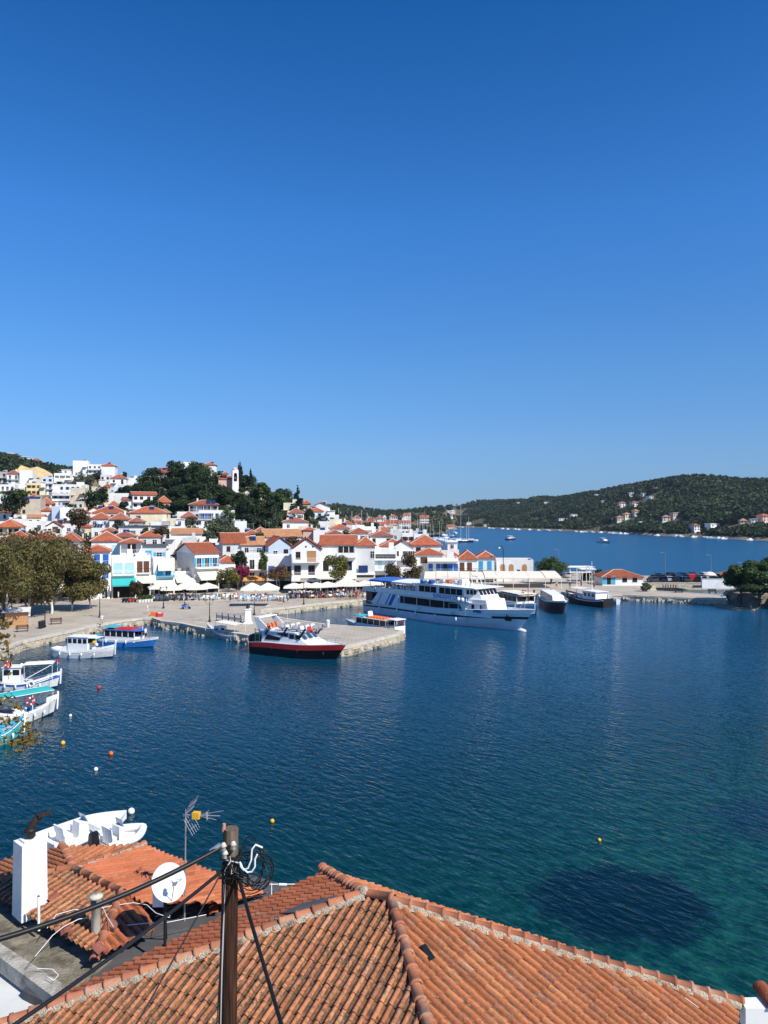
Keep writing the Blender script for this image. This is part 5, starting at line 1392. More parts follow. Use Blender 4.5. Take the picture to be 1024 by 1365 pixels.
# ---- main house: four hips meet at one apex
h = 8.4
A = aty(485, 1193, 2.05 * h)
def at_drop(px, py, drop): return atz(px, py, A.z - drop)
def on_hip(px, py, slope):               # the point on this ray that lies slope below A per metre of plan distance
 lo, hi = -1.0, 4.0
 best = None
 for i in range(2000):
  dr = lo + (hi - lo) * i / 2000
  p = at_drop(px, py, dr); e = abs(slope * math.hypot(p.x - A.x, p.y - A.y) - dr)
  if best is None or e < best[0]: best = (e, p)
 return best[1]
HL = on_hip(60, 1347, .247); HF = on_hip(569, 1365, .247); HR = on_hip(985, 1338, .247); HB = on_hip(431, 1160, .247)
def ext(a, b, k): return a + (b - a) * k
main = thing('tiled_house', 'near house whose broad weathered hip roof fills the bottom of the view', 'house', (A.x, A.y, 0))
INV = Matrix.Translation(-main.location)
def rel(o): 
 o.matrix_parent_inverse = INV
 return o
PL_L, PL_F = plane_of(A, HL, HF), plane_of(A, HL, HB)
A2 = hit(522, 1201, PL_L); PL_R = plane_of(A2, HF, HR)
HL2, HF2 = ext(A, HL, 1.25), ext(A2, HF, 1.08)
ev_l = hit(-90, 1420, PL_L)
rel(tiled_panel(main, [A, HL2, HF2, A2], PL_L, T_OLD, 11, name='left_roof' if False else 'roof'))
rel(tiled_panel(main, [A2, HF2, hit(980, 1560, PL_R), HR], PL_R, T_MID, 12, name='roof'))
E1, E2 = hit(70, 1325, PL_F), HB
EL = hit(-40, 1378, PL_F)
rel(tiled_panel(main, [A, HB, hit(375, 1187, PL_F), hit(234, 1252, PL_F), E1, HL], PL_F, T_NEW, 13, name='roof'))
PL_K = plane_of(A, HB, HR)
far_r = [A, HR, HR + Vector((.4, .9, -.3)), HB + Vector((.6, .6, -.25)), HB]
rel(tiled_panel(main, [A, HR, HB], PL_K, T_MID, 14, name='roof'))
for k, (a, b, sd_) in enumerate(((A, HL2, 21), (A2, HF2, 22), (A2, HR, 23), (A, HB, 24), (A, A2, 25))):
 rel(ridge_caps(main, a, b, sd_, r=.115, step=.36 if k != 3 else .2, lift=.055, mortar=k in (0, 2)))
mb = MB(); mb.ball(A + Vector((0, 0, .07)), .13, 0, 12); rel(mb.build('mortar', MORTAR, main))
# lead flashing sheet and small skylight tile
def panel_patch(pxs_, pl, lift, mt, name, th=.02):
 m = MB(); n = pl[1]
 P = [hit(x, y, pl) + n * lift for x, y in pxs_]
 m.add([tuple(p) for p in P] + [tuple(p + n * th) for p in P], [tuple(range(len(P) - 1, -1, -1)), tuple(range(len(P), 2 * len(P)))] + [(i, (i + 1) % len(P), len(P) + (i + 1) % len(P), len(P) + i) for i in range(len(P))])
 return rel(m.build(name, mt, main))
panel_patch([(376, 1223), (408, 1209), (452, 1199), (432, 1211), (404, 1222)], PL_F, .08, MEMB, 'flashing')
panel_patch([(366, 1229), (400, 1222), (436, 1205), (425, 1214), (400, 1226), (372, 1231)], PL_F, .05, RUBBER, 'flashing')
panel_patch([(559, 1265), (566, 1262), (579, 1281), (572, 1285)], PL_R, .075, GLASS, 'roof_light', .012)
# body of the house under the roof
wb = MB()
bp_ = [HL2, HF2, HR, HR + Vector((.3, .8, 0)), HB]
zt = min(p.z for p in (HL2, HF2, HR)) - .35
ctr = sum(bp_, Vector()) / 5
wb.prism([tuple((ctr + (p - ctr) * .9).xy) for p in bp_], 3.0, zt)
rel(wb.build('wall', W_, main))
# white ridge end with round clay cap at the right corner
cb = MB()
ce = HR + Vector((0.22, -.02, .05))
cb.hexa([(ce.x - .2, ce.y - .25, ce.z - .5), (ce.x + .5, ce.y - .3, ce.z - .5), (ce.x + .55, ce.y + .1, ce.z - .5), (ce.x - .15, ce.y + .12, ce.z - .5), (ce.x - .2, ce.y - .25, ce.z + .02), (ce.x + .5, ce.y - .3, ce.z + .05), (ce.x + .55, ce.y + .1, ce.z + .05), (ce.x - .15, ce.y + .12, ce.z + .02)])
co_ = rel(cb.build('gable_end', W_, main))
cb = MB()
for i in range(9):
 a0, a1 = PI * i / 8, 0
pts = [(ce.x + .42 + .17 * math.cos(t), ce.z + .05 + .15 * math.sin(t)) for t in [PI * i / 10 for i in range(11)]]
cb.add([(x, ce.y - .34, z) for x, z in pts] + [(x, ce.y + .4, z + .02) for x, z in pts] , [(i, i + 1, 12 + i, 11 + i) for i in range(10)] + [tuple(range(10, -1, -1))], 0)
rel(cb.build('end_cap', ORANGE if False else ROOF, main))
# ---- second house behind on the left
J = atz(98, 1159, CAM_H - .85 - 8.5); K_ = atz(162, 1190, CAM_H - .85 - 8.5)
L_ = atz(127, 1279, CAM_H - .85 - 8.92); E_ = atz(20, 1213, CAM_H - .85 - 8.92); Wp = atz(0, 1176, CAM_H - .85 - 8.7)
Nn = atz(83, 1129, CAM_H - .85 - 9.2); Mm = atz(191, 1127, CAM_H - .85 - 9.2); Tt = atz(357, 1193, CAM_H - .85 - 9.2); Rr = atz(207, 1241, CAM_H - .85 - 8.92)
sec = thing('tiled_house', 'second tiled roof with hips behind the near one, carrying chimney and satellite dish', 'house', (J.x, J.y, 0))
INV2 = Matrix.Translation(-sec.location)
def rel2(o): o.matrix_parent_inverse = INV2; return o
P1 = plane_of(J, K_, L_ + (E_ - L_) * .5); E1b = ext(L_, E_, 1.45)
Wf = hit(-60, 1172, P1)
rel2(tiled_panel(sec, [J, K_, L_, E1b, hit(-30, 1182, P1)], P1, T_OLD, 31, pitch=.205, name='roof'))
P2 = plane_of(K_, L_, Rr)
rel2(tiled_panel(sec, [K_, L_, Rr, hit(189, 1205, P2)], P2, T_NEW, 32, pitch=.205, name='roof'))
P3 = plane_of(J, K_, (Mm + Tt) / 2)
q1, q2, q3 = hit(297, 1205, P3), hit(250, 1224, P3), hit(188, 1205, P3)
rel2(tiled_panel(sec, [J, Mm, Tt, q1, q3, K_], P3, T_NEW, 33, pitch=.205, name='roof'))
P4 = plane_of(J, Nn, Mm); rel2(tiled_panel(sec, [J, Nn, Mm], P4, T_MID, 34, pitch=.205, name='roof'))
P5 = plane_of(J, Nn, hit(-30, 1176, P1))
rel2(tiled_panel(sec, [J, Nn, Nn + Vector((-3, -1.6, -.1)), hit(-40, 1176, P1)], P5, T_MID, 35, pitch=.205, name='roof'))
for a, b, sd_ in ((J, K_, 41), (K_, L_, 42), (J, hit(-30, 1178, P1), 43), (J, Nn, 44), (J, Mm, 45)):
 rel2(ridge_caps(sec, a, b, sd_, r=.10, step=.36, lift=.05, mt=T_CAP, mortar=(sd_ == 45)))
# body, flat membrane gutter roof, old slab
def flat_px(pts, z, th, mt, name, root_rel, root):
 m = MB(); m.prism([tuple(atz(x, y, z).xy) for x, y in pts][::-1], z - th, z)
 bm_ = m.build(name, mt, root); root_rel(bm_)
 b = bmesh.new(); b.from_mesh(bm_.data); bmesh.ops.recalc_face_normals(b, faces=b.faces); b.to_mesh(bm_.data); b.free()
 return bm_
flat_px([(30, 1320), (95, 1245), (180, 1180), (330, 1165), (400, 1185), (235, 1265), (80, 1345)], CAM_H - .85 - 9.3, .3, MEMB, 'flat_roof', rel2, sec)
flat_px([(-60, 1235), (-10, 1188), (30, 1192), (150, 1275), (85, 1330), (70, 1330)], CAM_H - .85 - 9.22, .2, CONC, 'slab', rel2, sec)
flat_px([(-60, 1232), (-60, 1218), (82, 1310), (70, 1328)], CAM_H - .85 - 9.06, .35, mat('mossy_parapet', (.40, .37, .31), .9, .25, 3, stain=(.14, .12, .08), stain_amt=.8, sscale=2.5, bump=.5, bscale=14), 'parapet', rel2, sec)
m = MB(); pp = [atz(x, y, CAM_H - .85 - 9.5) for x, y in ((-80, 1200), (85, 1145), (185, 1143), (325, 1200), (235, 1262), (90, 1335))]
m.prism([tuple((p).xy) for p in pp][::-1], 2.5, CAM_H - .85 - 9.65); wo_ = m.build('wall', W_, sec); rel2(wo_)
# pale rendered house wall below, lower left corner
lw = thing('rendered_house', 'pale grey rendered flat roof house at the lower left corner', 'house', tuple(atz(0, 1330, CAM_H - .85 - 9.8)))
m = MB()
pts = [atz(x, y, CAM_H - .85 - 9.45) - lw.location for x, y in ((-140, 1262), (-40, 1250), (66, 1324), (30, 1362), (-120, 1420))]
m.prism([tuple(p.xy) for p in pts][::-1], -5, .3); m.build('wall', mat('pale_render_roof', (.60, .61, .58), .85, .06, .8, stain=(.42, .43, .41), stain_amt=.4, sscale=.9), lw)
m = MB()
for i in range(len(pts)):
 a, b = pts[i], pts[(i + 1) % len(pts)]
 m.bar((a.x, a.y, .3), (b.x, b.y, .3), .07, 0, 6)
m.build('edge', CONC, lw)
# chimney
cx_, cy_ = atz(42, 1195, CAM_H - .85 - 8.85).xy
cb_ = atz(40, 1216, CAM_H - .85 - 9.0)
ch = thing('chimney', 'tall square white chimney standing on the tiled roof at the left', 'chimney', (cb_.x, cb_.y, CAM_H - .85 - 9.05), R(46))
zt_ = zat(1120, cb_.y) - ch.location.z
m = MB(); m.hexa([(-.32, -.3, 0), (.32, -.3, 0), (.32, .3, 0), (-.32, .3, 0), (-.30, -.28, zt_), (.30, -.28, zt_), (.30, .28, zt_), (-.30, .28, zt_)])
m.box(-.2, .2, -.18, .18, zt_ + .002, zt_ + .05)
WASH = mat('sooty_whitewash', (.78, .77, .74), .85, .07, 2.5, stain=(.42, .38, .32), stain_amt=.55, sscale=1.3, bump=.35, bscale=7)
bv_ = m.build('stack', WASH, ch)
m = MB(); m.lathe([(.09, 0), (.13, .06), (.12, .16), (.16, .18), (.15, .24), (.10, .26)], 0, 12, (0, 0, zt_ + .05)); m.build('pot', IRON, ch)
m = MB()
m.tube([(-.02, 0, zt_ + .26), (.03, -.02, zt_ + .36), (.13, -.07, zt_ + .50), (.26, -.12, zt_ + .60)], [.09, .10, .085, .06], 0, 10)
m.hexa([(.12, -.22, zt_ + .56), (.46, -.2, zt_ + .60), (.46, -.06, zt_ + .60), (.12, -.02, zt_ + .56), (.12, -.22, zt_ + .62), (.46, -.2, zt_ + .65), (.46, -.06, zt_ + .65), (.12, -.02, zt_ + .62)])
m.build('cowl', mat('rusted_iron', (.03, .02, .016), .8, .4, 12), ch)
# vent pipe
vb = atz(128, 1240, CAM_H - .85 - 8.75)
v = thing('vent_pipe', 'grey cement flue pipe with slotted cap on the orange roof', 'vent pipe', (vb.x, vb.y, CAM_H - .85 - 8.95))
zt_ = zat(1192, vb.y) - v.location.z
m = MB(); m.lathe([(.105, 0), (.105, zt_ - .28), (.125, zt_ - .27), (.125, zt_ - .2)], 0, 18); m.build('pipe', mat('cement_pipe', (.50, .47, .38), .9, .15, 5, stain=(.3, .26, .2), stain_amt=.5, sscale=4), v)
m = MB(); m.lathe([(.125, zt_ - .2), (.14, zt_ - .19), (.14, zt_ - .08), (.16, zt_ - .07), (.15, zt_ - .02), (.02, zt_)], 0, 18); co2 = m.build('cap', MATS['cement_pipe'], v)
m = MB(); m.box(-.06, .06, -.15, -.138, zt_ - .17, zt_ - .09); m.build('slot', DARK, co2)
# thin white pipe and tile pieces
wb_ = atz(52, 1232, CAM_H - .85 - 8.85)
v = thing('antenna_stub', 'short thin white pipe stub on the roof beside the chimney foot', 'pipe', (wb_.x, wb_.y, CAM_H - .85 - 9.0))
zt_ = zat(1195, wb_.y) - v.location.z
m = MB(); m.bar((0, 0, 0), (-.01, 0, zt_), .032, 0, 10); m.build('pipe', WP, v); m = MB(); m.ball((-.01, 0, zt_), .03, 0, 8); m.build('tip', IRON, v)
# loose tiles
for k, (x, y, rz, lab) in enumerate(((88, 1243, .4, 'loose broken tile lying on the roof left of the flue pipe'), (150, 1238, 1.2, 'dark loose tiles stacked on the hip right of the flue pipe'), (133, 1268, .9, 'flat square tile at the lowest corner of the orange roof'), (70, 1200, -.4, 'cracked tile beside the white chimney'), (285, 1216, .2, 'loose round orange tile on the grey membrane behind the pole'))):
 p = atz(x, y, CAM_H - .85 - 8.72 - (0.04 if k != 4 else .5))
 m = MB()
 for q_ in range(1 if k != 1 else 3):
  vs = [(-.16 + .32 * i / 6, yy, .06 * math.sin(PI * i / 6) + q_ * .045) for yy in (-.2, .2) for i in range(7)]
  vs2 = [(a, b, c + .018) for a, b, c in vs]
  m.add(vs + vs2, [(i, 7 + i, 8 + i, i + 1) for i in range(6)] + [(14 + i, 15 + i, 22 + i, 21 + i) for i in range(6)] + [(i, i + 1, 15 + i, 14 + i) for i in range(6)] + [(7 + i, 21 + i, 22 + i, 8 + i) for i in range(6)])
 o = m.build('roof_tile', ROOFB if k < 4 else ROOF, None, (p.x, p.y, p.z + .05), rz); o.rotation_euler = (R(12), R(-8), rz)
 o.scale = (.72, .72, .8); tag(o, lab, 'roof tile')
# satellite dish
db = atz(218, 1198, CAM_H - .85 - 9.0)
db = aty(218, 1198, min(q2.y, q3.y) - .75)
ds = thing('satellite_dish', 'white satellite dish on a black strut beside the tiled roof', 'satellite dish', (db.x, db.y, CAM_H - .85 - 9.3))
dc = aty(223, 1177, db.y) - ds.location
dd = Vector((.50, -.72, .48)).normalized(); qd = dd.to_track_quat('Z', 'Y')
m = MB(); rd = .39
prof = [(1e-3, 0)] + [(rd * i / 8, .13 * (i / 8) ** 2) for i in range(1, 9)]
n = 32
vs = [dc + qd @ Vector((r_ * math.cos(2 * PI * k / n), r_ * math.sin(2 * PI * k / n) * 1.06, z_)) for r_, z_ in prof for k in range(n)]
back = [v_ - dd * .02 for v_ in vs]
fs = [(i * n + k, i * n + (k + 1) % n, (i + 1) * n + (k + 1) % n, (i + 1) * n + k) for i in range(8) for k in range(n)]
m.add(vs, fs, 0, True); m.add(back, [tuple(reversed(f)) for f in fs], 0, True)
m.add([vs[8 * n + k] for k in range(n)] + [back[8 * n + k] for k in range(n)], [(k, (k + 1) % n, n + (k + 1) % n, n + k) for k in range(n)])
m.build('reflector', mat('dish_paint', (.72, .71, .68), .4, .08, 3, stain=(.45, .38, .3), stain_amt=.4, sscale=3), ds)
m = MB(); lo = dc + dd * .55 + Vector((.0, 0, -.02))
m.bar(dc + qd @ Vector((0, -rd, .12)), lo, .012); m.bar(dc + qd @ Vector((rd * .8, 0, .12)), lo, .008); m.build('arm', STEEL, ds)
m = MB(); m.bar(lo, lo - dd * .14, .04, 0, 10); m.box(lo.x - .04, lo.x + .04, lo.y - .05, lo.y + .05, lo.z - .1, lo.z - .02); m.build('receiver', STEEL, ds)
m = MB(); bk = dc - dd * .16
m.bar(dc - dd * .02, bk, .07, 0, 10); m.bar(bk, (bk.x, bk.y, -.05), .035, 0, 10); m.build('mast', IRON, ds)
m = MB(); st = atz(222, 1252, CAM_H - .85 - 9.3) - ds.location
m.bar(bk + Vector((0, 0, -.15)), (st.x, st.y, 0), .022, 0, 8); m.build('strut', IRON, ds)
m = MB(); m.box(bk.x - .30, bk.x - .04, bk.y + .05, bk.y + .3, bk.z - .55, bk.z + .1); m.build('plinth', W_, ds)
# television aerial
ab = atz(246, 1222, CAM_H - .85 - 9.2)
an = thing('television_aerial', 'thin grey television aerial with orange dipole box on a tall mast', 'aerial', (ab.x, ab.y, CAM_H - .85 - 9.3))
zt_ = zat(1082, ab.y) - an.location.z
m = MB(); m.bar((0, 0, 0), (0.02, 0, zt_ * .55), .024, 0, 8); m.bar((0.02, 0, zt_ * .55), (.03, 0, zt_ + .06), .018, 0, 8); m.build('mast', STEEL, an)
hd = Vector((0, 0, zt_ - .08)); bx = Vector((.97, -.2, .05)).normalized(); sd2 = bx.cross(Vector((0, 0, 1))).normalized(); up2 = sd2.cross(bx)
m = MB(); m.bar(hd - bx * .05, hd + bx * .95, .014, 0, 6); m.bar(hd + bx * .3, hd + bx * 1.05 + up2 * .13, .008, 0, 6); m.bar(hd + bx * .3, hd + bx * .85 - up2 * .1, .008, 0, 6)
m.build('boom', STEEL, an)
m = MB(); m.box(-.09, .09, -.07, .07, -.08, .08); o = m.build('dipole_box', YEL, an, tuple(hd + bx * .32)); o.rotation_euler = (0, 0, -.2)
for sgn in (-1, 1):
 m = MB()
 for k in range(5):
  off = sd2 * (-.22 + .11 * k)
  m.bar(hd + bx * .08 + off + up2 * .03 * sgn, hd + bx * .30 + off + up2 * .42 * sgn, .006, 0, 5)
 for f in (.3, .7): m.bar(hd + bx * (.08 + .22 * f) - sd2 * .24 + up2 * .42 * sgn * f, hd + bx * (.08 + .22 * f) + sd2 * .24 + up2 * .42 * sgn * f, .008, 0, 5)
 m.build('reflector', STEEL, an)
m = MB()
for k in range(3): m.bar(hd + bx * (.6 + .02 * k) - sd2 * (.15 - .02 * k) + up2 * (.08 - .08 * k), hd + bx * (.6 + .02 * k) + sd2 * (.15 - .02 * k) + up2 * (.08 - .08 * k), .006, 0, 5)
m.bar(hd + bx * .6 + up2 * .09, hd + bx * .6 - up2 * .09, .02, 0, 6); m.build('director', STEEL, an)
# utility pole
PY_ = 8.8
pb = aty(305, 1365, PY_); ptop = aty(308, 1104, PY_)
pole = thing('utility_pole', 'weathered brown wooden utility pole crowded with cables', 'utility pole', (pb.x, pb.y, 6.0))
zt_ = ptop.z - 6.0; dx_ = (ptop.x - pb.x)
m = MB()
n = 18; rows = []
for i in range(30):
 t = i / 29; z_ = zt_ * t
 xs = pb.x + (ptop.x - pb.x) * ((z_ + 6 - pb.z) / (ptop.z - pb.z)) - pb.x
 for k in range(n):
  r_ = (.108 - .022 * t) * (1 + .05 * noise.noise(Vector((k * 1.1, z_ * .25, 2))))
  rows.append((xs + r_ * math.cos(2 * PI * k / n), r_ * math.sin(2 * PI * k / n), z_ + (0.012 * noise.noise(Vector((k, 5, 1))) if i == 29 else 0)))
m.add(rows, [(i * n + k, i * n + (k + 1) % n, (i + 1) * n + (k + 1) % n, (i + 1) * n + k) for i in range(29) for k in range(n)], 0, True)
m.add(rows[-n:], [tuple(range(n))])
pm = bpy.data.materials.new('pole_wood'); pm.use_nodes = True
t_ = pm.node_tree; N_ = t_.nodes; b_ = N_['Principled BSDF']; b_.inputs['Roughness'].default_value = .85; b_.inputs['Specular IOR Level'].default_value = .15
g_ = N_.new('ShaderNodeNewGeometry'); mp_ = N_.new('ShaderNodeMapping'); mp_.inputs['Scale'].default_value = (38, 38, 1.6); t_.links.new(g_.outputs['Position'], mp_.inputs['Vector'])
nz_ = N_.new('ShaderNodeTexNoise'); nz_.inputs['Scale'].default_value = 1; nz_.inputs['Detail'].default_value = 6; t_.links.new(mp_.outputs[0], nz_.inputs['Vector'])
cr_ = N_.new('ShaderNodeValToRGB'); e_ = cr_.color_ramp.elements; e_[0].position = .35; e_[0].color = (.018, .009, .006, 1); e_[1].position = .68; e_[1].color = (.085, .038, .022, 1)
t_.links.new(nz_.outputs['Fac'], cr_.inputs['Fac']); 
sp_ = N_.new('ShaderNodeSeparateXYZ'); t_.links.new(g_.outputs['Position'], sp_.inputs[0])
mr_ = N_.new('ShaderNodeMapRange'); mr_.inputs['From Min'].default_value = ptop.z - .5; mr_.inputs['From Max'].default_value = ptop.z - .2; t_.links.new(sp_.outputs['Z'], mr_.inputs['Value'])
mx_ = N_.new('ShaderNodeMix'); mx_.data_type = 'RGBA'; t_.links.new(mr_.outputs[0], mx_.inputs['Factor']); t_.links.new(cr_.outputs[0], mx_.inputs['A'])
cr2 = N_.new('ShaderNodeValToRGB'); e_ = cr2.color_ramp.elements; e_[0].position = .3; e_[0].color = (.06, .04, .03, 1); e_[1].position = .7; e_[1].color = (.22, .17, .125, 1); t_.links.new(nz_.outputs['Fac'], cr2.inputs['Fac'])
t_.links.new(cr2.outputs[0], mx_.inputs['B']); t_.links.new(mx_.outputs['Result'], b_.inputs['Base Color'])
bp2 = N_.new('ShaderNodeBump'); bp2.inputs['Strength'].default_value = .6; bp2.inputs['Distance'].default_value = .02; t_.links.new(nz_.outputs['Fac'], bp2.inputs['Height']); t_.links.new(bp2.outputs[0], b_.inputs['Normal'])
m.build('post', pm, pole)
def PP(px, py, dy=0.0): return aty(px, py, PY_ + dy) - pole.location
m = MB(); m.bar(PP(298, 1108, -.03), PP(299, 1098, -.03), .02, 0, 8); m.build('insulator', mat('pinkish_ceramic', (.55, .28, .2), .4, .1), pole)
for x, y in ((298, 1128), (300, 1138), (311, 1126)):
 m = MB(); m.lathe([(.01, -.05), (.035, -.045), (.02, -.01), (.04, 0), (.02, .035), (.01, .045)], 0, 12, tuple(PP(x, y, -.13))); m.build('insulator', mat('white_ceramic', (.62, .56, .48), .35, .15, 8), pole)
m = MB(); m.box(-.13, .13, -.02, .02, -.01, .012); m.build('bracket', IRON, pole, tuple(PP(308, 1145, -.13)))
m = MB(); m.box(-.13, .13, -.02, .02, -.01, .012); m.build('bracket', IRON, pole, tuple(PP(308, 1170, -.13)))
# conduit down the pole
m = MB(); m.tube([PP(300, 1160, -.1), PP(298.5, 1210, -.08), PP(295.5, 1300, -.06), PP(293.5, 1400, -.05)], .012, 0, 6); m.build('conduit', mat('grey_pvc', (.42, .42, .42), .5, .05), pole)
m = MB(); m.tube([PP(297.5, 1150, -.1), PP(296.8, 1210, -.08), PP(294, 1300, -.06), PP(292, 1400, -.05)], .016, 0, 6); m.build('conduit', BLACK, pole)
# coils of spare cable hanging on its right side
g = random.Random(5)
cc = PP(338, 1155, -.05)
for k in range(10):
 a_, b__ = g.uniform(.09, .24), g.uniform(.12, .29); ph = g.uniform(0, 2 * PI); tl = g.uniform(-.5, .3); off = Vector((g.uniform(-.05, .04), g.uniform(-.1, .06), g.uniform(-.05, .05)))
 pts = []
 for i in range(25):
  t = 2 * PI * i / 24 * .98 + ph
  x_, z_ = a_ * math.cos(t), b__ * math.sin(t)
  pts.append(cc + off + Vector((x_ * math.cos(tl) - z_ * math.sin(tl) * .6, .06 * math.sin(t * 2 + k), x_ * math.sin(tl) * .6 + z_ * math.cos(tl))))
 m = MB(); m.tube(pts, g.uniform(.004, .008), 0, 5); m.build('cable_coil', BLACK, pole)
for pxs_ in ([(350, 1130), (341, 1126), (336, 1132), (335, 1146), (331, 1157), (325, 1160), (321, 1155), (320, 1149)], [(343, 1139), (340, 1145), (340, 1155), (336, 1162), (330, 1163), (323, 1157), (321, 1151)]):
 m = MB(); m.tube([PP(x, y, -.2) for x, y in pxs_], .011, 0, 6); m.build('white_cable', WP, pole)
for k in range(9):
 m = MB(); a_ = PP(g.uniform(299, 322), g.uniform(1140, 1152), -.14); b__ = PP(g.uniform(298, 330), g.uniform(1155, 1180), -.14); mid = (a_ + b__) / 2 + Vector((g.uniform(-.12, .12), -.04, g.uniform(-.08, .04)))
 m.tube([a_, mid, b__], .008, 0, 5); m.build('wire', [BLACK, BLACK, MATS['grey_pvc']][k % 3], pole)
m = MB(); m.bar(PP(281, 1135, -.15), PP(294, 1126, -.13), .028, 0, 8); m.build('clamp', STEEL, pole)
# span cables (each leaves the pole for a house outside the view)
def cable(p0, p1, r_, sag, label, name='cable', mt=None):
 m = MB(); P = []
 for i in range(25):
  t = i / 24; P.append(p0.lerp(p1, t) - Vector((0, 0, sag * 4 * t * (1 - t))))
 m.tube(P, r_, 0, 6); return tag(m.build(name, mt or BLACK), label, 'cable')
p0 = aty(292, 1131, PY_ - .13)
cable(p0, aty(-60, 1268, 6.9), .026, .10, 'thickest black cable sagging from the pole to the left edge')
cable(aty(296, 1161, PY_ - .13), aty(-20, 1392, 6.3), .019, .05, 'black cable running from the pole to the bottom left corner')
cable(aty(297, 1160, PY_ - .12), aty(150, 1420, 7.0), .009, .02, 'thin black cable crossing the weathered roof left of the pole')
cable(aty(318, 1170, PY_ - .12), aty(392, 1420, 6.6), .020, .02, 'stout black cable running down to the right of the pole')
cable(aty(300.5, 1165, PY_ - .16), aty(286, 1420, PY_ - .5), .006, 0, 'hair thin black wire falling along the left of the pole')
# white wires lying on the second roof
for zz, pts_, lab in ((8.72, [(63, 1240), (75, 1222), (100, 1215), (120, 1218)], 'thin white wire looping over tiles beside the chimney'), (8.62, [(47, 1278), (70, 1250), (85, 1238), (105, 1228), (118, 1226)], 'white wire crossing the lower tiles to the grey slab'), (8.6, [(135, 1213), (150, 1210), (178, 1206), (196, 1209), (208, 1220), (226, 1226), (228, 1216)], 'white wire curling from the flue pipe to the dish'), (8.78, [(170, 1236), (200, 1233), (215, 1234), (245, 1228), (275, 1222)], 'white wire lying over the membrane towards the pole'), (9.0, [(50, 1294), (70, 1295), (78, 1303), (72, 1310), (63, 1305)], 'white wire loop on the mossy grey slab'), (8.55, [(136, 1210), (143, 1225), (151, 1238)], 'short taut white wire right of the flue pipe')):
 m = MB(); m.tube([atz(x, y, CAM_H - .85 - zz) + Vector((0, 0, .05)) for x, y in pts_], .009, 0, 5); tag(m.build('wire', WP), lab, 'wire')
# small aerial beyond the far ridge
sb = atz(362, 1190, CAM_H - .85 - 9.0)
sa = thing('small_aerial', 'small white aerial rod on the roof valley right of the cable coil', 'aerial', (sb.x, sb.y, CAM_H - .85 - 9.2))
m = MB(); m.bar((0, 0, 0), (0, 0, .45), .015); m.build('mast', WP, sa); m = MB(); m.bar((-.05, 0, .42), (.62, .05, .40), .012); m.bar((.2, 0, .415), (.4, 0, .41), .035, 0, 8); m.build('rod', WP, sa)
# ground of the near village under the houses
m = MB()
npts = [(-60, 66), (-44, 52), (-26, 43.5), (-20, 36), (-9, 24), (2, 18), (9, 15), (30, 10), (30, -60), (-100, -60), (-100, 70)]
m.add([(x, y, 1.0) for x, y in npts] + [(x, y, -2) for x, y in npts], [tuple(range(len(npts)))] + [(i, (i + 1) % len(npts), len(npts) + (i + 1) % len(npts), len(npts) + i) for i in range(len(npts))])
o = m.build('near_ground', CONC); tag(o, kind='structure')
bm = bmesh.new(); bm.from_mesh(o.data); bmesh.ops.triangulate(bm, faces=[f for f in bm.faces if len(f.verts) > 4]); bmesh.ops.recalc_face_normals(bm, faces=bm.faces); bm.to_mesh(o.data); bm.free()
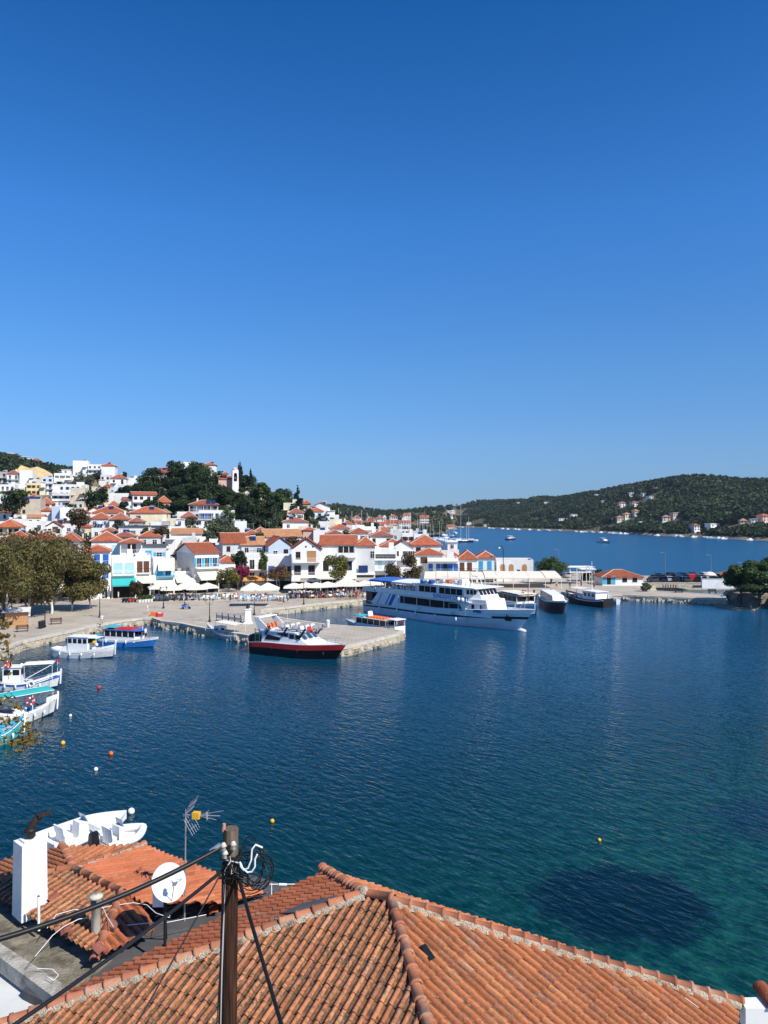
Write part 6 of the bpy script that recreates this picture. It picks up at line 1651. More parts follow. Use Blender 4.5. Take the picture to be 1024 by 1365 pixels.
# ------------------------------------------------------------------ boats
def hull(L, B, h0, hb, hs, ws=.75, rake=.8, draft=.5, bands=None, n=22, bul=.35, flare=.25, stern_rake=0.0, deckm=None, full=.42):
 """hull along +x; bands: list of (height fraction, material index); returns MB with gunwale, deck"""
 m = MB(); K = 10
 def sheer(t): return h0 + (hb - h0) * max(0, (t - .35) / .65) ** 2 + (hs - h0) * max(0, (.35 - t) / .35) ** 2
 def half(t):
  if t < full: return B / 2 * (ws + (1 - ws) * math.sin(PI / 2 * t / full) ** .8)
  return B / 2 * max(.012, (1 - ((t - full) / (1 - full)) ** 2.3))
 def pt(t, s, sg, off=0.0):
  zt = sheer(t); z = -draft + (zt + draft) * s
  bowf = max(0, (t - full) / (1 - full))
  low = (1 - flare) * (1 - bowf) + .12 * bowf
  wd = half(t) * (low + (1 - low) * s ** (.55 + .6 * bowf)) if s < 1 else half(t)
  x = -L / 2 + L * t + rake * (max(0, s * (zt + draft) - draft) / max(.1, hb)) * max(0, (t - .6) / .4) ** 2 - stern_rake * s * max(0, (.25 - t) / .25)
  return (x, sg * max(.012, wd - off), z)
 bands = bands or [(1.01, 0)]
 for sg in (-1, 1):
  g = [[pt(i / n, k / K, sg) for k in range(K + 1)] for i in range(n + 1)]
  vs = [p for r_ in g for p in r_]
  for i in range(n):
   for k in range(K):
    f = (i * (K + 1) + k, (i + 1) * (K + 1) + k, (i + 1) * (K + 1) + k + 1, i * (K + 1) + k + 1)
    if sg > 0: f = f[::-1]
    mi = [b for b in bands if (k + .5) / K <= b[0]][0][1]
    m.add([vs[q_] for q_ in f], [(0, 1, 2, 3)], mi, True)
  # inside of the bulwark
  inn = [(pt(i / n, 1, sg), pt(i / n, 1, sg, .08), None) for i in range(n + 1)]
  for i in range(n):
   a, b = pt(i / n, 1, sg), pt((i + 1) / n, 1, sg); c, d = pt((i + 1) / n, 1, sg, .09), pt(i / n, 1, sg, .09)
   up = .03
   A_ = [(p[0], p[1], p[2] + up) for p in (a, b, c, d)]
   m.add(A_, [(0, 1, 2, 3)], bands[-1][1])
   m.add([a, b, A_[1], A_[0]], [(0, 1, 2, 3)], bands[-1][1])
   c2, d2 = (c[0], c[1], c[2] - bul), (d[0], d[1], d[2] - bul)
   m.add([A_[3], A_[2], c2, d2], [(0, 1, 2, 3)], bands[-1][1])
 tr = [pt(0, k / K, 1) for k in range(K + 1)] + [pt(0, k / K, -1) for k in range(K, -1, -1)]
 m.add(tr, [tuple(range(len(tr)))], bands[-1][1])
 dk = MB()
 for i in range(n):
  a, b = pt(i / n, 1, 1, .085), pt((i + 1) / n, 1, 1, .085)
  dk.add([(a[0], a[1], a[2] - bul), (a[0], -a[1], a[2] - bul), (b[0], -b[1], b[2] - bul), (b[0], b[1], b[2] - bul)], [(0, 1, 2, 3)])
 return m, dk, sheer, half, pt
def place_boat(name, label, ps, pb, group=None, cat='boat', L=None):
 s, b = atz(*ps), atz(*pb)
 d = b - s; ang = math.atan2(d.y, d.x)
 c = (s + b) / 2
 return thing(name, label, cat, (c.x, c.y, 0), ang, group), d.length
def clean(o):
 b = bmesh.new(); b.from_mesh(o.data); bmesh.ops.remove_doubles(b, verts=b.verts, dist=.0005); bmesh.ops.recalc_face_normals(b, faces=b.faces); b.to_mesh(o.data); b.free(); return o
def hull_parts(root, hl, mats, deck=DECK):
 clean(hl[0].build('hull', mats, root)); clean(hl[1].build('deck', deck, root))
def ring(root, c, r, tube_r, m, name='life_ring', axis='y', white=True):
 b = MB(); n, k = 16, 6; vs = []
 for i in range(n):
  a = 2 * PI * i / n
  for j in range(k):
   t = 2 * PI * j / k; rr = r + tube_r * math.cos(t)
   p = (rr * math.cos(a), tube_r * math.sin(t), rr * math.sin(a)) if axis == 'y' else (tube_r * math.sin(t), rr * math.cos(a), rr * math.sin(a))
   vs.append((c[0] + p[0], c[1] + p[1], c[2] + p[2]))
 for i in range(n):
  b.add([vs[i * k + j] for j in range(k)] + [vs[((i + 1) % n) * k + j] for j in range(k)], [(j, (j + 1) % k, k + (j + 1) % k, k + j) for j in range(k)], 1 if (white and i % 4 == 0) else 0, True)
 return clean(b.build(name, [m, WP], root))
def text_mesh(txt, size, m, depth=.02):
 cu = bpy.data.curves.new('lettering', 'FONT'); cu.body = txt; cu.size = size; cu.extrude = depth; cu.align_x = 'CENTER'; cu.align_y = 'CENTER'; cu.space_character = 1.05
 o = bpy.data.objects.new('lettering', cu); COL.objects.link(o)
 dg = bpy.context.evaluated_depsgraph_get()
 me = bpy.data.meshes.new_from_object(o.evaluated_get(dg)); me.name = 'lettering'
 bpy.data.objects.remove(o); me.materials.clear(); me.materials.append(m)
 return me
def lettering(root, txt, loc, size, m, rot):
 o = link('lettering', text_mesh(txt, size, m), root, loc); o.rotation_euler = rot; return o
def fender(root, x, y, z, m=WP, s=1.0):
 b = MB(); b.lathe([(.02, -.28 * s), (.11 * s, -.2 * s), (.11 * s, .2 * s), (.02, .28 * s)], 0, 8, (x, y, z)); return b.build('fender', m, root)
# ---- people: one skinned body per pose, clothes by material
def person_mesh(pose):
 J_ = dict(pelvis=(0, 0, .95), chest=(0, .01, 1.28), neck=(0, .01, 1.46), head0=(0, 0, 1.56), head1=(0, -.01, 1.70))
 for s, n in ((-1, 'r'), (1, 'l')):
  J_['sh' + n] = (s * .18, .01, 1.40); J_['el' + n] = (s * .25, .03, 1.13); J_['wr' + n] = (s * .25, -.06, .90); J_['ha' + n] = (s * .24, -.10, .80)
  J_['hip' + n] = (s * .10, 0, .90); J_['kn' + n] = (s * .11, -.02, .50); J_['an' + n] = (s * .11, .03, .09); J_['to' + n] = (s * .13, -.13, .04)
 if pose == 'walk':
  J_['knl'] = (.11, -.16, .52); J_['anl'] = (.11, -.22, .10); J_['tol'] = (.11, -.38, .08); J_['knr'] = (-.11, .05, .50); J_['anr'] = (-.11, .28, .16); J_['tor'] = (-.11, .16, .04)
  J_['wrr'] = (-.24, -.2, .96); J_['har'] = (-.23, -.27, .90); J_['wrl'] = (.25, .14, .92); J_['hal'] = (.25, .15, .82)
 if pose == 'sit':
  for k in list(J_): 
   x, y, z = J_[k]; J_[k] = (x, y, z - .45)
  for s, n in ((-1, 'r'), (1, 'l')):
   J_['kn' + n] = (s * .13, -.44, .50); J_['an' + n] = (s * .13, -.42, .09); J_['to' + n] = (s * .14, -.58, .05); J_['hip' + n] = (s * .1, -.03, .49)
   J_['el' + n] = (s * .25, -.06, .72); J_['wr' + n] = (s * .16, -.28, .66); J_['ha' + n] = (s * .12, -.36, .66)
 rad = dict(pelvis=.135, chest=.15, neck=.06, head0=.085, head1=.09, sh=.07, el=.048, wr=.035, ha=.04, hip=.095, kn=.065, an=.045, to=.04)
 names = list(J_); ix = {k: i for i, k in enumerate(names)}
 E = [('pelvis', 'chest'), ('chest', 'neck'), ('neck', 'head0'), ('head0', 'head1')]
 for n in 'rl': E += [('chest', 'sh' + n), ('sh' + n, 'el' + n), ('el' + n, 'wr' + n), ('wr' + n, 'ha' + n), ('pelvis', 'hip' + n), ('hip' + n, 'kn' + n), ('kn' + n, 'an' + n), ('an' + n, 'to' + n)]
 me = bpy.data.meshes.new('person'); me.from_pydata([J_[k] for k in names], [(ix[a], ix[b]) for a, b in E], [])
 o = bpy.data.objects.new('person', me); COL.objects.link(o)
 sk = o.modifiers.new('skin', 'SKIN'); o.modifiers.new('sub', 'SUBSURF').levels = 1
 for k in names:
  r_ = rad.get(k, rad.get(k[:-1], .05)); sv = me.skin_vertices[0].data[ix[k]]
  sv.radius = (r_, r_ * (.72 if k in ('pelvis', 'chest') else 1)); sv.use_root = (k == 'pelvis')
 dg = bpy.context.evaluated_depsgraph_get(); out = bpy.data.meshes.new_from_object(o.evaluated_get(dg))
 bpy.data.objects.remove(o)
 out.name = 'person'
 for mt in (SKIN, WP, NAVY, HAIR): out.materials.append(mt)
 zc = .86 if pose != 'sit' else .48
 dz = .45 if pose == 'sit' else 0
 for p in out.polygons:
  c = p.center
  arm = abs(c.x) > .205 and c.z + dz < 1.22 and c.z + dz > .7
  if c.z + dz > 1.60 and (c.y > -.02 or c.z + dz > 1.70): p.material_index = 3
  elif c.z + dz > 1.47 or arm: p.material_index = 0
  elif c.z + dz > .96 and not (pose == 'sit' and c.y < -.14): p.material_index = 1
  elif (pose == 'sit' and c.z < .3) or (pose != 'sit' and c.z < .45): p.material_index = 0
  else: p.material_index = 2
  p.use_smooth = True
 return out
PM = {k: person_mesh(k) for k in ('stand', 'walk', 'sit')}
CLOTH = [mat('cloth_' + n, c, .9, .1) for n, c in (('white', (.75, .74, .72)), ('red', (.45, .04, .05)), ('navy', (.02, .03, .09)), ('sky', (.2, .42, .65)), ('black', (.02, .02, .02)), ('pink', (.6, .25, .28)), ('sand', (.5, .4, .26)), ('green', (.08, .22, .12)), ('orange', (.62, .2, .06)))]
CN = ['white', 'red', 'navy', 'sky blue', 'black', 'pink', 'sand', 'green', 'orange']
def person(loc, rz, pose, top, bot, label, group=None):
 o = link('person', PM[pose], None, loc, rz)
 for i, mt in ((1, CLOTH[top]), (2, CLOTH[bot])):
  o.material_slots[i].link = 'OBJECT'; o.material_slots[i].material = mt
 return tag(o, label, 'person', group)
# ---- the cruise ship
ship, L = place_boat('cruise_ship', 'large white day cruise ship with blue canopied stern moored at the quay', (500, 813), (692, 841), cat='ship')
HULLB = mat('ship_hull_white', (.78, .80, .82), .4, .05, .6, stain=(.45, .48, .5), stain_amt=.35, sscale=.5)
B = 7.6
hl = hull(L, B, 2.45, 3.7, 2.1, ws=.80, rake=3.2, draft=.6, bands=[(.12, 1), (.62, 0), (.72, 1), (1.01, 2)], n=36, bul=.7, flare=.12, full=.6)
hull_parts(ship, hl, [HULLB, NAVY, WP])
m = MB()
for sg in (-1, 1):
 pts = [hl[4](i / 36, .985, sg) for i in range(37)]
 m.tube([(p[0], p[1] * 1.005, p[2]) for p in pts], .07, 0, 5)
m.build('rub_rail', WP, ship)
x0, x1 = -L / 2 + .8, L / 2 - 8.5
hw = B / 2 - .35
# main deck house; black panels paint the shade of its open sides
m = MB(); m.box(-L / 2 + 11, x1, -hw, hw, 1.8, 4.05); m.build('main_cabin', WP, ship)
for sg in (-1, 1):
 m = MB(); y = sg * (hw + .03); 
 m.hexa([(-L / 2 + 11.5, y - .03, 2.62), (x1 - .6, y - .03, 2.62), (x1 - 1.4, y - .03, 3.85), (-L / 2 + 11.5, y - .03, 3.85), (-L / 2 + 11.5, y + .03, 2.62), (x1 - .6, y + .03, 2.62), (x1 - 1.4, y + .03, 3.85), (-L / 2 + 11.5, y + .03, 3.85)])
 wb_ = m.build('window_band', DARK, ship)
 for k in range(5):
  m = MB(); xx = -L / 2 + 12.5 + k * 3.4; m.box(xx, xx + .12, y + sg * .02 - .03, y + sg * .04 + .03, 2.6, 3.87); m.build('post', WP if k % 2 else BLUEW, wb_)
# bow block below the wheelhouse with doors
m = MB(); m.hexa([(x1, -hw * .92, 1.8), (x1 + 4.4, -hw * .66, 1.8), (x1 + 4.4, hw * .66, 1.8), (x1, hw * .92, 1.8), (x1, -hw * .92, 4.6), (x1 + 3.5, -hw * .66, 4.6), (x1 + 3.5, hw * .66, 4.6), (x1, hw * .92, 4.6)]); m.build('fore_cabin', WP, ship)
for k, (xx, w_) in enumerate(((1.0, .55), (2.6, .22), (3.1, .22))):
 for sg in (-1, 1):
  yy = hw * (.92 - .26 * (xx / 4.2)) + .02
  m = MB(); m.box(x1 + xx, x1 + xx + w_, sg * yy - .05, sg * yy + .05, 2.7, 3.8); m.build('door', GLASS, ship)
# upper deck: floor, bulwark with the name
m = MB(); m.box(x0, x1 + 1.0, -hw - .25, hw + .25, 4.05, 4.2); m.build('upper_deck', WPD, ship)
for sg in (-1, 1):
 m = MB(); m.box(x0 + 4, x1 + .5, sg * (hw + .22) - .04, sg * (hw + .22) + .04, 4.203, 5.05); m.build('bulwark', WP, ship)
lettering(ship, 'SUNLIGHT CRUISES', (x1 - 3.2, -hw - .29, 4.62), .92, BLUE, (PI / 2, 0, 0))
lettering(ship, 'SUNLIGHT CRUISES', (x1 - 3.2, hw + .29, 4.62), .92, BLUE, (PI / 2, 0, PI))
m = MB(); m.box(x1 - 12, x1 - .3, -hw + .1, hw - .1, 4.203, 6.3); uc = m.build('upper_cabin', WP, ship)
for sg in (-1, 1):
 for k, (a, b) in enumerate(((-11.3, -7.0), (-6.2, -.8))):
  m = MB(); y = sg * (hw - .1 + .03); m.box(x1 + a, x1 + b, y - .03, y + .03, 5.1, 6.1); w_ = m.build('window', DARK, uc)
  for q_ in range(3 if k else 2):
   m = MB(); xx = x1 + a + (b - a) * (q_ + 1) / (4 if k else 3); m.box(xx, xx + .09, y + sg * .01 - .035, y + sg * .03 + .035, 5.1, 6.1); m.build('frame', WP, w_)
m = MB(); m.hexa([(x1 - .3, -hw * .9, 4.203), (x1 + 2.6, -hw * .6, 4.603), (x1 + 2.6, hw * .6, 4.603), (x1 - .3, hw * .9, 4.203), (x1 - .3, -hw * .9, 6.35), (x1 + 1.4, -hw * .62, 6.35), (x1 + 1.4, hw * .62, 6.35), (x1 - .3, hw * .9, 6.35)]); wh = m.build('wheelhouse', WP, ship)
for sg in (-1, 1):
 for k in range(3):
  m = MB(); xx = x1 - .1 + k * .55; yy = sg * (hw * (.9 - .28 * ((xx - x1 + .3) / 1.75) * .95) - .02)
  m.hexa([(xx, yy - .05, 5.35), (xx + .42, yy - .05 - sg * .12, 5.35), (xx + .42, yy + .05 - sg * .12, 5.35), (xx, yy + .05, 5.35), (xx, yy - .05, 6.1), (xx + .36, yy - .05 - sg * .12, 6.1), (xx + .36, yy + .05 - sg * .12, 6.1), (xx, yy + .05, 6.1)]); m.build('window', GLASS, wh)
for k in range(5):
 m = MB(); yy = -hw * .5 + k * hw * .25
 m.hexa([(x1 + 2.12, yy - .3, 5.35), (x1 + 2.22, yy - .3, 5.35), (x1 + 2.22, yy + .3, 5.35), (x1 + 2.12, yy + .3, 5.35), (x1 + 1.6, yy - .3, 6.15), (x1 + 1.7, yy - .3, 6.15), (x1 + 1.7, yy + .3, 6.15), (x1 + 1.6, yy + .3, 6.15)]); m.build('window', GLASS, wh)
m = MB(); m.box(x1 - 13, x1 + 2.2, -hw - .1, hw + .1, 6.353, 6.47); m.build('top_deck', WP, ship)
for sg in (-1, 1): railing(x1 - 12.8, x1 + 1.0, sg * hw, 6.47, .85, step=.9).build('railing', WP, ship)
for k in range(3):
 m = MB(); m.bar((x1 - 11 + k * 1.1, -hw + .3, 6.95), (x1 - 10.2 + k * 1.1, -hw + .3, 6.95), .32, 0, 10); m.box(x1 - 11 + k * 1.1, x1 - 10.2 + k * 1.1, -hw + .1, -hw + .5, 6.47, 6.65); m.build('raft_canister', [SKYB, WP, BLUE][k], ship)
lettering(ship, 'SUNLIGHT', (x1 - 6.5, -hw - .05, 6.9), .6, NAVY, (PI / 2, 0, 0))
# radar arch, mast, funnel clutter
m = MB(); m.bar((x1 - .5, -1.2, 6.47), (x1 - .9, -1.0, 8.0), .06); m.bar((x1 - .5, 1.2, 6.47), (x1 - .9, 1.0, 8.0), .06); m.bar((x1 - .9, -1.0, 8.0), (x1 - .9, 1.0, 8.0), .06); m.build('radar_arch', WP, ship)
m = MB(); m.box(x1 - 1.6, x1 - .2, -.12, .12, 8.05, 8.2); m.bar((x1 - .9, 0, 7.9), (x1 - .9, 0, 8.1), .1); m.build('radar', WP, ship)
m = MB(); m.bar((x1 - 2.2, 0, 6.47), (x1 - 2.2, 0, 10.2), .07, 0, 6, .03); m.build('mast', mat('rust_red_paint', (.35, .07, .04), .6, .1), ship)
m = MB(); m.hexa([(x1 - 4, -1, 6.47), (x1 - 3, -1, 6.47), (x1 - 3, 1, 6.47), (x1 - 4, 1, 6.47), (x1 - 4, -.8, 7.5), (x1 - 3.3, -.8, 7.5), (x1 - 3.3, .8, 7.5), (x1 - 4, .8, 7.5)]); m.build('locker', WP, ship)
for k in range(4):
 m = MB(); m.box(x1 - 10 + k * 1.5, x1 - 9 + k * 1.5, .3, 1.9, 6.47, 7.1); m.build('bench', [WPD, ORANGE, WPD, RED][k], ship)
for sg in (-1, 1):
 for k in range(2): 
  b = MB(); b.ball((x1 + .1 + k * .9 - 1.2, sg * (hw + .35), 4.45), .42, 0, 12); b.build('fender', WP, ship)
# aft canopy: blue at the stern, white forward
n_ = 9
for k in range(4):
 a, b = x0 + 2 + k * 3.2, x0 + 2 + (k + 1) * 3.2 - .06
 m = MB(); 
 for i in range(n_):
  y0_, y1_ = -hw - .2 + (2 * hw + .4) * i / n_, -hw - .2 + (2 * hw + .4) * (i + 1) / n_
  z = lambda y: 6.55 - .25 * (y / hw) ** 2
  m.add([(a, y0_, z(y0_)), (b, y0_, z(y0_)), (b, y1_, z(y1_)), (a, y1_, z(y1_)), (a, y0_, z(y0_) + .05), (b, y0_, z(y0_) + .05), (b, y1_, z(y1_) + .05), (a, y1_, z(y1_) + .05)], [(3, 2, 1, 0), (4, 5, 6, 7), (0, 1, 5, 4), (2, 3, 7, 6)])
 m.box(a, b, -hw - .25, -hw - .2, 6.0, 6.33); m.box(a, b, hw + .2, hw + .25, 6.0, 6.33)
 m.build('canopy', FABB if k < 2 else WP, ship)
for k in range(5):
 for sg in (-1, 1):
  m = MB(); xx = x0 + 2.1 + k * 3.18; m.bar((xx, sg * hw, 4.2), (xx, sg * hw, 6.4), .05); m.build('pole', WP, ship)
# steel frame between canopy and cabin
m = MB()
for k in range(4): m.bar((x0 + 15 + k * 1.6, -hw, 6.45), (x0 + 15 + k * 1.6, hw, 6.45), .06)
m.bar((x0 + 14.8, -hw, 6.45), (x1 - 12, -hw, 6.45), .06); m.bar((x0 + 14.8, hw, 6.45), (x1 - 12, hw, 6.45), .06); m.build('canopy_frame', STEEL, ship)
# stern side screens with diagonal stripes
for sg in (-1, 1):
 y = sg * (hw + .2)
 m = MB(); m.hexa([(x0 + 2.4, y - .05, 1.9), (x0 + 10.3, y - .05, 1.9), (x0 + 10.3, y - .05, 4.05), (x0 + 4.6, y - .05, 4.05), (x0 + 2.4, y + .05, 1.9), (x0 + 10.3, y + .05, 1.9), (x0 + 10.3, y + .05, 4.05), (x0 + 4.6, y + .05, 4.05)]); sc_ = m.build('side_screen', HULLB, ship)
 for xx, w_, mt in ((x0 + 6.6, .35, BLUE), (x0 + 7.5, .9, FABB), (x0 + 4.2, .3, GREY)):
  m = MB(); yy = y + sg * .06
  m.hexa([(xx, yy - .012, 1.95), (xx + w_, yy - .012, 1.95), (xx + w_ + 1.4, yy - .012, 4.0), (xx + 1.4, yy - .012, 4.0), (xx, yy + .012, 1.95), (xx + w_, yy + .012, 1.95), (xx + w_ + 1.4, yy + .012, 4.0), (xx + 1.4, yy + .012, 4.0)]); m.build('stripe', mt, sc_)
 m = MB(); m.box(x0, x0 + 3.5, y - .04, y + .04, 4.203, 4.9); m.build('stern_rail', WPD, ship)
 for xx in (-2, 6): 
  m = MB(); yy = sg * (B / 2 + .02); m.hexa([(xx, yy - .02, 1.75), (xx + .7, yy - .02, 1.75), (xx + 1.5, yy - .02, 2.35), (xx + .9, yy - .02, 2.35), (xx, yy + .02, 1.75), (xx + .7, yy + .02, 1.75), (xx + 1.5, yy + .02, 2.35), (xx + .9, yy + .02, 2.35)]); m.build('stripe', LGREY, ship)
m = MB(); m.box(x0 + .5, x0 + 2.4, -hw + .2, hw - .2, 1.6, 4.05); m.build('stern_recess', NAVY, ship)
for k in range(5): fender(ship, -L / 2 + 6 + k * 5, -B / 2 - .12, 1.2, WP, 1.3)
a_ = hl[4](.93, .62, -1); m = MB(); m.box(a_[0] - .5, a_[0] + .5, a_[1] - .25, a_[1] + .25, a_[2] - .35, a_[2] + .35); m.bar((a_[0], a_[1] - .3, a_[2] - .2), (a_[0], a_[1] - .3, a_[2] + .9), .07); m.build('anchor', IRON, ship)
for sg in (-1, 1):
 m = MB(); q_ = [hl[4](i / 36, 1, sg) for i in range(24, 37)]; m.tube([(p[0], p[1], p[2] + .9) for p in q_], .035, 0, 5)
 for p in q_[::2]: m.bar(p, (p[0], p[1], p[2] + .9), .025, 0, 5)
 m.build('bow_rail', WP, ship)
 railing(x0, x0 + 15, sg * (hw + .15), 4.9 if True else 0, .45, step=.8).build('railing', WP, ship)
m = MB(); m.bar((L / 2 - .5, 0, 3.0), (L / 2 + 1.6, 0, 5.2), .06); m.build('jackstaff', WP, ship)
bl = MB(); bl.lathe([(.02, -1.6), (.4, -1.2), (.42, 0), (.3, .6), (.02, .9)], 0, 10); o = bl.build('bulbous_bow', WP, ship, (L / 2 + .6, 0, .05)); o.rotation_euler = (0, PI / 2, 0)
lettering(ship, 'ATHINA', (L / 2 - 7.5, -B / 2 * .80 - .12, 2.55), .55, NAVY, (PI / 2, 0, .10)) if False else None
m = MB(); pnm = hl[4](.80, .94, -1); m.box(pnm[0] - 1.3, pnm[0] + 1.3, pnm[1] - .10, pnm[1] + .02, pnm[2] - .3, pnm[2] + .2); o = m.build('name_board', BLUE, ship)
# passengers on the upper deck
sc, ss = math.cos(ship.rotation_euler.z), math.sin(ship.rotation_euler.z)
for k in range(22):
 lx, ly = x0 + 5 + k * .78 + rnd.uniform(-.2, .2), -hw + rnd.uniform(.35, 1.6)
 wx, wy = ship.location.x + lx * sc - ly * ss, ship.location.y + lx * ss + ly * sc
 t_ = rnd.randrange(9)
 person((wx, wy, 4.2), rnd.uniform(0, 6), 'stand' if k % 3 else 'sit', t_, rnd.randrange(9), 'passenger in %s top on the upper deck of the cruise ship' % CN[t_], 'passengers on the cruise ship')
# ---- red and black tour boat
tb_, L = place_boat('tour_boat', 'black hulled tour boat with broad red stripe and white cabin at the pier', (345, 868), (448, 879))
B = 4.6
hl = hull(L, B, 1.75, 2.05, 1.5, ws=.92, rake=1.6, draft=.5, bands=[(.18, 2), (.68, 0), (.96, 1), (1.01, 3)], n=26, bul=.12, flare=.1, full=.6)
hull_parts(tb_, hl, [mat('black_hull', (.006, .007, .012), .35, .2), RED, BLACK, WP], WP)
m = MB(); pr = [(-L / 2 + 2.0, 1.6), (L / 2 - 2.6, 1.75), (L / 2 - 4.0, 2.35), (L / 2 - 4.9, 3.25), (-L / 2 + 2.0, 3.15)]
w0 = 1.95
m.add([(x, -w0 + (.12 if z > 2 else 0), z) for x, z in pr] + [(x, w0 - (.12 if z > 2 else 0), z) for x, z in pr], [(0, 1, 2, 3, 4), (9, 8, 7, 6, 5), (0, 5, 6, 1), (1, 6, 7, 2), (2, 7, 8, 3), (3, 8, 9, 4), (4, 9, 5, 0)])
cb2 = clean(m.build('cabin', WP, tb_))
for sg in (-1, 1):
 y = sg * (w0 - .02)
 m = MB(); m.hexa([(-L / 2 + 2.6, y - .05, 2.05), (L / 2 - 7.4, y - .05, 2.1), (L / 2 - 7.4, y - .05, 2.5), (-L / 2 + 2.9, y - .05, 2.75), (-L / 2 + 2.6, y + .05, 2.05), (L / 2 - 7.4, y + .05, 2.1), (L / 2 - 7.4, y + .05, 2.5), (-L / 2 + 2.9, y + .05, 2.75)]); m.build('window_band', GLASS, cb2)
 m = MB(); y = sg * (w0 - .10); m.hexa([(-L / 2 + 4.5, y - .05, 2.88), (L / 2 - 6.2, y - .05, 2.62), (L / 2 - 6.2, y - .05, 3.1), (-L / 2 + 4.5, y - .05, 3.0), (-L / 2 + 4.5, y + .05, 2.88), (L / 2 - 6.2, y + .05, 2.62), (L / 2 - 6.2, y + .05, 3.1), (-L / 2 + 4.5, y + .05, 3.0)]); m.build('side_stripe', NAVY, cb2)
 for k in range(2):
  m = MB(); xx = L / 2 - 5.9 + k * .95; m.box(xx, xx + .7, y - .06, y + .06, 2.45, 3.0); m.build('window', GLASS, cb2)
 for k, xx in enumerate((-L / 2 + 2.6, -L / 2 + 5.4, -L / 2 + 8.2)):
  m = MB(); y = sg * (w0 + .02); m.bar((xx, y, 2.7), (xx + .8, y, 3.85), .13, 0, 6); m.build('strut', NAVY, tb_)
m = MB(); m.hexa([(L / 2 - 4.75, -1.5, 2.55), (L / 2 - 4.0, -1.5, 2.45), (L / 2 - 4.0, 1.5, 2.45), (L / 2 - 4.75, 1.5, 2.55), (L / 2 - 5.0, -1.4, 3.18), (L / 2 - 4.78, -1.4, 3.18), (L / 2 - 4.78, 1.4, 3.18), (L / 2 - 5.0, 1.4, 3.18)]); m.build('windscreen', mat('pale_glass', (.25, .33, .4), .08, .1, spec=.8), cb2)
m = MB(); m.box(-L / 2 + 1.7, L / 2 - 5.0, -w0 - .02, w0 + .02, 3.153, 3.28); m.hexa([(L / 2 - 5.0, -w0, 3.153), (L / 2 - 4.3, -1.5, 3.2), (L / 2 - 4.3, 1.5, 3.2), (L / 2 - 5.0, w0, 3.153), (L / 2 - 5.0, -w0, 3.28), (L / 2 - 4.4, -1.4, 3.26), (L / 2 - 4.4, 1.4, 3.26), (L / 2 - 5.0, w0, 3.28)]); m.build('top_deck', WP, tb_)
for sg in (-1, 1): railing(-L / 2 + 3, L / 2 - 5.4, sg * (w0 - .05), 3.28, .6, step=.6).build('railing', STEEL, tb_)
for r_ in range(5):
 for c_ in range(3):
  m = MB(); xx, yy = -L / 2 + 4.6 + r_ * 1.15, -1.2 + c_ * 1.2
  m.box(xx, xx + .5, yy - .42, yy + .42, 3.6, 3.68); m.hexa([(xx - .08, yy - .42, 3.6), (xx, yy - .42, 3.6), (xx, yy + .42, 3.6), (xx - .08, yy + .42, 3.6), (xx - .2, yy - .42, 4.1), (xx - .13, yy - .42, 4.1), (xx - .13, yy + .42, 4.1), (xx - .2, yy + .42, 4.1)]); m.box(xx + .1, xx + .3, yy - .06, yy + .06, 3.28, 3.6)
  m.build('seat', [RUBBER, LGREY, RUBBER, LGREY, RED if c_ == 0 else RUBBER][r_], tb_)
# stern arch with life jackets, stair tower
for sg in (-1, 1):
 m = MB(); y = sg * 1.85; m.hexa([(-L / 2 + 1.6, y - .06, 2.9), (-L / 2 + 3.4, y - .06, 3.28), (-L / 2 + 1.5, y - .06, 4.75), (-L / 2 + .7, y - .06, 4.75), (-L / 2 + 1.6, y + .06, 2.9), (-L / 2 + 3.4, y + .06, 3.28), (-L / 2 + 1.5, y + .06, 4.75), (-L / 2 + .7, y + .06, 4.75)]); m.build('arch', WP, tb_)
m = MB(); m.box(-L / 2 + .6, -L / 2 + 1.6, -1.9, 1.9, 4.753, 4.87); m.build('arch_top', WP, tb_)
for k in range(4):
 m = MB(); yy = -1.5 + k * .8; m.hexa([(-L / 2 + 1.7 + .5, yy, 3.4), (-L / 2 + 2.5, yy, 3.4), (-L / 2 + 2.5, yy + .4, 3.4), (-L / 2 + 2.2, yy + .4, 3.4), (-L / 2 + 1.9, yy, 3.95), (-L / 2 + 2.2, yy, 3.95), (-L / 2 + 2.2, yy + .4, 3.95), (-L / 2 + 1.9, yy + .4, 3.95)]); m.build('life_jacket', ORANGE, tb_)
for k in range(1): ring(tb_, (-L / 2 + 3.3 + k * .9, -w0 - .08, 3.65), .28, .08, RED)
m = MB(); m.box(-L / 2 + .2, -L / 2 + 1.9, -1.7, 1.7, 1.3, 2.6); m.build('stern_locker', NAVY, tb_)
m = MB(); m.bar((-L / 2 + .9, -1.9, 1.5), (-L / 2 + .9, -1.9, 3.4), .05); m.bar((-L / 2 + 1.6, -1.9, 1.5), (-L / 2 + 1.6, -1.9, 3.4), .05)
for k in range(5): m.bar((-L / 2 + .9, -1.9, 1.8 + k * .35), (-L / 2 + 1.6, -1.9, 1.8 + k * .35), .04)
m.build('ladder', mat('dark_green_paint', (.03, .09, .06), .5, .1), tb_)
m = MB(); m.bar((-L / 2 - .3, -1.3, 1.9), (-L / 2 + .1, -1.3, 1.9), .55, 0, 14); f_ = m.build('dinghy_bow', NAVY, tb_)
for k in range(3): fender(tb_, -L / 2 + 4 + k * 4, -B / 2 - .1, 1.0, BLACK, 1.0)
m = MB(); m.bar((L / 2 - 7.5, 0, 3.28), (L / 2 - 7.6, 0, 5.6), .025); m.build('aerial', WP, tb_)
m = MB()
for sg in (-1, 1): m.tube([(L / 2 - 3.6, sg * 1.4, 2.6), (L / 2 - 1.5, sg * .9, 2.7), (L / 2 + .6, sg * .1, 2.75)], .03)
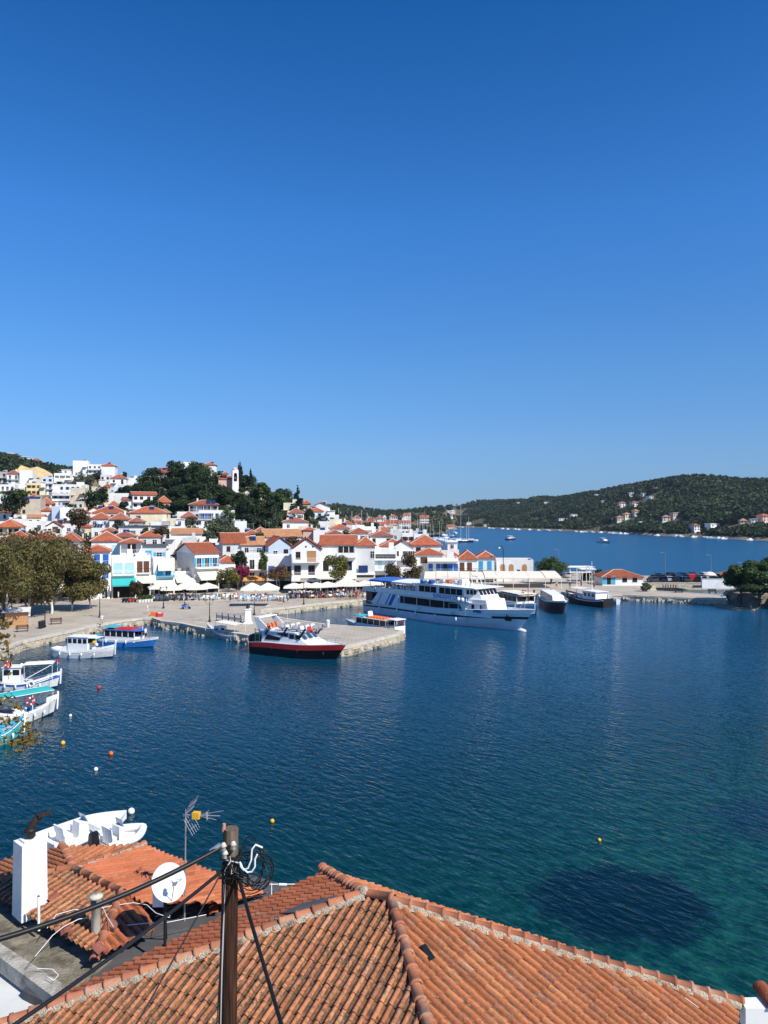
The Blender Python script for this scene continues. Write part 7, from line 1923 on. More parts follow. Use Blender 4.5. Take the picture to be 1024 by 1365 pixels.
for k in range(4): m.bar((L / 2 - 3.2 + k * 1.1, -1.3 + k * .35, 1.9), (L / 2 - 3.2 + k * 1.1, -1.3 + k * .35, 2.68), .025)
m.build('bow_rail', STEEL, tb_)
# ---- small water taxis with a glazed cabin
def taxi(name, label, ps, pb, hullm, cab_m, roofm, B=3.0, jackets=None, stripe=None, canopy=None):
 r_, L = place_boat(name, label, ps, pb)
 hl = hull(L, B, .95, 1.5, 1.0, ws=.8, rake=.9, draft=.4, bands=[(.3, 1), (.78, 0), (1.01, 2 if stripe is None else 2)], n=20, bul=.3, flare=.15, full=.5)
 hull_parts(r_, hl, [hullm, NAVY, stripe or WP], DECK)
 x0, x1 = -L / 2 + L * .16, L / 2 - L * .26; w0 = B / 2 - .3
 m = MB(); m.box(x0, x1, -w0, w0, .7, 1.45)
 k = 5
 for i in range(k + 1):
  xx = x0 + (x1 - x0) * i / k
  for sg in (-1, 1): m.box(xx - .05, xx + .05, sg * w0 - .05, sg * w0 + .05, 1.453, 2.28)
 m.build('cabin', cab_m, r_)
 for sg in (-1, 1):
  for i in range(k):
   a, b = x0 + (x1 - x0) * i / k + .06, x0 + (x1 - x0) * (i + 1) / k - .06
   m = MB(); m.box(a, b, sg * w0 - .02, sg * w0 + .02, 1.46, 2.25); m.build('window', GLASS, r_)
 m = MB(); m.box(x0 - .3, x1 + .25, -w0 - .15, w0 + .15, 2.283, 2.38); m.hexa([(x1 + .25, -w0 - .15, 2.283), (x1 + .9, -w0 * .6, 2.3), (x1 + .9, w0 * .6, 2.3), (x1 + .25, w0 + .15, 2.283), (x1 + .25, -w0 - .15, 2.38), (x1 + .9, -w0 * .6, 2.36), (x1 + .9, w0 * .6, 2.36), (x1 + .25, w0 + .15, 2.38)]); m.build('roof', roofm, r_)
 if jackets is not None:
  n_ = 6
  for i in range(n_):
   m = MB(); a = x0 + .6 + (x1 - x0 - 1.2) * i / n_ * jackets[1]; m.hexa([(a, -w0 * .8, 2.383), (a + .55, -w0 * .8, 2.383), (a + .55, w0 * .8, 2.383), (a, w0 * .8, 2.383), (a + .05, -w0 * .7, 2.6), (a + .5, -w0 * .7, 2.58), (a + .5, w0 * .7, 2.6), (a + .05, w0 * .7, 2.57)]); m.build('life_raft_cover', jackets[0], r_)
 m = MB(); m.bar((x1 + .5, 0, .9), (x1 + .5, 0, 2.9), .04); m.build('mast', WP, r_)
 for i in range(3): fender(r_, x0 + .5 + i * (x1 - x0) / 3, -B / 2 - .08, .8, WP, .9)
 return r_, L, x0, x1, w0, hl
r_, L, x0, x1, w0, hl = taxi('water_taxi', 'bright blue hulled water taxi with red and turquoise roof by the left quay', (136, 859), (204, 863), mat('bright_blue_hull', (.03, .20, .56), .45, .08), WP, FABB, 3.0, (RED, 1.0), WP)
m = MB(); m.box(x0 - .35, x0 + 1.6, -w0, w0, 2.62, 2.7); m.build('roof_cover', TURQ, r_)
m = MB(); m.box(-L / 2 - 1.3, -L / 2 + .8, -.9, .9, .9, 1.3); m.build('bathing_platform', SKYB, r_)
for sg in (-1, 1): railing(x1 + .8, L / 2 + .2, sg * .7, 1.4, .7, step=.5).build('bow_rail', STEEL, r_)
p = r_.matrix_basis @ Vector((x1 + 1.0, 0, 1.0)); person((p.x, p.y, 1.05), 1.2, 'stand', 0, 4, 'boatman in white shirt on the bow of the bright blue water taxi')
r_, L, x0, x1, w0, hl = taxi('water_taxi', 'white water taxi with orange red roof cover lying behind the pier end', (533, 849), (466, 838), BLUEW, WP, LGREY, 2.9, (ORANGE, .75), WP)
m = MB(); m.box(-L / 2 - .2, x0 - .2, -w0, w0, 2.55, 2.65); 
for sx in (-L / 2, x0 - .4):
 for sg in (-1, 1): m.bar((sx, sg * (w0 - .1), .9), (sx, sg * (w0 - .1), 2.55), .035)
m.build('stern_canopy', WP, r_)
m = MB(); m.box(x1 - 1.5, x1 + .8, -w0 * .9, w0 * .9, 2.40, 2.52); m.build('roof_cover', TURQ, r_)
m = MB(); m.hexa([(x1 - 2.2, -.5, 2.4), (x1 - 1.9, -.5, 2.4), (x1 - 1.9, .5, 2.4), (x1 - 2.2, .5, 2.4), (x1 - 2.0, -.4, 3.3), (x1 - 1.85, -.4, 3.3), (x1 - 1.85, .4, 3.3), (x1 - 2.0, .4, 3.3)]); m.build('funnel', WP, r_)
m = MB(); m.box(-L / 2 - .05, -L / 2 + .02, -1.1, 1.1, .2, 1.6); m.build('transom', WP, r_)
for k in range(2): ring(r_, (-L / 2 + .5 + k * .7, -w0 + .02, 1.9), .27, .07, RED)
p = r_.matrix_basis @ Vector((-L / 2 + .9, .2, 1.0)); person((p.x, p.y, .7), 2.2, 'stand', 2, 2, 'boatman in dark clothes under the stern canopy of the white water taxi')
# ---- wooden fishing caiques
def caique(label, ps, pb, stripe, B=2.5, wheel=None, canopy=None, low=WPD, names='fishing_boat', top=WP, hb=1.75, h0=.85):
 r_, L = place_boat(names, label, ps, pb)
 hl = hull(L, B, h0, hb, 1.15, ws=.45, rake=.35, draft=.4, bands=[(.34, 2), (.70, 1), (.90, 0), (1.01, 3)], n=20, bul=.35, flare=.18, full=.45)
 hull_parts(r_, hl, [stripe, low, NAVY, top], DECK)
 m = MB()
 a = hl[4](1, 1, 1); m.hexa([(a[0] - .06, -.07, a[2] - 1.3), (a[0] + .06, -.07, a[2] - 1.3), (a[0] + .06, .07, a[2] - 1.3), (a[0] - .06, .07, a[2] - 1.3), (a[0] - .02, -.07, a[2] + .28), (a[0] + .16, -.07, a[2] + .28), (a[0] + .16, .07, a[2] + .28), (a[0] - .02, .07, a[2] + .28)]); m.build('stem_post', WP, r_)
 m = MB()
 for sg in (-1, 1): m.tube([hl[4](i / 20, .90, sg) for i in range(21)], .035, 0, 5)
 m.build('rub_rail', WP, r_)
 if wheel:
  xa, xb, w_, zt = wheel
  m = MB(); m.box(xa, xb, -w_, w_, .5, zt); m.box(xa - .1, xb + .12, -w_ - .1, w_ + .1, zt + .003, zt + .08); wh = m.build('wheelhouse', WP, r_)
  k = max(1, int((xb - xa) / .7))
  for sg in (-1, 1):
   for i in range(k):
    a_, b_ = xa + (xb - xa) * (i + .14) / k, xa + (xb - xa) * (i + .86) / k
    m = MB(); m.box(a_, b_, sg * w_ - .03, sg * w_ + .03, zt - .75, zt - .2); m.build('window', GLASS, wh)
  m = MB(); m.box(xb - .03, xb + .03, -w_ + .12, w_ - .12, zt - .75, zt - .2); m.build('window', GLASS, wh)
  m = MB(); m.box(xa - .03, xa + .03, -.3, .3, .55, zt - .2); m.build('door', DARK, wh)
 if canopy:
  xa, xb, w_, z_, mt = canopy
  m = MB(); 
  for i in range(6):
   y0_, y1_ = -w_ + 2 * w_ * i / 6, -w_ + 2 * w_ * (i + 1) / 6; zz = lambda y: z_ - .14 * (y / w_) ** 2
   m.add([(xa, y0_, zz(y0_)), (xb, y0_, zz(y0_) + .1), (xb, y1_, zz(y1_) + .1), (xa, y1_, zz(y1_)), (xa, y0_, zz(y0_) + .04), (xb, y0_, zz(y0_) + .14), (xb, y1_, zz(y1_) + .14), (xa, y1_, zz(y1_) + .04)], [(3, 2, 1, 0), (4, 5, 6, 7), (0, 1, 5, 4), (2, 3, 7, 6), (1, 2, 6, 5), (3, 0, 4, 7)])
  cv = m.build('canopy', mt, r_)
  m = MB()
  for x_ in (xa + .1, xb - .1):
   for sg in (-1, 1): m.bar((x_, sg * (w_ - .1), .7), (x_, sg * (w_ - .1), z_), .025)
  m.bar((xa + .05, -w_, z_ - .1), (xb, -w_, z_), .03); m.bar((xa + .05, w_, z_ - .1), (xb, w_, z_), .03); m.build('canopy_frame', WP, r_)
 for i in range(4): fender(r_, -L * .3 + i * L * .19, -hl[3](.2 + i * .19) - .08, .55, WP, .8)
 return r_, L, hl
def clutter(r_, spots):
 for (x, y, z, s, mt, nm) in spots:
  g = random.Random(int(x * 100) + int(y * 77)); m = MB()
  if nm == 'float': m.ball((x, y, z), s, 0, 10)
  elif nm == 'net_heap':
   V_, F_ = [], []
   n1, n2 = 10, 5
   for j in range(n2 + 1):
    for i in range(n1):
     a = 2 * PI * i / n1; rr = s * math.cos(j / n2 * PI / 2) * g.uniform(.8, 1.1); V_.append((x + rr * math.cos(a), y + rr * math.sin(a) * .7, z + s * .55 * math.sin(j / n2 * PI / 2) * g.uniform(.85, 1.1)))
   m.add(V_, [(j * n1 + i, j * n1 + (i + 1) % n1, (j + 1) * n1 + (i + 1) % n1, (j + 1) * n1 + i) for j in range(n2) for i in range(n1)], 0, True)
  else: m.hexa([(x - s, y - s * .7, z), (x + s, y - s * .7, z), (x + s, y + s * .7, z), (x - s, y + s * .7, z), (x - s * 1.05, y - s * .75, z + s * .9), (x + s * 1.05, y - s * .75, z + s * .9), (x + s * 1.05, y + s * .75, z + s * .9), (x - s * 1.05, y + s * .75, z + s * .9)])
  m.build(nm, mt, r_)
r_, L, hl = caique('blue and white fishing boat with white awning and small wheelhouse at the left edge', (-4, 919), (76, 917), BLUE, 2.9, (-2.2, -.4, .75, 2.35), (-.1, 2.9, 1.0, 2.75, WP), low=WPD)
ring(r_, (-1.6, -.9, 2.75), .3, .09, RED); clutter(r_, [(-1.8, 0, 2.45, .28, ORANGE, 'float'), (-.6, .2, 2.45, .2, WP, 'float'), (1.6, .3, .8, .35, BLUE, 'crate'), (2.3, -.2, .9, .3, ORANGE, 'net_heap'), (-2.9, 0, .9, .45, BLUE, 'net_heap'), (.4, -.5, .8, .3, WP, 'crate')])
m = MB(); m.bar((-.2, -1.1, 1.0), (2.9, -.9, 2.7), .05); m.build('boom', WP, r_)
m = MB(); m.box(2.7, 3.4, -.1, .35, 2.85, 2.95); m.build('pennant', RED, r_)
ring(r_, (.9, -1.43, .78), .24, .07, WP, white=False)
r_, L, hl = caique('white fishing boat with green canopy and orange life ring, behind autumn leaves', (-8, 966), (71, 952), WPD, 2.6, None, (-2.6, 2.2, 1.15, 2.45, FABT), low=WPD)
ring(r_, (.15, -1.02, 1.75), .3, .1, RED); clutter(r_, [(-.5, 0, .6, .55, WP, 'crate'), (.55, -.2, .6, .34, BLUE, 'crate'), (1.7, 0, .85, .3, YEL, 'net_heap'), (-1.5, .2, .7, .4, NAVY, 'crate'), (-2.6, 0, .9, .5, ORANGE, 'net_heap'), (-2.9, -.3, 1.2, .35, WP, 'net_heap')])
m = MB(); m.bar((.35, -1.0, .7), (.35, -1.0, 2.4), .04); m.build('post', WP, r_)
r_, L, hl = caique('turquoise fishing boat half hidden by leafy twigs at the left edge', (-36, 996), (26, 984), TURQ, 2.3, None, None, low=TURQ, top=SKYB)
clutter(r_, [(0, 0, .6, .4, TURQ, 'crate'), (.9, .2, .7, .3, NAVY, 'net_heap'), (-.8, 0, .7, .4, GREEN, 'crate'), (1.8, 0, .9, .25, ORANGE, 'net_heap')])
r_, L, hl = caique('white cabin fishing boat with orange floats in front of the blue water taxi', (72, 874), (150, 877), WP, 2.9, (-1.6, 1.2, .95, 2.65), None, low=WPD)
m = MB(); m.hexa([(-3.6, -.9, .6), (-1.7, -.9, .6), (-1.7, .9, .6), (-3.6, .9, .6), (-2.6, -.8, 1.25), (-1.7, -.8, 1.6), (-1.7, .8, 1.6), (-2.6, .8, 1.25)]); m.build('engine_cover', WP, r_)
m = MB(); m.box(1.25, 2.4, -.9, .9, 2.55, 2.62); m.bar((2.35, -.8, .7), (2.35, -.8, 2.55), .03); m.bar((2.35, .8, .7), (2.35, .8, 2.55), .03); m.build('shelter_roof', WP, r_)
clutter(r_, [(2.0, -.6, 2.0, .3, YEL, 'float'), (2.4, -.75, 1.75, .22, WP, 'float'), (2.9, -.2, .85, .5, mat('tan_net', (.5, .26, .09), .9, .3, 8), 'net_heap'), (1.7, .2, .5, .5, BLACK, 'crate'), (3.7, 0, 1.2, .3, WP, 'net_heap')])
r_, L, hl = caique('small white fishing boat with cream awning and blue covers astern of the red striped boat', (329, 856), (279, 848), WPD, 2.3, (1.2, 2.3, .7, 1.7), (-3.0, 1.6, 1.1, 2.5, FABW), low=GREY)
clutter(r_, [(-.2, 0, .6, .5, BLUE, 'crate'), (-1.3, .2, .6, .4, BLUE, 'crate'), (.6, -.2, .7, .35, WP, 'net_heap'), (-2.3, 0, .8, .4, WP, 'net_heap'), (-.8, -.5, .7, .3, GREEN, 'net_heap')])
# ---- boats at the right of the ship
r_, L, x0, x1, w0, hl = taxi('passenger_boat', 'white passenger boat with long awning just behind the cruise ship bow', (664, 807), (715, 819), BLUEW, WP, FABW, 4.4, None, WP)
for o in r_.children: o.scale.z = 1.35
m = MB(); m.box(x0 + 1.5, x1 + .8, -w0 - .1, w0 + .1, 3.4, 3.5); m.build('awning', FABW, r_)
ring(r_, (x1 - 1, 0, 3.75), .3, .1, RED, axis='y')
m = MB(); m.bar((x1 + 1, 0, 1.5), (x1 + 1, 0, 6.5), .05); m.build('mast', mat('rust_red_paint', (.35, .07, .04)), r_)
r_, L = place_boat('motor_yacht', 'white decked boat with sharp black bow beside the white passenger boat', (728, 803), (751, 819))
hl = hull(L, 4.2, 1.6, 2.7, 1.5, ws=.8, rake=1.8, draft=.4, bands=[(.3, 0), (.86, 0), (1.01, 1)], n=20, bul=.25, flare=.15, full=.5); hull_parts(r_, hl, [BLACK, WP], WP)
m = MB(); m.hexa([(-L / 2 + 1.5, -1.5, 1.3), (L / 2 - 4, -1.2, 1.5), (L / 2 - 4, 1.2, 1.5), (-L / 2 + 1.5, 1.5, 1.3), (-L / 2 + 1.8, -1.4, 2.9), (L / 2 - 5.6, -1.1, 2.9), (L / 2 - 5.6, 1.1, 2.9), (-L / 2 + 1.8, 1.4, 2.9)]); cbn = m.build('cabin', WP, r_)
for sg in (-1, 1):
 m = MB(); m.hexa([(-L / 2 + 2.2, sg * 1.45 - .06, 2.1), (L / 2 - 5.2, sg * 1.18 - .06, 2.1), (L / 2 - 5.6, sg * 1.14 - .06, 2.65), (-L / 2 + 2.2, sg * 1.42 - .06, 2.65), (-L / 2 + 2.2, sg * 1.45 + .06, 2.1), (L / 2 - 5.2, sg * 1.18 + .06, 2.1), (L / 2 - 5.6, sg * 1.14 + .06, 2.65), (-L / 2 + 2.2, sg * 1.42 + .06, 2.65)]); m.build('window', GLASS, cbn)
for sg in (-1, 1): railing(-L / 2 + 2, L / 2 - 1.5, sg * 1.2, 2.0, .7, step=.8).build('bow_rail', STEEL, r_)
r_, L = place_boat('excursion_caique', 'dark hulled wooden excursion boat with white awning and two masts at the right quay', (811, 810), (757, 801))
BROWNH = mat('tarred_hull', (.02, .017, .015), .5, .3, 2)
hl = hull(L, 4.2, 1.3, 2.3, 1.8, ws=.6, rake=.8, draft=.4, bands=[(.3, 0), (.78, 0), (.86, 1), (1.01, 0)], n=22, bul=.4, flare=.15, full=.48); hull_parts(r_, hl, [BROWNH, WP], WPD)
m = MB(); m.box(-L / 2 + 2.2, -L / 2 + 6.5, -1.4, 1.4, 1.0, 2.9); m.box(-L / 2 + 1.9, -L / 2 + 6.9, -1.6, 1.6, 2.903, 3.0); wc_ = m.build('wheelhouse', WP, r_)
for sg in (-1, 1):
 for k in range(3):
  m = MB(); xx = -L / 2 + 2.6 + k * 1.3; m.box(xx, xx + .8, sg * 1.4 - .04, sg * 1.4 + .04, 1.9, 2.6); m.build('window', GLASS, wc_)
m = MB()
for i in range(6):
 y0_, y1_ = -1.7 + 3.4 * i / 6, -1.7 + 3.4 * (i + 1) / 6; zz = lambda y: 3.3 - .2 * (y / 1.7) ** 2
 m.add([(-L / 2 + 7, y0_, zz(y0_)), (L / 2 - 3, y0_, zz(y0_)), (L / 2 - 3, y1_, zz(y1_)), (-L / 2 + 7, y1_, zz(y1_)), (-L / 2 + 7, y0_, zz(y0_) + .05), (L / 2 - 3, y0_, zz(y0_) + .05), (L / 2 - 3, y1_, zz(y1_) + .05), (-L / 2 + 7, y1_, zz(y1_) + .05)], [(3, 2, 1, 0), (4, 5, 6, 7), (0, 1, 5, 4), (2, 3, 7, 6), (1, 2, 6, 5), (3, 0, 4, 7)])
for sg in (-1, 1):
 for k in range(4): xx = -L / 2 + 7.2 + k * 1.6; m.bar((xx, sg * 1.6, 1.2), (xx, sg * 1.6, 3.15), .03)
m.build('awning', FABW, r_)
for xx, zz in ((-L / 2 + 5.2, 9.0), (L / 2 - 3.2, 7.2)):
 m = MB(); m.bar((xx, 0, 1.0), (xx, 0, zz), .09, 0, 8, .05); m.bar((xx, -.8, zz - 1.2), (xx, .8, zz - 1.2), .05); m.build('mast', WP, r_)
m = MB(); m.bar((-L / 2 + 5.2, 0, 8.5), (L / 2 - .2, 0, 2.6), .012); m.bar((L / 2 - 3.2, 0, 7), (L / 2 + .3, 0, 2.6), .012); m.build('stay', STEEL, r_)
for k in range(5):
 m = MB(); xx = -L / 2 + 7.5 + k * .9; m.box(xx, xx + .5, -1.2, 1.2, 1.25, 1.7); m.build('bench', [WP, BLUE, WPD, RED, WP][k], r_)
r_, L, hl = caique('little grey fishing boat tucked behind the dark excursion boat', (824, 806), (812, 801), WPD, 1.7, None, None, low=GREY, hb=1.3, h0=.7)
# open white boats
def dinghy(label, ps, pb, B=2.0, h=.6, mt=WP, console=True, name='motorboat', group=None, outboard=True, tubes=False):
 r_, L = place_boat(name, label, ps, pb, group)
 hl = hull(L, B, h, h * 1.12, h, ws=.88, rake=L * .07, draft=.25, bands=[(.3, 1), (1.01, 0)], n=16, bul=h * .6, flare=.12, full=.55)
 hull_parts(r_, hl, [mt, BLUEW if not tubes else RUBBER], WPD)
 if tubes:
  m = MB()
  for sg in (-1, 1): m.tube([(hl[4](i / 16, 1, sg)[0], hl[4](i / 16, 1, sg)[1], hl[4](i / 16, 1, sg)[2] - .05) for i in range(17)], .22, 0, 8)
  m.build('inflatable_tube', mt, r_)
 if console:
  m = MB(); m.hexa([(-L * .12, -.4, .3), (L * .03, -.4, .3), (L * .03, .4, .3), (-L * .12, .4, .3), (-L * .10, -.36, 1.15), (L * .0, -.36, 1.1), (L * .0, .36, 1.1), (-L * .10, .36, 1.15)]); m.build('console', WP, r_)
  m = MB(); m.hexa([(L * .0, -.36, 1.1), (L * .01, -.36, 1.1), (L * .01, .36, 1.1), (L * .0, .36, 1.1), (-L * .04, -.3, 1.5), (-L * .03, -.3, 1.5), (-L * .03, .3, 1.5), (-L * .04, .3, 1.5)]); m.build('windscreen', MATS['pale_glass'], r_)
  m = MB(); m.box(-L * .3, -L * .2, -.5, .5, .3, .75); m.hexa([(-L * .31, -.5, .75), (-L * .29, -.5, .75), (-L * .29, .5, .75), (-L * .31, .5, .75), (-L * .33, -.5, 1.2), (-L * .31, -.5, 1.2), (-L * .31, .5, 1.2), (-L * .33, .5, 1.2)]); m.build('seat', WP, r_)
 if outboard:
  m = MB(); m.hexa([(-L / 2 - .55, -.2, .5), (-L / 2 - .05, -.17, .5), (-L / 2 - .05, .17, .5), (-L / 2 - .55, .2, .5), (-L / 2 - .5, -.16, 1.15), (-L / 2 - .1, -.14, 1.2), (-L / 2 - .1, .14, 1.2), (-L / 2 - .5, .16, 1.15)]); m.box(-L / 2 - .3, -L / 2 - .15, -.06, .06, -.4, .5); m.build('outboard', BLACK if tubes else WP, r_)
 return r_, L, hl
r_, L, hl = dinghy('big white open motorboat moored below the tiled roofs at the lower left', (58, 1138), (162, 1102), 2.6, .75)
m = MB(); m.hexa([(L * .06, -1.15, .5), (L * .40, -.45, .6), (L * .40, .45, .6), (L * .06, 1.15, .5), (L * .08, -1.1, .76), (L * .40, -.4, .8), (L * .40, .4, .8), (L * .08, 1.1, .76)]); m.build('foredeck', WP, r_)
r_, L, hl = dinghy('small white inflatable boat with two seats beside the big white motorboat', (132, 1137), (187, 1117), 1.9, .55, WP, True, 'inflatable_boat', None, True, True)
dinghy('tiny grey dinghy floating under the right sea wall', (884, 801), (894, 803), 1.4, .5, WPD, False, 'dinghy', None, False)
dinghy('white open boat in the small basin behind the sea wall', (912, 785), (928, 784), 2.2, .7, WP, False, 'dinghy', None, False)
# boats out in the bay
def yacht(label, ps, pb, B=3.4, name='motor_yacht', group=None, hullc=WP):
 r_, L = place_boat(name, label, ps, pb, group)
 hl = hull(L, B, 1.3, 1.9, 1.2, ws=.85, rake=1.3, draft=.3, bands=[(.25, 1), (1.01, 0)], n=14, bul=.2, flare=.12, full=.5); hull_parts(r_, hl, [hullc, NAVY], WP)
 m = MB(); m.hexa([(-L * .25, -B * .36, 1.1), (L * .22, -B * .3, 1.3), (L * .22, B * .3, 1.3), (-L * .25, B * .36, 1.1), (-L * .22, -B * .34, 2.5), (L * .08, -B * .28, 2.5), (L * .08, B * .28, 2.5), (-L * .22, B * .34, 2.5)]); c_ = m.build('cabin', WP, r_)
 for sg in (-1, 1):
  m = MB(); m.box(-L * .2, L * .07, sg * B * .335 - .1, sg * B * .335 + .1, 1.8, 2.25); m.build('window', GLASS, c_)
 m = MB(); m.box(-L * .3, L * .0, -B * .36, B * .36, 3.3, 3.4); m.bar((-L * .2, B * .3, 2.5), (-L * .2, B * .3, 3.3), .05); m.bar((-L * .2, -B * .3, 2.5), (-L * .2, -B * .3, 3.3), .05); m.build('flybridge_top', WP, r_)
 return r_
yacht('white motor yacht lying alone in the middle of the open bay', (798, 723), (813, 724), 4.5)
yacht('small dark hulled motorboat in the bay just beyond the marina', (676, 720), (687, 719), 4.0, hullc=NAVY)
def sailboat(label, px, py, L, mast, rz, group, hullc=WP):
 p = atz(px, py); r_ = thing('sailing_boat', label, 'sailing boat', (p.x, p.y, 0), rz, group)
 hl = hull(L, L * .3, 1.1, 1.4, 1.0, ws=.7, rake=.8, draft=.3, bands=[(.25, 1), (1.01, 0)], n=10, bul=.1, flare=.15, full=.45)
 hull_parts(r_, hl, [hullc, NAVY], WP)
 m = MB(); m.bar((L * .1, 0, 1), (L * .1, 0, mast), .13, 0, 6, .09); m.bar((L * .1, -L * .1, mast * .55), (L * .1, L * .1, mast * .55), .05); m.build('mast', mat('pale_mast_alloy', (.62, .6, .55), .5, .1), r_)
 m = MB(); m.bar((L * .1, 0, 2.4), (-L * .32, 0, 2.5), .17, 0, 6); m.build('boom', BLUE if rnd.random() < .4 else WP, r_)
 m = MB(); m.hexa([(-L * .2, -L * .09, 1), (L * .15, -L * .07, 1.1), (L * .15, L * .07, 1.1), (-L * .2, L * .09, 1), (-L * .2, -L * .08, 1.7), (L * .1, -L * .06, 1.6), (L * .1, L * .06, 1.6), (-L * .2, L * .08, 1.7)]); m.build('cabin', WP, r_)
 return r_
sailboat('white sailing yacht with tallest mast at the outer end of the marina', 612, 722, 14, 30, .2, None)
sailboat('white sailing yacht beside the dark hulled one off the marina', 627, 721, 12, 19, 2.9, None)
sailboat('dark hulled sailing yacht off the marina pontoon', 620, 723, 12, 14, .1, None, NAVY)
for k, (px, py, mast) in enumerate(((603, 716, 14), (595, 718, 12), (588, 721, 15), (580, 719, 13), (572, 722, 14), (567, 719, 12), (560, 722, 17), (600, 723, 10), (590, 714, 13), (606, 711, 12), (575, 714, 15))):
 sailboat('white sailing boat berthed in the crowded marina behind the red roofs', px, py, 11, mast, rnd.uniform(0, 6), 'sailing boats in the crowded marina')
for k, (px, top, base, Y) in enumerate(((449, 678, 700, 420), (457, 683, 702, 400), (470, 682, 702, 430), (481, 681, 703, 440), (491, 684, 703, 400), (498, 690, 704, 380), (508, 686, 706, 420), (520, 689, 708, 430), (527, 691, 708, 400), (537, 686, 712, 450), (545, 683, 712, 470), (548, 684, 712, 480), (555, 692, 713, 500), (562, 691, 713, 520), (515, 692, 708, 450), (533, 693, 712, 430), (541, 694, 712, 460), (571, 690, 713, 560), (476, 688, 702, 390), (463, 687, 702, 410))):
 p = aty(px, base, Y); z0 = ground(p.x, p.y) if p.x < land_edge_x(Y) - 2 else 0
 t_ = thing('yacht_on_hard', 'laid up sailing yacht in the boatyard, only its tall pale mast standing above the roofs', 'sailing boat', (p.x, p.y, z0 + .3), rnd.uniform(0, 6), 'yachts in the boatyard')
 zt = zat(top, Y) - z0
 hl = hull(11, 3.2, 2.0, 2.4, 1.9, ws=.7, rake=.8, draft=.3, bands=[(.3, 1), (1.01, 0)], n=8, bul=.1, flare=.15, full=.45); hull_parts(t_, hl, [WP, BLUE], WP)
 m = MB(); m.bar((1, 0, 1), (1, 0, zt), .15, 0, 6, .11); m.bar((1, -1, zt * .6), (1, 1, zt * .6), .06); m.build('mast', MATS.get('pale_mast_alloy') or mat('pale_mast_alloy', (.62, .6, .55), .5, .1), t_)
# small boats moored along the far shore: one built, the rest copies
fb = thing('moored_boat', 'tiny white boat moored in the row along the far wooded shore', 'boat', (0, 0, 0), 0, 'boats moored along the far shore')
hl = hull(6, 2.1, .8, 1.2, .8, ws=.85, rake=.8, draft=.3, bands=[(1.01, 0)], n=8, bul=.15, flare=.12, full=.5); hull_parts(fb, hl, [WP], WP)
m = MB(); m.hexa([(-1.7, -.7, .7), (1, -.6, .8), (1, .6, .8), (-1.7, .7, .7), (-1.5, -.6, 1.7), (.4, -.5, 1.7), (.4, .5, 1.7), (-1.5, .6, 1.7)]); m.build('cabin', WP, fb)
first = True
for i in range(62):
 px = 604 + 420 * (i + rnd.uniform(-.4, .4)) / 62
 if rnd.random() < .4: continue
 Yd = far_par(px)[0] - rnd.uniform(8, 45 if px < 800 else 18)
 pos = (xat(px, Yd), Yd, 0); rz = rnd.uniform(-.5, .5) + (PI if rnd.random() < .5 else 0)
 if first: fb.location = pos; fb.rotation_euler = (0, 0, rz); first = False
 else: copy_tree(fb, None, pos, rz)
# mooring buoys
for px, py, r_, mt, lab in ((175, 1084, .21, WP, 'white round mooring buoy beside the big white motorboat'), (363, 1096, .13, YEL, 'small yellow buoy right of the television aerial'), (799, 1121, .10, YEL, 'tiny yellow buoy near the dark sea grass patch'), (84, 992, .18, YEL, 'yellow orange buoy below the turquoise fishing boat'), (148, 1006, .17, ORANGE, 'orange buoy in open water right of the yellow orange one'), (128, 1027, .15, WP, 'small white buoy below the orange buoy'), (94, 955, .14, WP, 'small white buoy off the bow of the green canopied boat'), (132, 918, .2, RED, 'red float drifting right of the blue and white fishing boat')):
 p = atz(px, py, 0); t_ = thing('mooring_buoy', lab, 'buoy', (p.x, p.y, 0))
 m = MB(); m.ball((0, 0, r_ * .55), r_, 0, 14); m.build('float', mt, t_); m = MB(); m.bar((0, 0, r_ * 1.5), (0, 0, r_ * 1.75), r_ * .16, 0, 8); m.build('ring', STEEL, t_)
# ------------------------------------------------------------------ trees of the town
def crown_at(name, label, px, pyc, wpx, hpx, Y, kind, lm, seed, group=None, leaf=.4, n=1500, bark=BARK, cat='tree', gz=None):
 c = aty(px, pyc, Y); wd, ht = wpx * Y / FP, hpx * Y / FP
 g = gz if gz is not None else ground(c.x, c.y)
 z0 = c.z - ht / 2
 tr = max(.4, min(6, z0 - g))
 return tree(name, label, (c.x, c.y, z0 - tr), kind, wd * 1.05, ht * 1.05, tr, leaf, n, lm, seed, group, bark, rz=0)
KN = 'trees covering the knoll'
knoll = [(258,640,38,50,352,L_MID),(232,655,36,32,348,L_PINE),(215,655,28,22,350,L_DARK),(197,652,26,18,355,L_DARK),(181,653,24,16,358,L_DARK),(166,656,18,13,358,L_DARK),
 (243,676,30,38,305,L_DARK),(275,645,36,38,343,L_PINE),(290,642,22,24,350,L_PINE),(262,664,32,28,328,L_DARK),(285,665,36,30,323,L_PINE),(300,666,28,26,320,L_DARK), (322,668,36,36,316,L_DARK),(312,685,28,28,289,L_DARK),(335,662,28,26,323,L_PINE),(352,662,36,36,318,L_MID),(372,667,28,26,314,L_MID),(340,685,42,42,288,L_DARK),(362,684,36,42,287,L_DARK),(331,698,24,24,268,L_DARK),(352,702,28,20,266,L_DARK),
 (379,679,20,20,303,L_DARK),(268,630,24,22,364,L_MID),(240,637,24,22,362,L_PINE),(250,655,26,28,338,L_PINE),(225,646,24,18,358,L_PINE),(290,680,30,20,300,L_DARK),(272,680,26,18,302,L_PINE),(345,653,20,14,340,L_MID)]
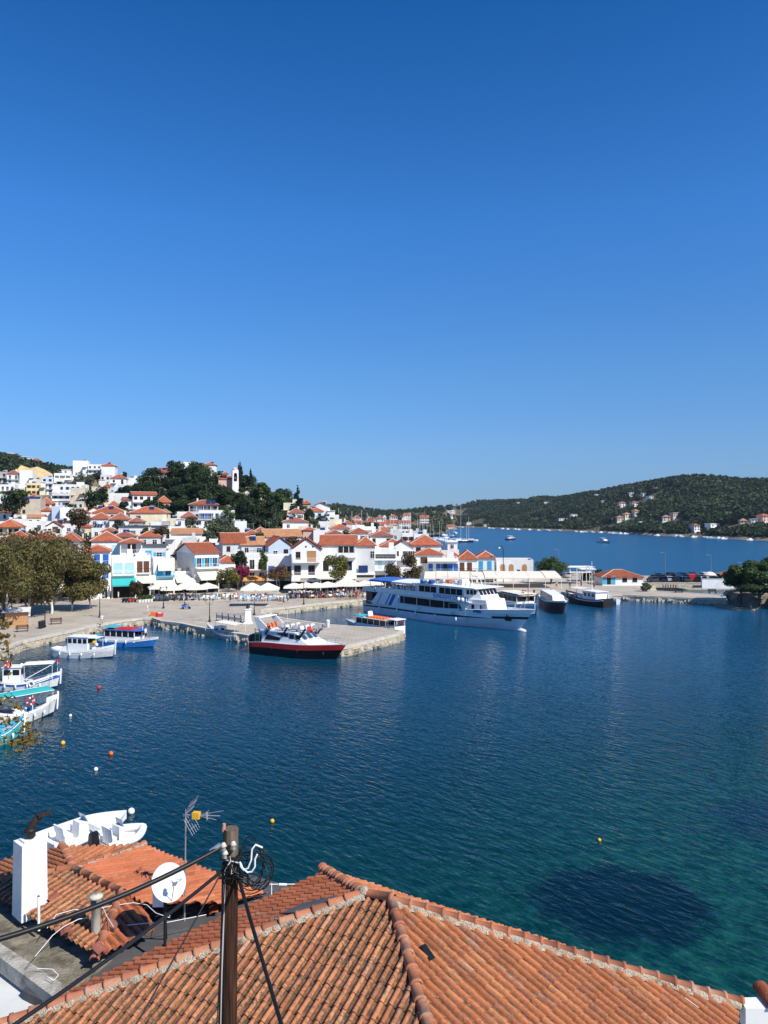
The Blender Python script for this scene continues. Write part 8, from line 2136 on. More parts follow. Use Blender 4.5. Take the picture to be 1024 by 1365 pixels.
for i, (px, py, wp, hp, Y, lm) in enumerate(knoll):
 lab = {L_DARK.name: 'dense dark green tree in the wood on the knoll', L_PINE.name: 'bushy green pine in the wood on the knoll', L_MID.name: 'lighter bright green tree standing out of the knoll wood'}[lm.name]
 crown_at('broadleaf_tree' if lm is not L_PINE else 'pine_tree', lab, px, py, wp * 1.08, hp * 1.1, Y, 'round' if i % 3 else 'pine', lm, 100 + i, KN, .5, 2300)
gk = random.Random(77)
for i in range(75):
 px, Y = gk.uniform(172, 384) if i % 2 else gk.uniform(190, 300), gk.uniform(292, 356); x = xat(px, Y); z = ground(x, Y); pyg = 690 - (z - CAM_H) / Y * FP
 wp = gk.uniform(20, 30); lm = gk.choice([L_DARK, L_DARK, L_PINE])
 if (pyg < 640 and not 215 < px < 290) or (290 < px < 330 and pyg < 668): continue
 crown_at('broadleaf_tree' if lm is L_DARK else 'pine_tree', {L_DARK.name: 'dense dark green tree in the wood on the knoll', L_PINE.name: 'bushy green pine in the wood on the knoll'}[lm.name], px, pyg - wp * .45, wp, wp * .9, Y, 'round', lm, 140 + i % 6, KN, .5, 1700)
GARDEN = 'small garden trees between the houses'
gk = random.Random(31); k = 0
while k < 46:
 px, Y = gk.uniform(0, 470), gk.uniform(205, 430); x = xat(px, Y); z = ground(x, Y)
 if z < 2.5 or (170 < px < 390 and Y > 290) or x > -8: continue
 k += 1; lm = gk.choice([L_DARK, L_MID, L_OLIVE, L_BROWN]); wd = gk.uniform(3, 5.5)
 tree('garden_tree', {L_DARK.name: 'dark green', L_MID.name: 'bright green', L_OLIVE.name: 'grey green', L_BROWN.name: 'brownish green'}[lm.name] + ' small tree growing between the houses of the slope', (x, Y, z), 'round', wd, wd * gk.uniform(.8, 1.2), 1.6, .35, 700, lm, 600 + k % 5, GARDEN)
SINGLE = [
 ('cypress_tree','tall thin dark cypress beside the bell tower',320,634,9,34,350,'cypress',L_CYP,.4,1300),
 ('conifer_tree','broad dark conifer right of the cypress by the church',334,639,14,26,349,'cone',L_CYP,.4,1300),
 ('conifer_tree','lone tall dark conifer on the right shoulder of the knoll',397,667,22,36,293,'cone',L_CYP,.4,1800),
 ('shrub','round dark shrub at the foot of the lone tall conifer',398,680,18,11,291,'round',L_DARK,.4,700),
 ('broadleaf_tree','large dark green tree at the left edge above the orange roofs',17,668,38,36,272,'round',L_DARK,.45,2600),
 ('broadleaf_tree','bright green top leaning over the large dark tree at the left edge',27,660,18,16,270,'round',L_MID,.4,900),
 ('broadleaf_tree','brown green tree above the white gable in the left town',105,690,28,28,230,'round',L_BROWN,.4,1800),
 ('broadleaf_tree','dark tree on the slope right of the beige block wall',121,666,30,24,318,'round',L_DARK,.45,1500),
 ('broadleaf_tree','second dark tree on the slope left of the broad white flat house',136,661,24,22,326,'round',L_DARK,.45,1300),
 ('broadleaf_tree','small dark tree between red roof and shaded side house',165,676,14,18,288,'round',L_DARK,.4,900),
 ('palm_like_tree','pale grey green tree below the skyline blocks',113,642,28,26,402,'round',L_OLIVE,.5,1500),
 ('broadleaf_tree','dark shrubby tree under the skyline terrace house',130,636,18,12,425,'round',L_DARK,.5,800),
 ('broadleaf_tree','dark tree left of the tall skyline block',92,640,20,16,430,'round',L_DARK,.5,900),
 ('broadleaf_tree','tiny round dark tree on the ridge beside the faded red roof',166,633,7,8,405,'round',L_DARK,.4,400),
 ('olive_tree','large grey green olive tree in front of the blue glass balconies',297,703,46,36,222,'round',L_OLIVE,.4,3000),
 ('olive_tree','smaller grey green olive tree behind the gabled quay house',280,716,24,18,212,'round',L_OLIVE,.35,1400),
 ('shrub','low green shrub beside the orange roof above the blue door',216,708,18,12,208,'round',L_BROWN,.3,900),
 ('shrub','bright green shrub between orange cottage roofs under the knoll',343,715,22,10,206,'round',L_YGREEN,.3,1000),
 ('broadleaf_tree','dark narrow tree between white houses below the ridge house',413,690,14,26,268,'round',L_DARK,.35,1100),
 ('broadleaf_tree','green tree among the marina houses, left',486,704,16,16,300,'round',L_MID,.4,900),
 ('broadleaf_tree','dark green tree among the marina houses, right of the mast row',497,702,18,14,330,'round',L_DARK,.4,900),
 ('broadleaf_tree','brown green tree behind the wide red roofs',530,714,22,10,300,'round',L_BROWN,.4,900),
 ('plane_tree','yellow green tree with whitewashed trunk before the gabled quay house',304,773,30,34,163,'spread',L_YGREEN,.2,2600),
 ('climbing_tree','dark green tree behind the magenta bougainvillea',320,748,20,28,176,'round',L_DARK,.25,1800),
 ('bougainvillea','magenta flowering bougainvillea on the quay',323,764,26,18,173,'round',L_MAG,.2,1800),
 ('vine','dark green vine climbing the iron balcony house',350,748,14,28,176,'round',L_MID,.22,1500),
 ('plane_tree','rusty brown leaved tree among the quay parasols',370,768,36,28,164,'spread',L_RUST,.2,2800),
 ('plane_tree','olive yellow tree in front of the long veranda house',448,757,38,36,166,'round',L_YGREEN,.22,3600),
 ('plane_tree','dark brown green tree above the ship stern, left one',523,765,30,30,176,'round',L_BROWN,.22,3000),
 ('plane_tree','dark brown green tree above the ship stern, taller right one',548,759,30,40,177,'round',L_BROWN,.22,3400),
 ('broadleaf_tree','round bright green tree at the end of the cream canopies',734,758,42,30,196,'round',L_MID,.25,3600),
 ('shrub','reddish brown shrub beside the teal awning',182,784,18,24,157,'round',L_BROWN,.22,1400),
 ('broadleaf_tree','dark tree behind the white flat roofed shelters',796,766,20,14,212,'round',L_DARK,.3,1200),
 ('broadleaf_tree','dark green bush beside the shelter posts',783,770,16,14,205,'round',L_DARK,.3,1000),
 ('agave','grey green agave clump on the right sea wall',861,783,14,12,175,'round',L_OLIVE,.25,700),
 ('pine_tree','spreading pine at the tip of the rocky point, nearest the sea wall',988,772,42,38,155,'round',L_MID,.26,6200),
 ('pine_tree','tall pine in the middle of the rocky point at the right edge',1012,770,50,42,153,'round',L_MID,.26,7200),
 ('pine_tree','dark pine at the right edge of the picture behind the tall pine',1038,766,50,48,158,'round',L_PINE,.28,5200),
 ('pine_tree','low dark pine bough over the water at the right edge',1012,786,56,18,150,'round',L_PINE,.25,4200),
]
for i, (nm, lab, px, py, wp, hp, Y, kd, lm, lf, n) in enumerate(SINGLE):
 q_ = lab.startswith('yellow green tree') or 'parasols' in lab or 'veranda' in lab
 crown_at(nm, lab, px, py, wp, hp, Y, kd, lm, 300 + i, None, lf, n, WBARK if q_ else BARK, cat='shrub' if nm in ('shrub', 'agave', 'bougainvillea', 'vine') else 'tree', gz=1.2 if (Y < 218 and py > 745) else None)
PT = 'big plane trees on the left quay'
for i, (px, base, wd, ht, tr, lm, lab) in enumerate(((4, 834, 13, 13.0, 0.6, L_PLANE, 'leftmost brown green plane tree over the kiosk'), (37, 823, 14, 13.4, 0.9, L_PLANE, 'brown green plane tree with pale trunk, second from left on the quay'), (68, 818, 13, 12.8, 1.0, L_PLANE, 'middle brown green plane tree of the left quay group'), (95, 814, 11.5, 10.8, 1.2, L_PLANE, 'plane tree with whitewashed trunk shading the quay paving'), (119, 812, 8.4, 8.8, 1.5, L_PLANE, 'rightmost plane tree of the left group, nearest the blue balconies'))):
 p = atz(px, base, 1.2)
 tree('plane_tree', lab, (p.x, p.y, 1.2), 'round', wd, ht, tr, .22, 10500, lm, 500 + i, PT, WBARK, cat='tree')
for i, (px, top, Y, wd, lab) in enumerate(((22, 704, 150, 11, 'rust topped tree behind the leftmost plane trees'), (60, 705, 150, 12, 'rust topped tree rising behind the middle plane trees'), (93, 711, 153, 9, 'rust and green tree top behind the right plane trees'))):
 zt = zat(top, Y); p = aty(px, 760, Y)
 tree('plane_tree', lab, (p.x, p.y, 1.2), 'round', wd, zt - 4.2, 3.0, .24, 5200, L_RUST, 520 + i, PT)
# near twigs with autumn leaves at the left edge
nt_ = thing('leafy_twigs', 'autumn leaved twigs of a near tree reaching in at the left edge', 'tree', (-18.5, 30, 1.0))
g = random.Random(4); tw = MB(); lv = []
tw.tube([(0, 0, -1), (.2, 0, 4), (.4, .1, 9.2)], [.28, .22, .12], 0, 8)
for (px, py, k) in ((8, 935, 15), (22, 945, 10), (12, 960, 14), (22, 958, 10), (38, 975, 24), (42, 980, 18), (32, 990, 16), (25, 998, 14), (8, 985, 8), (5, 850, 18), (12, 862, 8), (8, 875, 8), (3, 830, 14), (0, 905, 12)):
 e_ = aty(px, py, 30 + g.uniform(-1.2, 1.2)) - nt_.location
 s_ = Vector((.4, .1, min(9, e_.z + g.uniform(-1.5, .8)))); mid = (s_ + e_) / 2 + Vector((0, g.uniform(-.3, .3), g.uniform(.1, .5)))
 tw.tube([s_, mid, e_], [.035, .02, .006], 0, 5)
 for _ in range(int(k * 1.8)):
  lv.append(e_ + Vector((g.gauss(-.05, .22), g.gauss(0, .25), g.gauss(0, .16))))
V_, F_ = leaf_cloud(len(lv), [(0, 0, 0, .01, .01, .01)], .115, 9)
V_ = V_.reshape(-1, 4, 3) + np.array([tuple(v) for v in lv])[:, None, :]
link('leaves', np_mesh('leaves', V_.reshape(-1, 3), F_, leafmat('autumn_leaves', (.20, .09, .015), (.16, .17, .03), 3.0)), nt_); tw.build('branch', BARK, nt_)
# shrubs and undergrowth between the houses: uncountable
def scrub_town(count, seed):
 g = np.random.default_rng(seed); protos = []
 for s in range(5): protos.append(leaf_cloud(46, crown_clumps(seed * 7 + s, 1, 1, 'round'), .2, seed * 9 + s, .7))
 HB = [(h[0], h[1], h[3]) for h in HOUSES]
 VV, FF, base = [], [], 0
 k = 0
 while k < count:
  Y = g.uniform(205, 600); px = g.uniform(-20, 470)
  x = xat(px, Y); z = ground(x, Y)
  if z < 3 or land_edge_x(Y) < x + 5: k += .2; continue
  if noise.noise(Vector((x * .02, Y * .02, 4))) < -.05 and not (170 < px < 385 and 285 < Y < 375): k += .1; continue
  k += 1
  h = g.uniform(1.2, 3.2); wd = h * g.uniform(1, 1.8)
  v, f = protos[g.integers(5)]; a = g.uniform(0, 6.28); ca, sa = math.cos(a), math.sin(a)
  VV.append(np.stack([(v[:, 0] * ca - v[:, 1] * sa) * wd + x, (v[:, 0] * sa + v[:, 1] * ca) * wd + Y, v[:, 2] * h + z - .3], 1)); FF.append(f + base); base += len(v)
 tag(link('undergrowth', np_mesh('undergrowth', np.concatenate(VV), np.concatenate(FF), leafmat('undergrowth_leaves', (.03, .04, .014), (.09, .085, .035), .08))), kind='stuff')
scrub_town(2600, 12)
# ------------------------------------------------------------------ church and terrace on the knoll
th_ = R(20)
p = aty(301, 648, 345); gz = ground(p.x, p.y)
chz = zat(650, 345)
c = thing('church', 'small white and pink church with red roof and arched bell tower on the knoll', 'church', (p.x, p.y, chz), th_)
m = MB(); m.box(-3.2, 2.8, 0, 8, -4, 3.6); gable_walls(m, 'G', 6, 8, 3.6, 1.7); m.build('wall', PINK, c)
roof_mb('G', 6.2, 8, 3.6, 1.8, .3).build('roof', [ROOFB, RIDGE], c)
m = MB(); m.box(-1.2, 1.2, 3, 5.6, 3.6, 6.2); m.build('drum', W_, c); roof_mb('H', 2.6, 2.6, 6.2, 1.0, .2).build('roof', [ROOF, RIDGE], c)
p = aty(313.5, 650, 344); zb = zat(651, 344); zt = zat(627, 344)
t = thing('bell_tower', 'white bell tower with open arch and small pink dome beside the cypress', 'bell tower', (p.x, p.y, zb), th_)
HT = zt - zb
m = MB(); m.box(-1.4, 1.4, -1.3, 1.3, -3, HT * .38); m.build('base', W_, t)
m = MB()
for sx in (-1, 1): m.box(min(sx * 1.35, sx * .75), max(sx * 1.35, sx * .75), -1.25, 1.25, HT * .383, HT * .85)
m.box(-1.35, 1.35, -1.25, 1.25, HT * .853, HT); m.box(-.75, .75, .6, .9, HT * .383, HT * .85)
for k in range(6):
 a0, a1 = PI * k / 6, PI * (k + 1) / 6
 z0 = HT * .85 - .75
 for sx in (1,):
  xa, xb = .75 * math.cos(a0), .75 * math.cos(a1)
  m.hexa([(xa, -1.2, z0 + .75 * math.sin(a0)), (xb, -1.2, z0 + .75 * math.sin(a1)), (xb, .55, z0 + .75 * math.sin(a1)), (xa, .55, z0 + .75 * math.sin(a0)), (xa, -1.2, HT * .852), (xb, -1.2, HT * .852), (xb, .55, HT * .852), (xa, .55, HT * .852)])
m.build('belfry', W_, t)
m = MB(); m.box(-.74, .74, .3, .59, HT * .4, HT * .84); m.build('opening', DARK, t)
m = MB(); m.lathe([(.45, 0), (.38, .1), (.25, .5), (.1, .7), (.02, .75)], 0, 12, (0, -.2, HT * .55)); m.build('bell', mat('bronze', (.2, .12, .05), .4, .1, metal=.8), t)
m = MB(); m.lathe([(1.3, 0), (1.2, .5), (.8, 1.0), (.3, 1.3), (.05, 1.4)], 0, 14, (0, 0, HT)); m.bar((0, 0, HT + 1.3), (0, 0, HT + 2.1), .05); m.build('dome', PINK, t)
for a, b, Y, top, base, lab, mt in ((327, 352, 338, 652, 662, 'white balustraded terrace wall on the knoll right of the church', W_), (328, 346, 337, 657, 670, 'pale stone retaining wall below the white balustrade', STONE)):
 x0, y0, th, Wd = house_frame(a, b, Y, 8)
 w_ = thing('terrace_wall', lab, 'wall', (x0 + Wd / 2, y0, zat(base, Y)), th)
 m = MB(); m.box(-Wd / 2, Wd / 2, 0, .5, -3, zat(top, Y) - zat(base, Y)); m.build('wall', mt, w_)
 if mt is W_:
  k = int(Wd / .9)
  m = MB(); zt = zat(top, Y) - zat(base, Y)
  for i in range(k): x = -Wd / 2 + Wd * (i + .5) / k; m.box(x - .14, x + .14, .1, .4, zt, zt + .7)
  m.box(-Wd / 2, Wd / 2, .05, .45, zt + .703, zt + .85); m.build('balustrade', W_, w_)
# villas on the wooded hills
def hill_villa(px, py, wpx, roof, label, two=True, wall='W'):
 p = villa_spot(px, py); W = wpx * p.y / FP * .8; Ht = 5.2 if two else 3.4
 r = thing('hill_villa', label, 'villa', (p.x, p.y - 4, p.z + .5), R(rnd.uniform(-15, 15)))
 b = MB(); b.box(-W / 2, W / 2, 0, 9, -3, Ht); b.build('wall', WALLS[wall], r)
 if roof == 'F':
  m = MB(); m.box(-W / 2 - .4, W / 2 + .4, -.4, 9.4, Ht + .003, Ht + .4); m.build('roof', W_, r)
 else: roof_mb('H', W, 9, Ht, 2.2, .6).build('roof', [ROOFS[roof], RIDGE], r)
 n = max(2, int(W / 3.4))
 for k in range(n):
  for z in ((.8, 3.3) if two else (.9,)): put_window(r, -W / 2 + W * (k + .5) / n, 0, z, 1.5, 1.6, WP, None, False)
 m = MB(); m.box(-W / 2 - 1, W / 2 + 1, -2.2, -.003, -3, -.1); m.build('terrace', W_, r)
for a in VILLAS + VILLAS2:
 hill_villa(*a)
# ------------------------------------------------------------------ right quay: kiosk, cars, shelters, walls
kx = dict(win=0, ch=False)
r, Wd, D, HE, ri = house(803, 857, 770, 190, 1, 'H', 760, 0, 8, 'W', 'low white kiosk with orange hip roof and blue veranda on the right quay', kx, base=1.2)
for x in (.05, .3): put_window(r, x * Wd, 0, 1.0, 1.0, 1.3, WOODB, None, True)
for k in range(3):
 m = MB(); x = -Wd * .45 + k * 1.1; m.box(x - .5, x + .5, -.04, .02, .3, 2.4); m.build('opening', [SKYB, DARK, SKYB][k], r)
r, Wd, D, HE, ri = house(966, 990, 768, 206, 1, 'H', 761, -8, 7, 'W', 'white kiosk with pinkish roof behind the pines at the right', dict(win=1, rm='ROOFT'), base=1.2)
for a, b, Y, top, base, lab in ((870, 938, 190, 779, 783, 'long low pale wall behind the small basin'), (936, 978, 188, 772, 783, 'white wall before the parked cars, left of the pines')):
 x0, y0, th, Wd = house_frame(a, b, Y, -2)
 w_ = thing('quay_wall', lab, 'wall', (x0 + Wd / 2, y0, 1.2), th)
 m = MB(); m.box(-Wd / 2, Wd / 2, 0, .5, -.5, max(.7, zat(top, Y) - 1.2)); m.build('wall', W_ if a > 900 else STONE, w_)
 m = MB(); m.box(-Wd / 2 - .05, Wd / 2 + .05, -.06, .56, max(.7, zat(top, Y) - 1.2) + .003, max(.7, zat(top, Y) - 1.2) + .1); m.build('coping', COPE, w_)
for px, base, Y, w_, z1, z2, lab in ((771, 776, 196, 6.5, 4.2, 2.9, 'white two tier flat roofed shelter right of the round green tree'), (782, 772, 203, 4.0, 3.2, None, 'small white shelter roof behind the two tier shelter')):
 p = aty(px, base, Y); s = thing('shelter', lab, 'shelter', (p.x, p.y, 1.2))
 for z in (z1, z2):
  if z is None: continue
  m = MB(); k = 1 if z == z1 else .85; m.box(-w_ / 2 * k, w_ / 2 * k, -2, 2, z, z + .22); m.build('roof', W_, s)
 for sx in (-1, 1):
  for sy in (-1, 1):
   m = MB(); m.bar((sx * w_ * .38, sy * 1.6, 0), (sx * w_ * .38, sy * 1.6, z1), .08); m.build('post', WP, s)
def car_meshes():
 L_, Wc = 4.2, 1.72
 pr = [(-2.1, .35), (2.1, .35), (2.1, .72), (1.25, .9), (.55, 1.42), (-1.35, 1.45), (-1.95, .98), (-2.1, .85)]
 m = MB(); n = len(pr)
 def ww(z): return Wc / 2 - (0 if z < .95 else .14)
 m.add([(x, -ww(z), z) for x, z in pr] + [(x, ww(z), z) for x, z in pr], [tuple(range(n))] + [tuple(range(2 * n - 1, n - 1, -1))] + [(i, n + i, n + (i + 1) % n, (i + 1) % n) for i in range(n)])
 g = MB()
 for sg in (-1, 1):
  y = sg * (Wc / 2 - .08)
  g.add([(-1.6, y + sg * .05, .95), (1.0, y + sg * .05, .93), (.5, y - sg * .03, 1.36), (-1.3, y - sg * .03, 1.38)], [(0, 1, 2, 3), (3, 2, 1, 0)])
 g.add([(1.24, -.7, .93), (1.24, .7, .93), (.60, .62, 1.40), (.60, -.62, 1.40)], [(0, 1, 2, 3), (3, 2, 1, 0)]); g.add([(-1.96, -.7, 1.0), (-1.96, .7, 1.0), (-1.42, .62, 1.42), (-1.42, -.62, 1.42)], [(0, 1, 2, 3), (3, 2, 1, 0)])
 wv = MB(); wv.bar((0, -.1, 0), (0, .1, 0), .31, 0, 14)
 return m, g, wv
cm_, cg_, cw_ = car_meshes()
CGL = cg_.mesh('window', GLASS); CWH = cw_.mesh('wheel', BLACK)
CARC = [('black', BLACK), ('navy', NAVY), ('dark grey', mat('dark_grey_car', (.05, .05, .055), .3, .05)), ('red', mat('red_car', (.45, .02, .02), .3, .05)), ('white', WP), ('silver', mat('silver_car', (.4, .42, .44), .3, .05)), ('blue', mat('blue_car', (.02, .08, .25), .3, .05))]
CMESH = {n: cm_.mesh('body', mt) for n, mt in CARC}
cars = [(870, 201, 2), (876, 202, 0), (884, 201, 1), (892, 202, 5), (900, 201, 0), (908, 202, 6), (915, 201, 2), (929, 202, 0), (936, 201, 4), (952, 202, 1), (873, 207, 0), (881, 209, 1), (889, 206, 2), (897, 210, 0), (904, 207, 6), (911, 210, 1), (918, 207, 0), (925, 211, 3), (932, 207, 2), (941, 209, 5), (949, 208, 4), (957, 211, 1), (877, 215, 6), (893, 216, 0), (908, 216, 1), (922, 217, 0), (938, 217, 4), (756, 216, 5), (790, 212, 6)]
for i, (px, Y, ci) in enumerate(cars):
 p = aty(px, 770, Y); nm = CARC[ci][0]
 n_same = [k for k, cc in enumerate(cars) if cc[2] == ci]
 c = thing('parked_car', '%s car in the car park on the right quay' % nm, 'car', (p.x, p.y, 1.2), R(90 + rnd.uniform(-12, 12)), 'cars parked on the right quay')
 link('body', CMESH[nm], c); link('window', CGL, c)
 for sx in (-1.3, 1.3):
  for sy in (-.78, .78): link('wheel', CWH, c, (sx, sy, .31))
p = aty(921, 768, 203); v = thing('van', 'tall red van among the dark cars on the right quay', 'van', (p.x, p.y, 1.2), R(80))
m = MB(); m.hexa([(-2.3, -.9, .35), (2.3, -.9, .35), (2.3, .9, .35), (-2.3, .9, .35), (-2.2, -.8, 1.9), (1.3, -.8, 1.9), (1.3, .8, 1.9), (-2.2, .8, 1.9)]); m.build('body', MATS['red_car'], v)
m = MB(); m.box(-1.9, 1.45, -.87, .87, 1.2, 1.65); m.build('window', GLASS, v)
for sx in (-1.4, 1.4):
 for sy in (-.85, .85): link('wheel', CWH, v, (sx, sy, .31))
p = aty(946, 770, 200); t = thing('parasol', 'white rounded parasol beside the parked cars on the right quay', 'parasol', (p.x, p.y, 1.2))
m = MB(); m.lathe([(1.7, 1.9), (1.3, 2.35), (.7, 2.65), (.05, 2.75)], 0, 12); m.build('canopy', FABW, t); m = MB(); m.bar((0, 0, 0), (0, 0, 2.8), .05); m.build('pole', WP, t)
# rocky point under the pines
rk = MB(); gp = random.Random(8); ring_ = []
outl = [(966, 799), (976, 806), (1000, 810), (1030, 812), (1080, 812), (1120, 800)]
base_ = [atz(x, y, 0) for x, y in outl] + [Vector((110, 176, 0)), Vector((80, 172, 0))]
cx_ = sum(base_, Vector()) / len(base_)
pts = []
for i in range(len(base_)):
 a, b = base_[i], base_[(i + 1) % len(base_)]
 for k in range(6): pts.append(a.lerp(b, k / 6) + Vector((gp.uniform(-.6, .6), gp.uniform(-.6, .6), 0)))
rows = []
for f, z in ((1.03, -1), (1.0, .3), (.98, .9), (.95, 1.7), (.92, 2.2), (.6, 2.9), (.2, 3.2)):
 rows.append([cx_ + (p - cx_) * f + Vector((gp.uniform(-.3, .3), gp.uniform(-.3, .3), z + gp.uniform(-.15, .25))) for p in pts])
n = len(pts)
rk.add([tuple(p) for r_ in rows for p in r_], [(i * n + k, i * n + (k + 1) % n, (i + 1) * n + (k + 1) % n, (i + 1) * n + k) for i in range(len(rows) - 1) for k in range(n)], 0); rk.add([tuple(p) for p in rows[-1]], [tuple(range(n))])
tag(rk.build('rock_ground', mat('shore_rock', (.22, .18, .13), .95, .35, 1.0, bump=.8, bscale=2, stain=(.07, .06, .045), stain_amt=.8, sscale=.8)), kind='structure')
sp = MB(); sv = [atz(x, y, .12) for x, y in ((935, 799), (968, 800), (985, 809), (1010, 811), (1005, 813), (975, 812), (950, 806))]
sp.prism([(p.x, p.y) for p in sv][::-1], -.6, .16); tag(sp.build('sand_beach', mat('wet_sand', (.34, .26, .16), .9, .2, 1)), kind='structure')
# tall lamp posts on the outer quay
for px, top, base, Y, lab in ((745, 733, 762, 215, 'thin tall lamp post behind the round green tree'), (887, 737, 773, 208, 'thin tall lamp post rising from the parked cars, left'), (948, 740, 773, 208, 'thin tall lamp post rising from the parked cars, right'), (990, 750, 775, 208, 'thin tall lamp post beside the pines'), (789, 756, 784, 180, 'thin pole beside the dark excursion boat')):
 p = aty(px, base, Y); zt = zat(top, Y) - 1.2
 s = thing('lamp_post', lab, 'lamp post', (p.x, p.y, 1.2)); m = MB(); m.bar((0, 0, 0), (0, 0, zt), .09, 0, 8, .05); m.build('pole', mat('grey_steel_pole', (.2, .21, .22), .5, .1), s)
 m = MB(); m.bar((0, 0, zt), (-.8, 0, zt + .1), .04); m.build('arm', MATS['grey_steel_pole'], s); m = MB(); m.hexa([(-1.3, -.12, zt + .02), (-.7, -.12, zt + .02), (-.7, .12, zt + .02), (-1.3, .12, zt + .02), (-1.25, -.1, zt + .14), (-.7, -.1, zt + .16), (-.7, .1, zt + .16), (-1.25, .1, zt + .14)]); m.build('lamp_head', MATS['grey_steel_pole'], s)
p = aty(671, 762, 198); s = thing('lamp_post', 'dark lamp post with curled top behind the ship bridge', 'lamp post', (p.x, p.y, 1.2)); zt = zat(728, 198) - 1.2
m = MB(); m.tube([(0, 0, 0), (0, 0, zt * .9), (-.2, 0, zt), (-.7, 0, zt + .1), (-1.0, 0, zt - .2)], .09, 0, 7); m.build('pole', IRON, s); m = MB(); m.ball((-1.0, 0, zt - .45), .25, 0, 10); m.build('lamp_head', WP, s)
# ------------------------------------------------------------------ left and middle quay furniture
def lantern(px, base, top, arms, label):
 p = atz(px, base, 1.2); s = thing('street_lamp', label, 'street lamp', (p.x, p.y, 1.2), .3); zt = zat(top, p.y) - 1.2
 m = MB(); m.lathe([(.22, 0), (.20, .25), (.12, .35), (.10, .9), (.07, 1.0), (.055, zt - .7), (.04, zt - .35)], 0, 10); m.build('post', IRON, s)
 for a in ([-1, 1] if arms == 2 else [0]):
  x = a * .55
  if a:
   m = MB(); m.tube([(0, 0, zt - .75), (x * .6, 0, zt - .85), (x, 0, zt - .6), (x, 0, zt - .5)], .025); m.build('arm', IRON, s)
  m = MB(); m.lathe([(.06, -.5), (.16, -.15), (.17, -.12)], 0, 6, (x, 0, zt), False); l_ = m.build('lantern', mat('lantern_glass', (.5, .48, .4), .2, .05), s)
  m = MB(); m.lathe([(.20, -.12), (.12, .02), (.03, .1), (.02, .18)], 0, 6, (x, 0, zt), False); m.build('cap', IRON, l_)
for a in ((279.5, 829, 799, 2, 'black double lantern street lamp on the pier root'), (339, 820, 793, 2, 'black street lamp beside the white bust pedestal'), (218, 811, 783, 2, 'black street lamp in front of the white cafe parasols'), (133, 823, 792, 2, 'black street lamp beside the blue water taxi'), (60, 836, 800, 1, 'black street lamp under the plane trees beside the bin'), (405, 806, 776, 1, 'slim black street lamp by the inner basin steps')): lantern(*a)
p = atz(330.5, 831, 1.2); s = thing('monument', 'white stone pedestal carrying a dark bronze bust on the pier', 'monument', (p.x, p.y, 1.2), .25)
m = MB(); m.box(-.75, .75, -.75, .75, 0, .25); m.hexa([(-.55, -.55, .253), (.55, -.55, .253), (.55, .55, .253), (-.55, .55, .253), (-.45, -.45, 2.2), (.45, -.45, 2.2), (.45, .45, 2.2), (-.45, .45, 2.2)]); m.box(-.55, .55, -.55, .55, 2.203, 2.35); m.build('pedestal', mat('white_marble', (.74, .73, .70), .5, .06, 2), s)
m = MB(); m.lathe([(.12, 0), (.16, .06), (.30, .14), (.34, .26), (.24, .36), (.09, .42), (.09, .47), (.13, .53), (.15, .64), (.13, .75), (.07, .82), (.01, .84)], 0, 12, (0, 0, 2.35)); m.build('bust', mat('dark_bronze', (.05, .04, .03), .4, .1, metal=.6), s)
p0, p1 = atz(292, 827, 1.2), atz(326, 832, 1.2); d = p1 - p0
s = thing('gangway', 'long grey gangway with dark posts lying on the pier beside the white pedestal', 'gangway', tuple((p0 + p1) / 2), math.atan2(d.y, d.x)); Lg = d.length
m = MB(); m.box(-Lg / 2, Lg / 2, -.5, .5, .5, .62); m.build('deck', mat('aluminium', (.48, .52, .56), .4, .1, metal=.4), s)
m = MB(); m.box(-Lg / 2, Lg / 2, -.56, -.5, .62, 1.0); m.build('side_panel', MATS['aluminium'], s)
for k in range(5):
 m = MB(); x = -Lg / 2 + .1 + (Lg - .2) * k / 4; m.box(x - .05, x + .05, -.6, -.561, 0, 1.25); m.box(x - .05, x + .05, .5, .56, 0, 1.25); m.build('post', IRON, s)
for k in range(2):
 m = MB(); y = -.58 if k == 0 else .53; m.bar((-Lg / 2, y, 1.27), (Lg / 2, y, 1.27), .03); m.build('handrail', STEEL, s)
def bench(px, base, rz, label, mt=WOODB):
 p = atz(px, base, 1.2); s = thing('bench', label, 'bench', (p.x, p.y, 1.2), rz)
 m = MB()
 for k in range(4): m.box(-.9, .9, -.25 + k * .14, -.14 + k * .14, .42, .47)
 m.build('seat', mt, s); m = MB()
 for k in range(3): m.box(-.9, .9, .3, .34, .55 + k * .14, .66 + k * .14)
 m.build('backrest', mt, s)
 for sx in (-.7, .7): m = MB(); m.box(sx - .04, sx + .04, -.25, .3, 0, .42); m.box(sx - .04, sx + .04, .26, .30, .42, 1.0); m.build('leg', IRON, s)
bench(75, 832, .5, 'dark wooden bench on the left quay under the plane trees'); bench(30, 842, .5, 'dark bench by the quay edge at the far left')
bench(905, 790, 0, 'dark bench on the sea wall, left one', IRON); bench(950, 791, 0, 'dark bench on the sea wall, right one', IRON)
for px, base, lab in ((54, 838, 'black litter bin beside the lamp under the plane trees, left of two'), (57.5, 837, 'black litter bin beside the lamp under the plane trees, right of two'), (437, 836, 'pale stone bollard bin on the pier beside the red striped boat')):
 p = atz(px, base, 1.2); s = thing('litter_bin', lab, 'bin', (p.x, p.y, 1.2)); m = MB(); m.lathe([(.28, 0), (.33, .9), (.33, 1.0)], 0, 10); m.build('bin', IRON if px < 100 else LGREY, s); m = MB(); m.lathe([(.35, 1.0), (.3, 1.12), (.02, 1.18)], 0, 10); m.build('lid', IRON if px < 100 else LGREY, s)
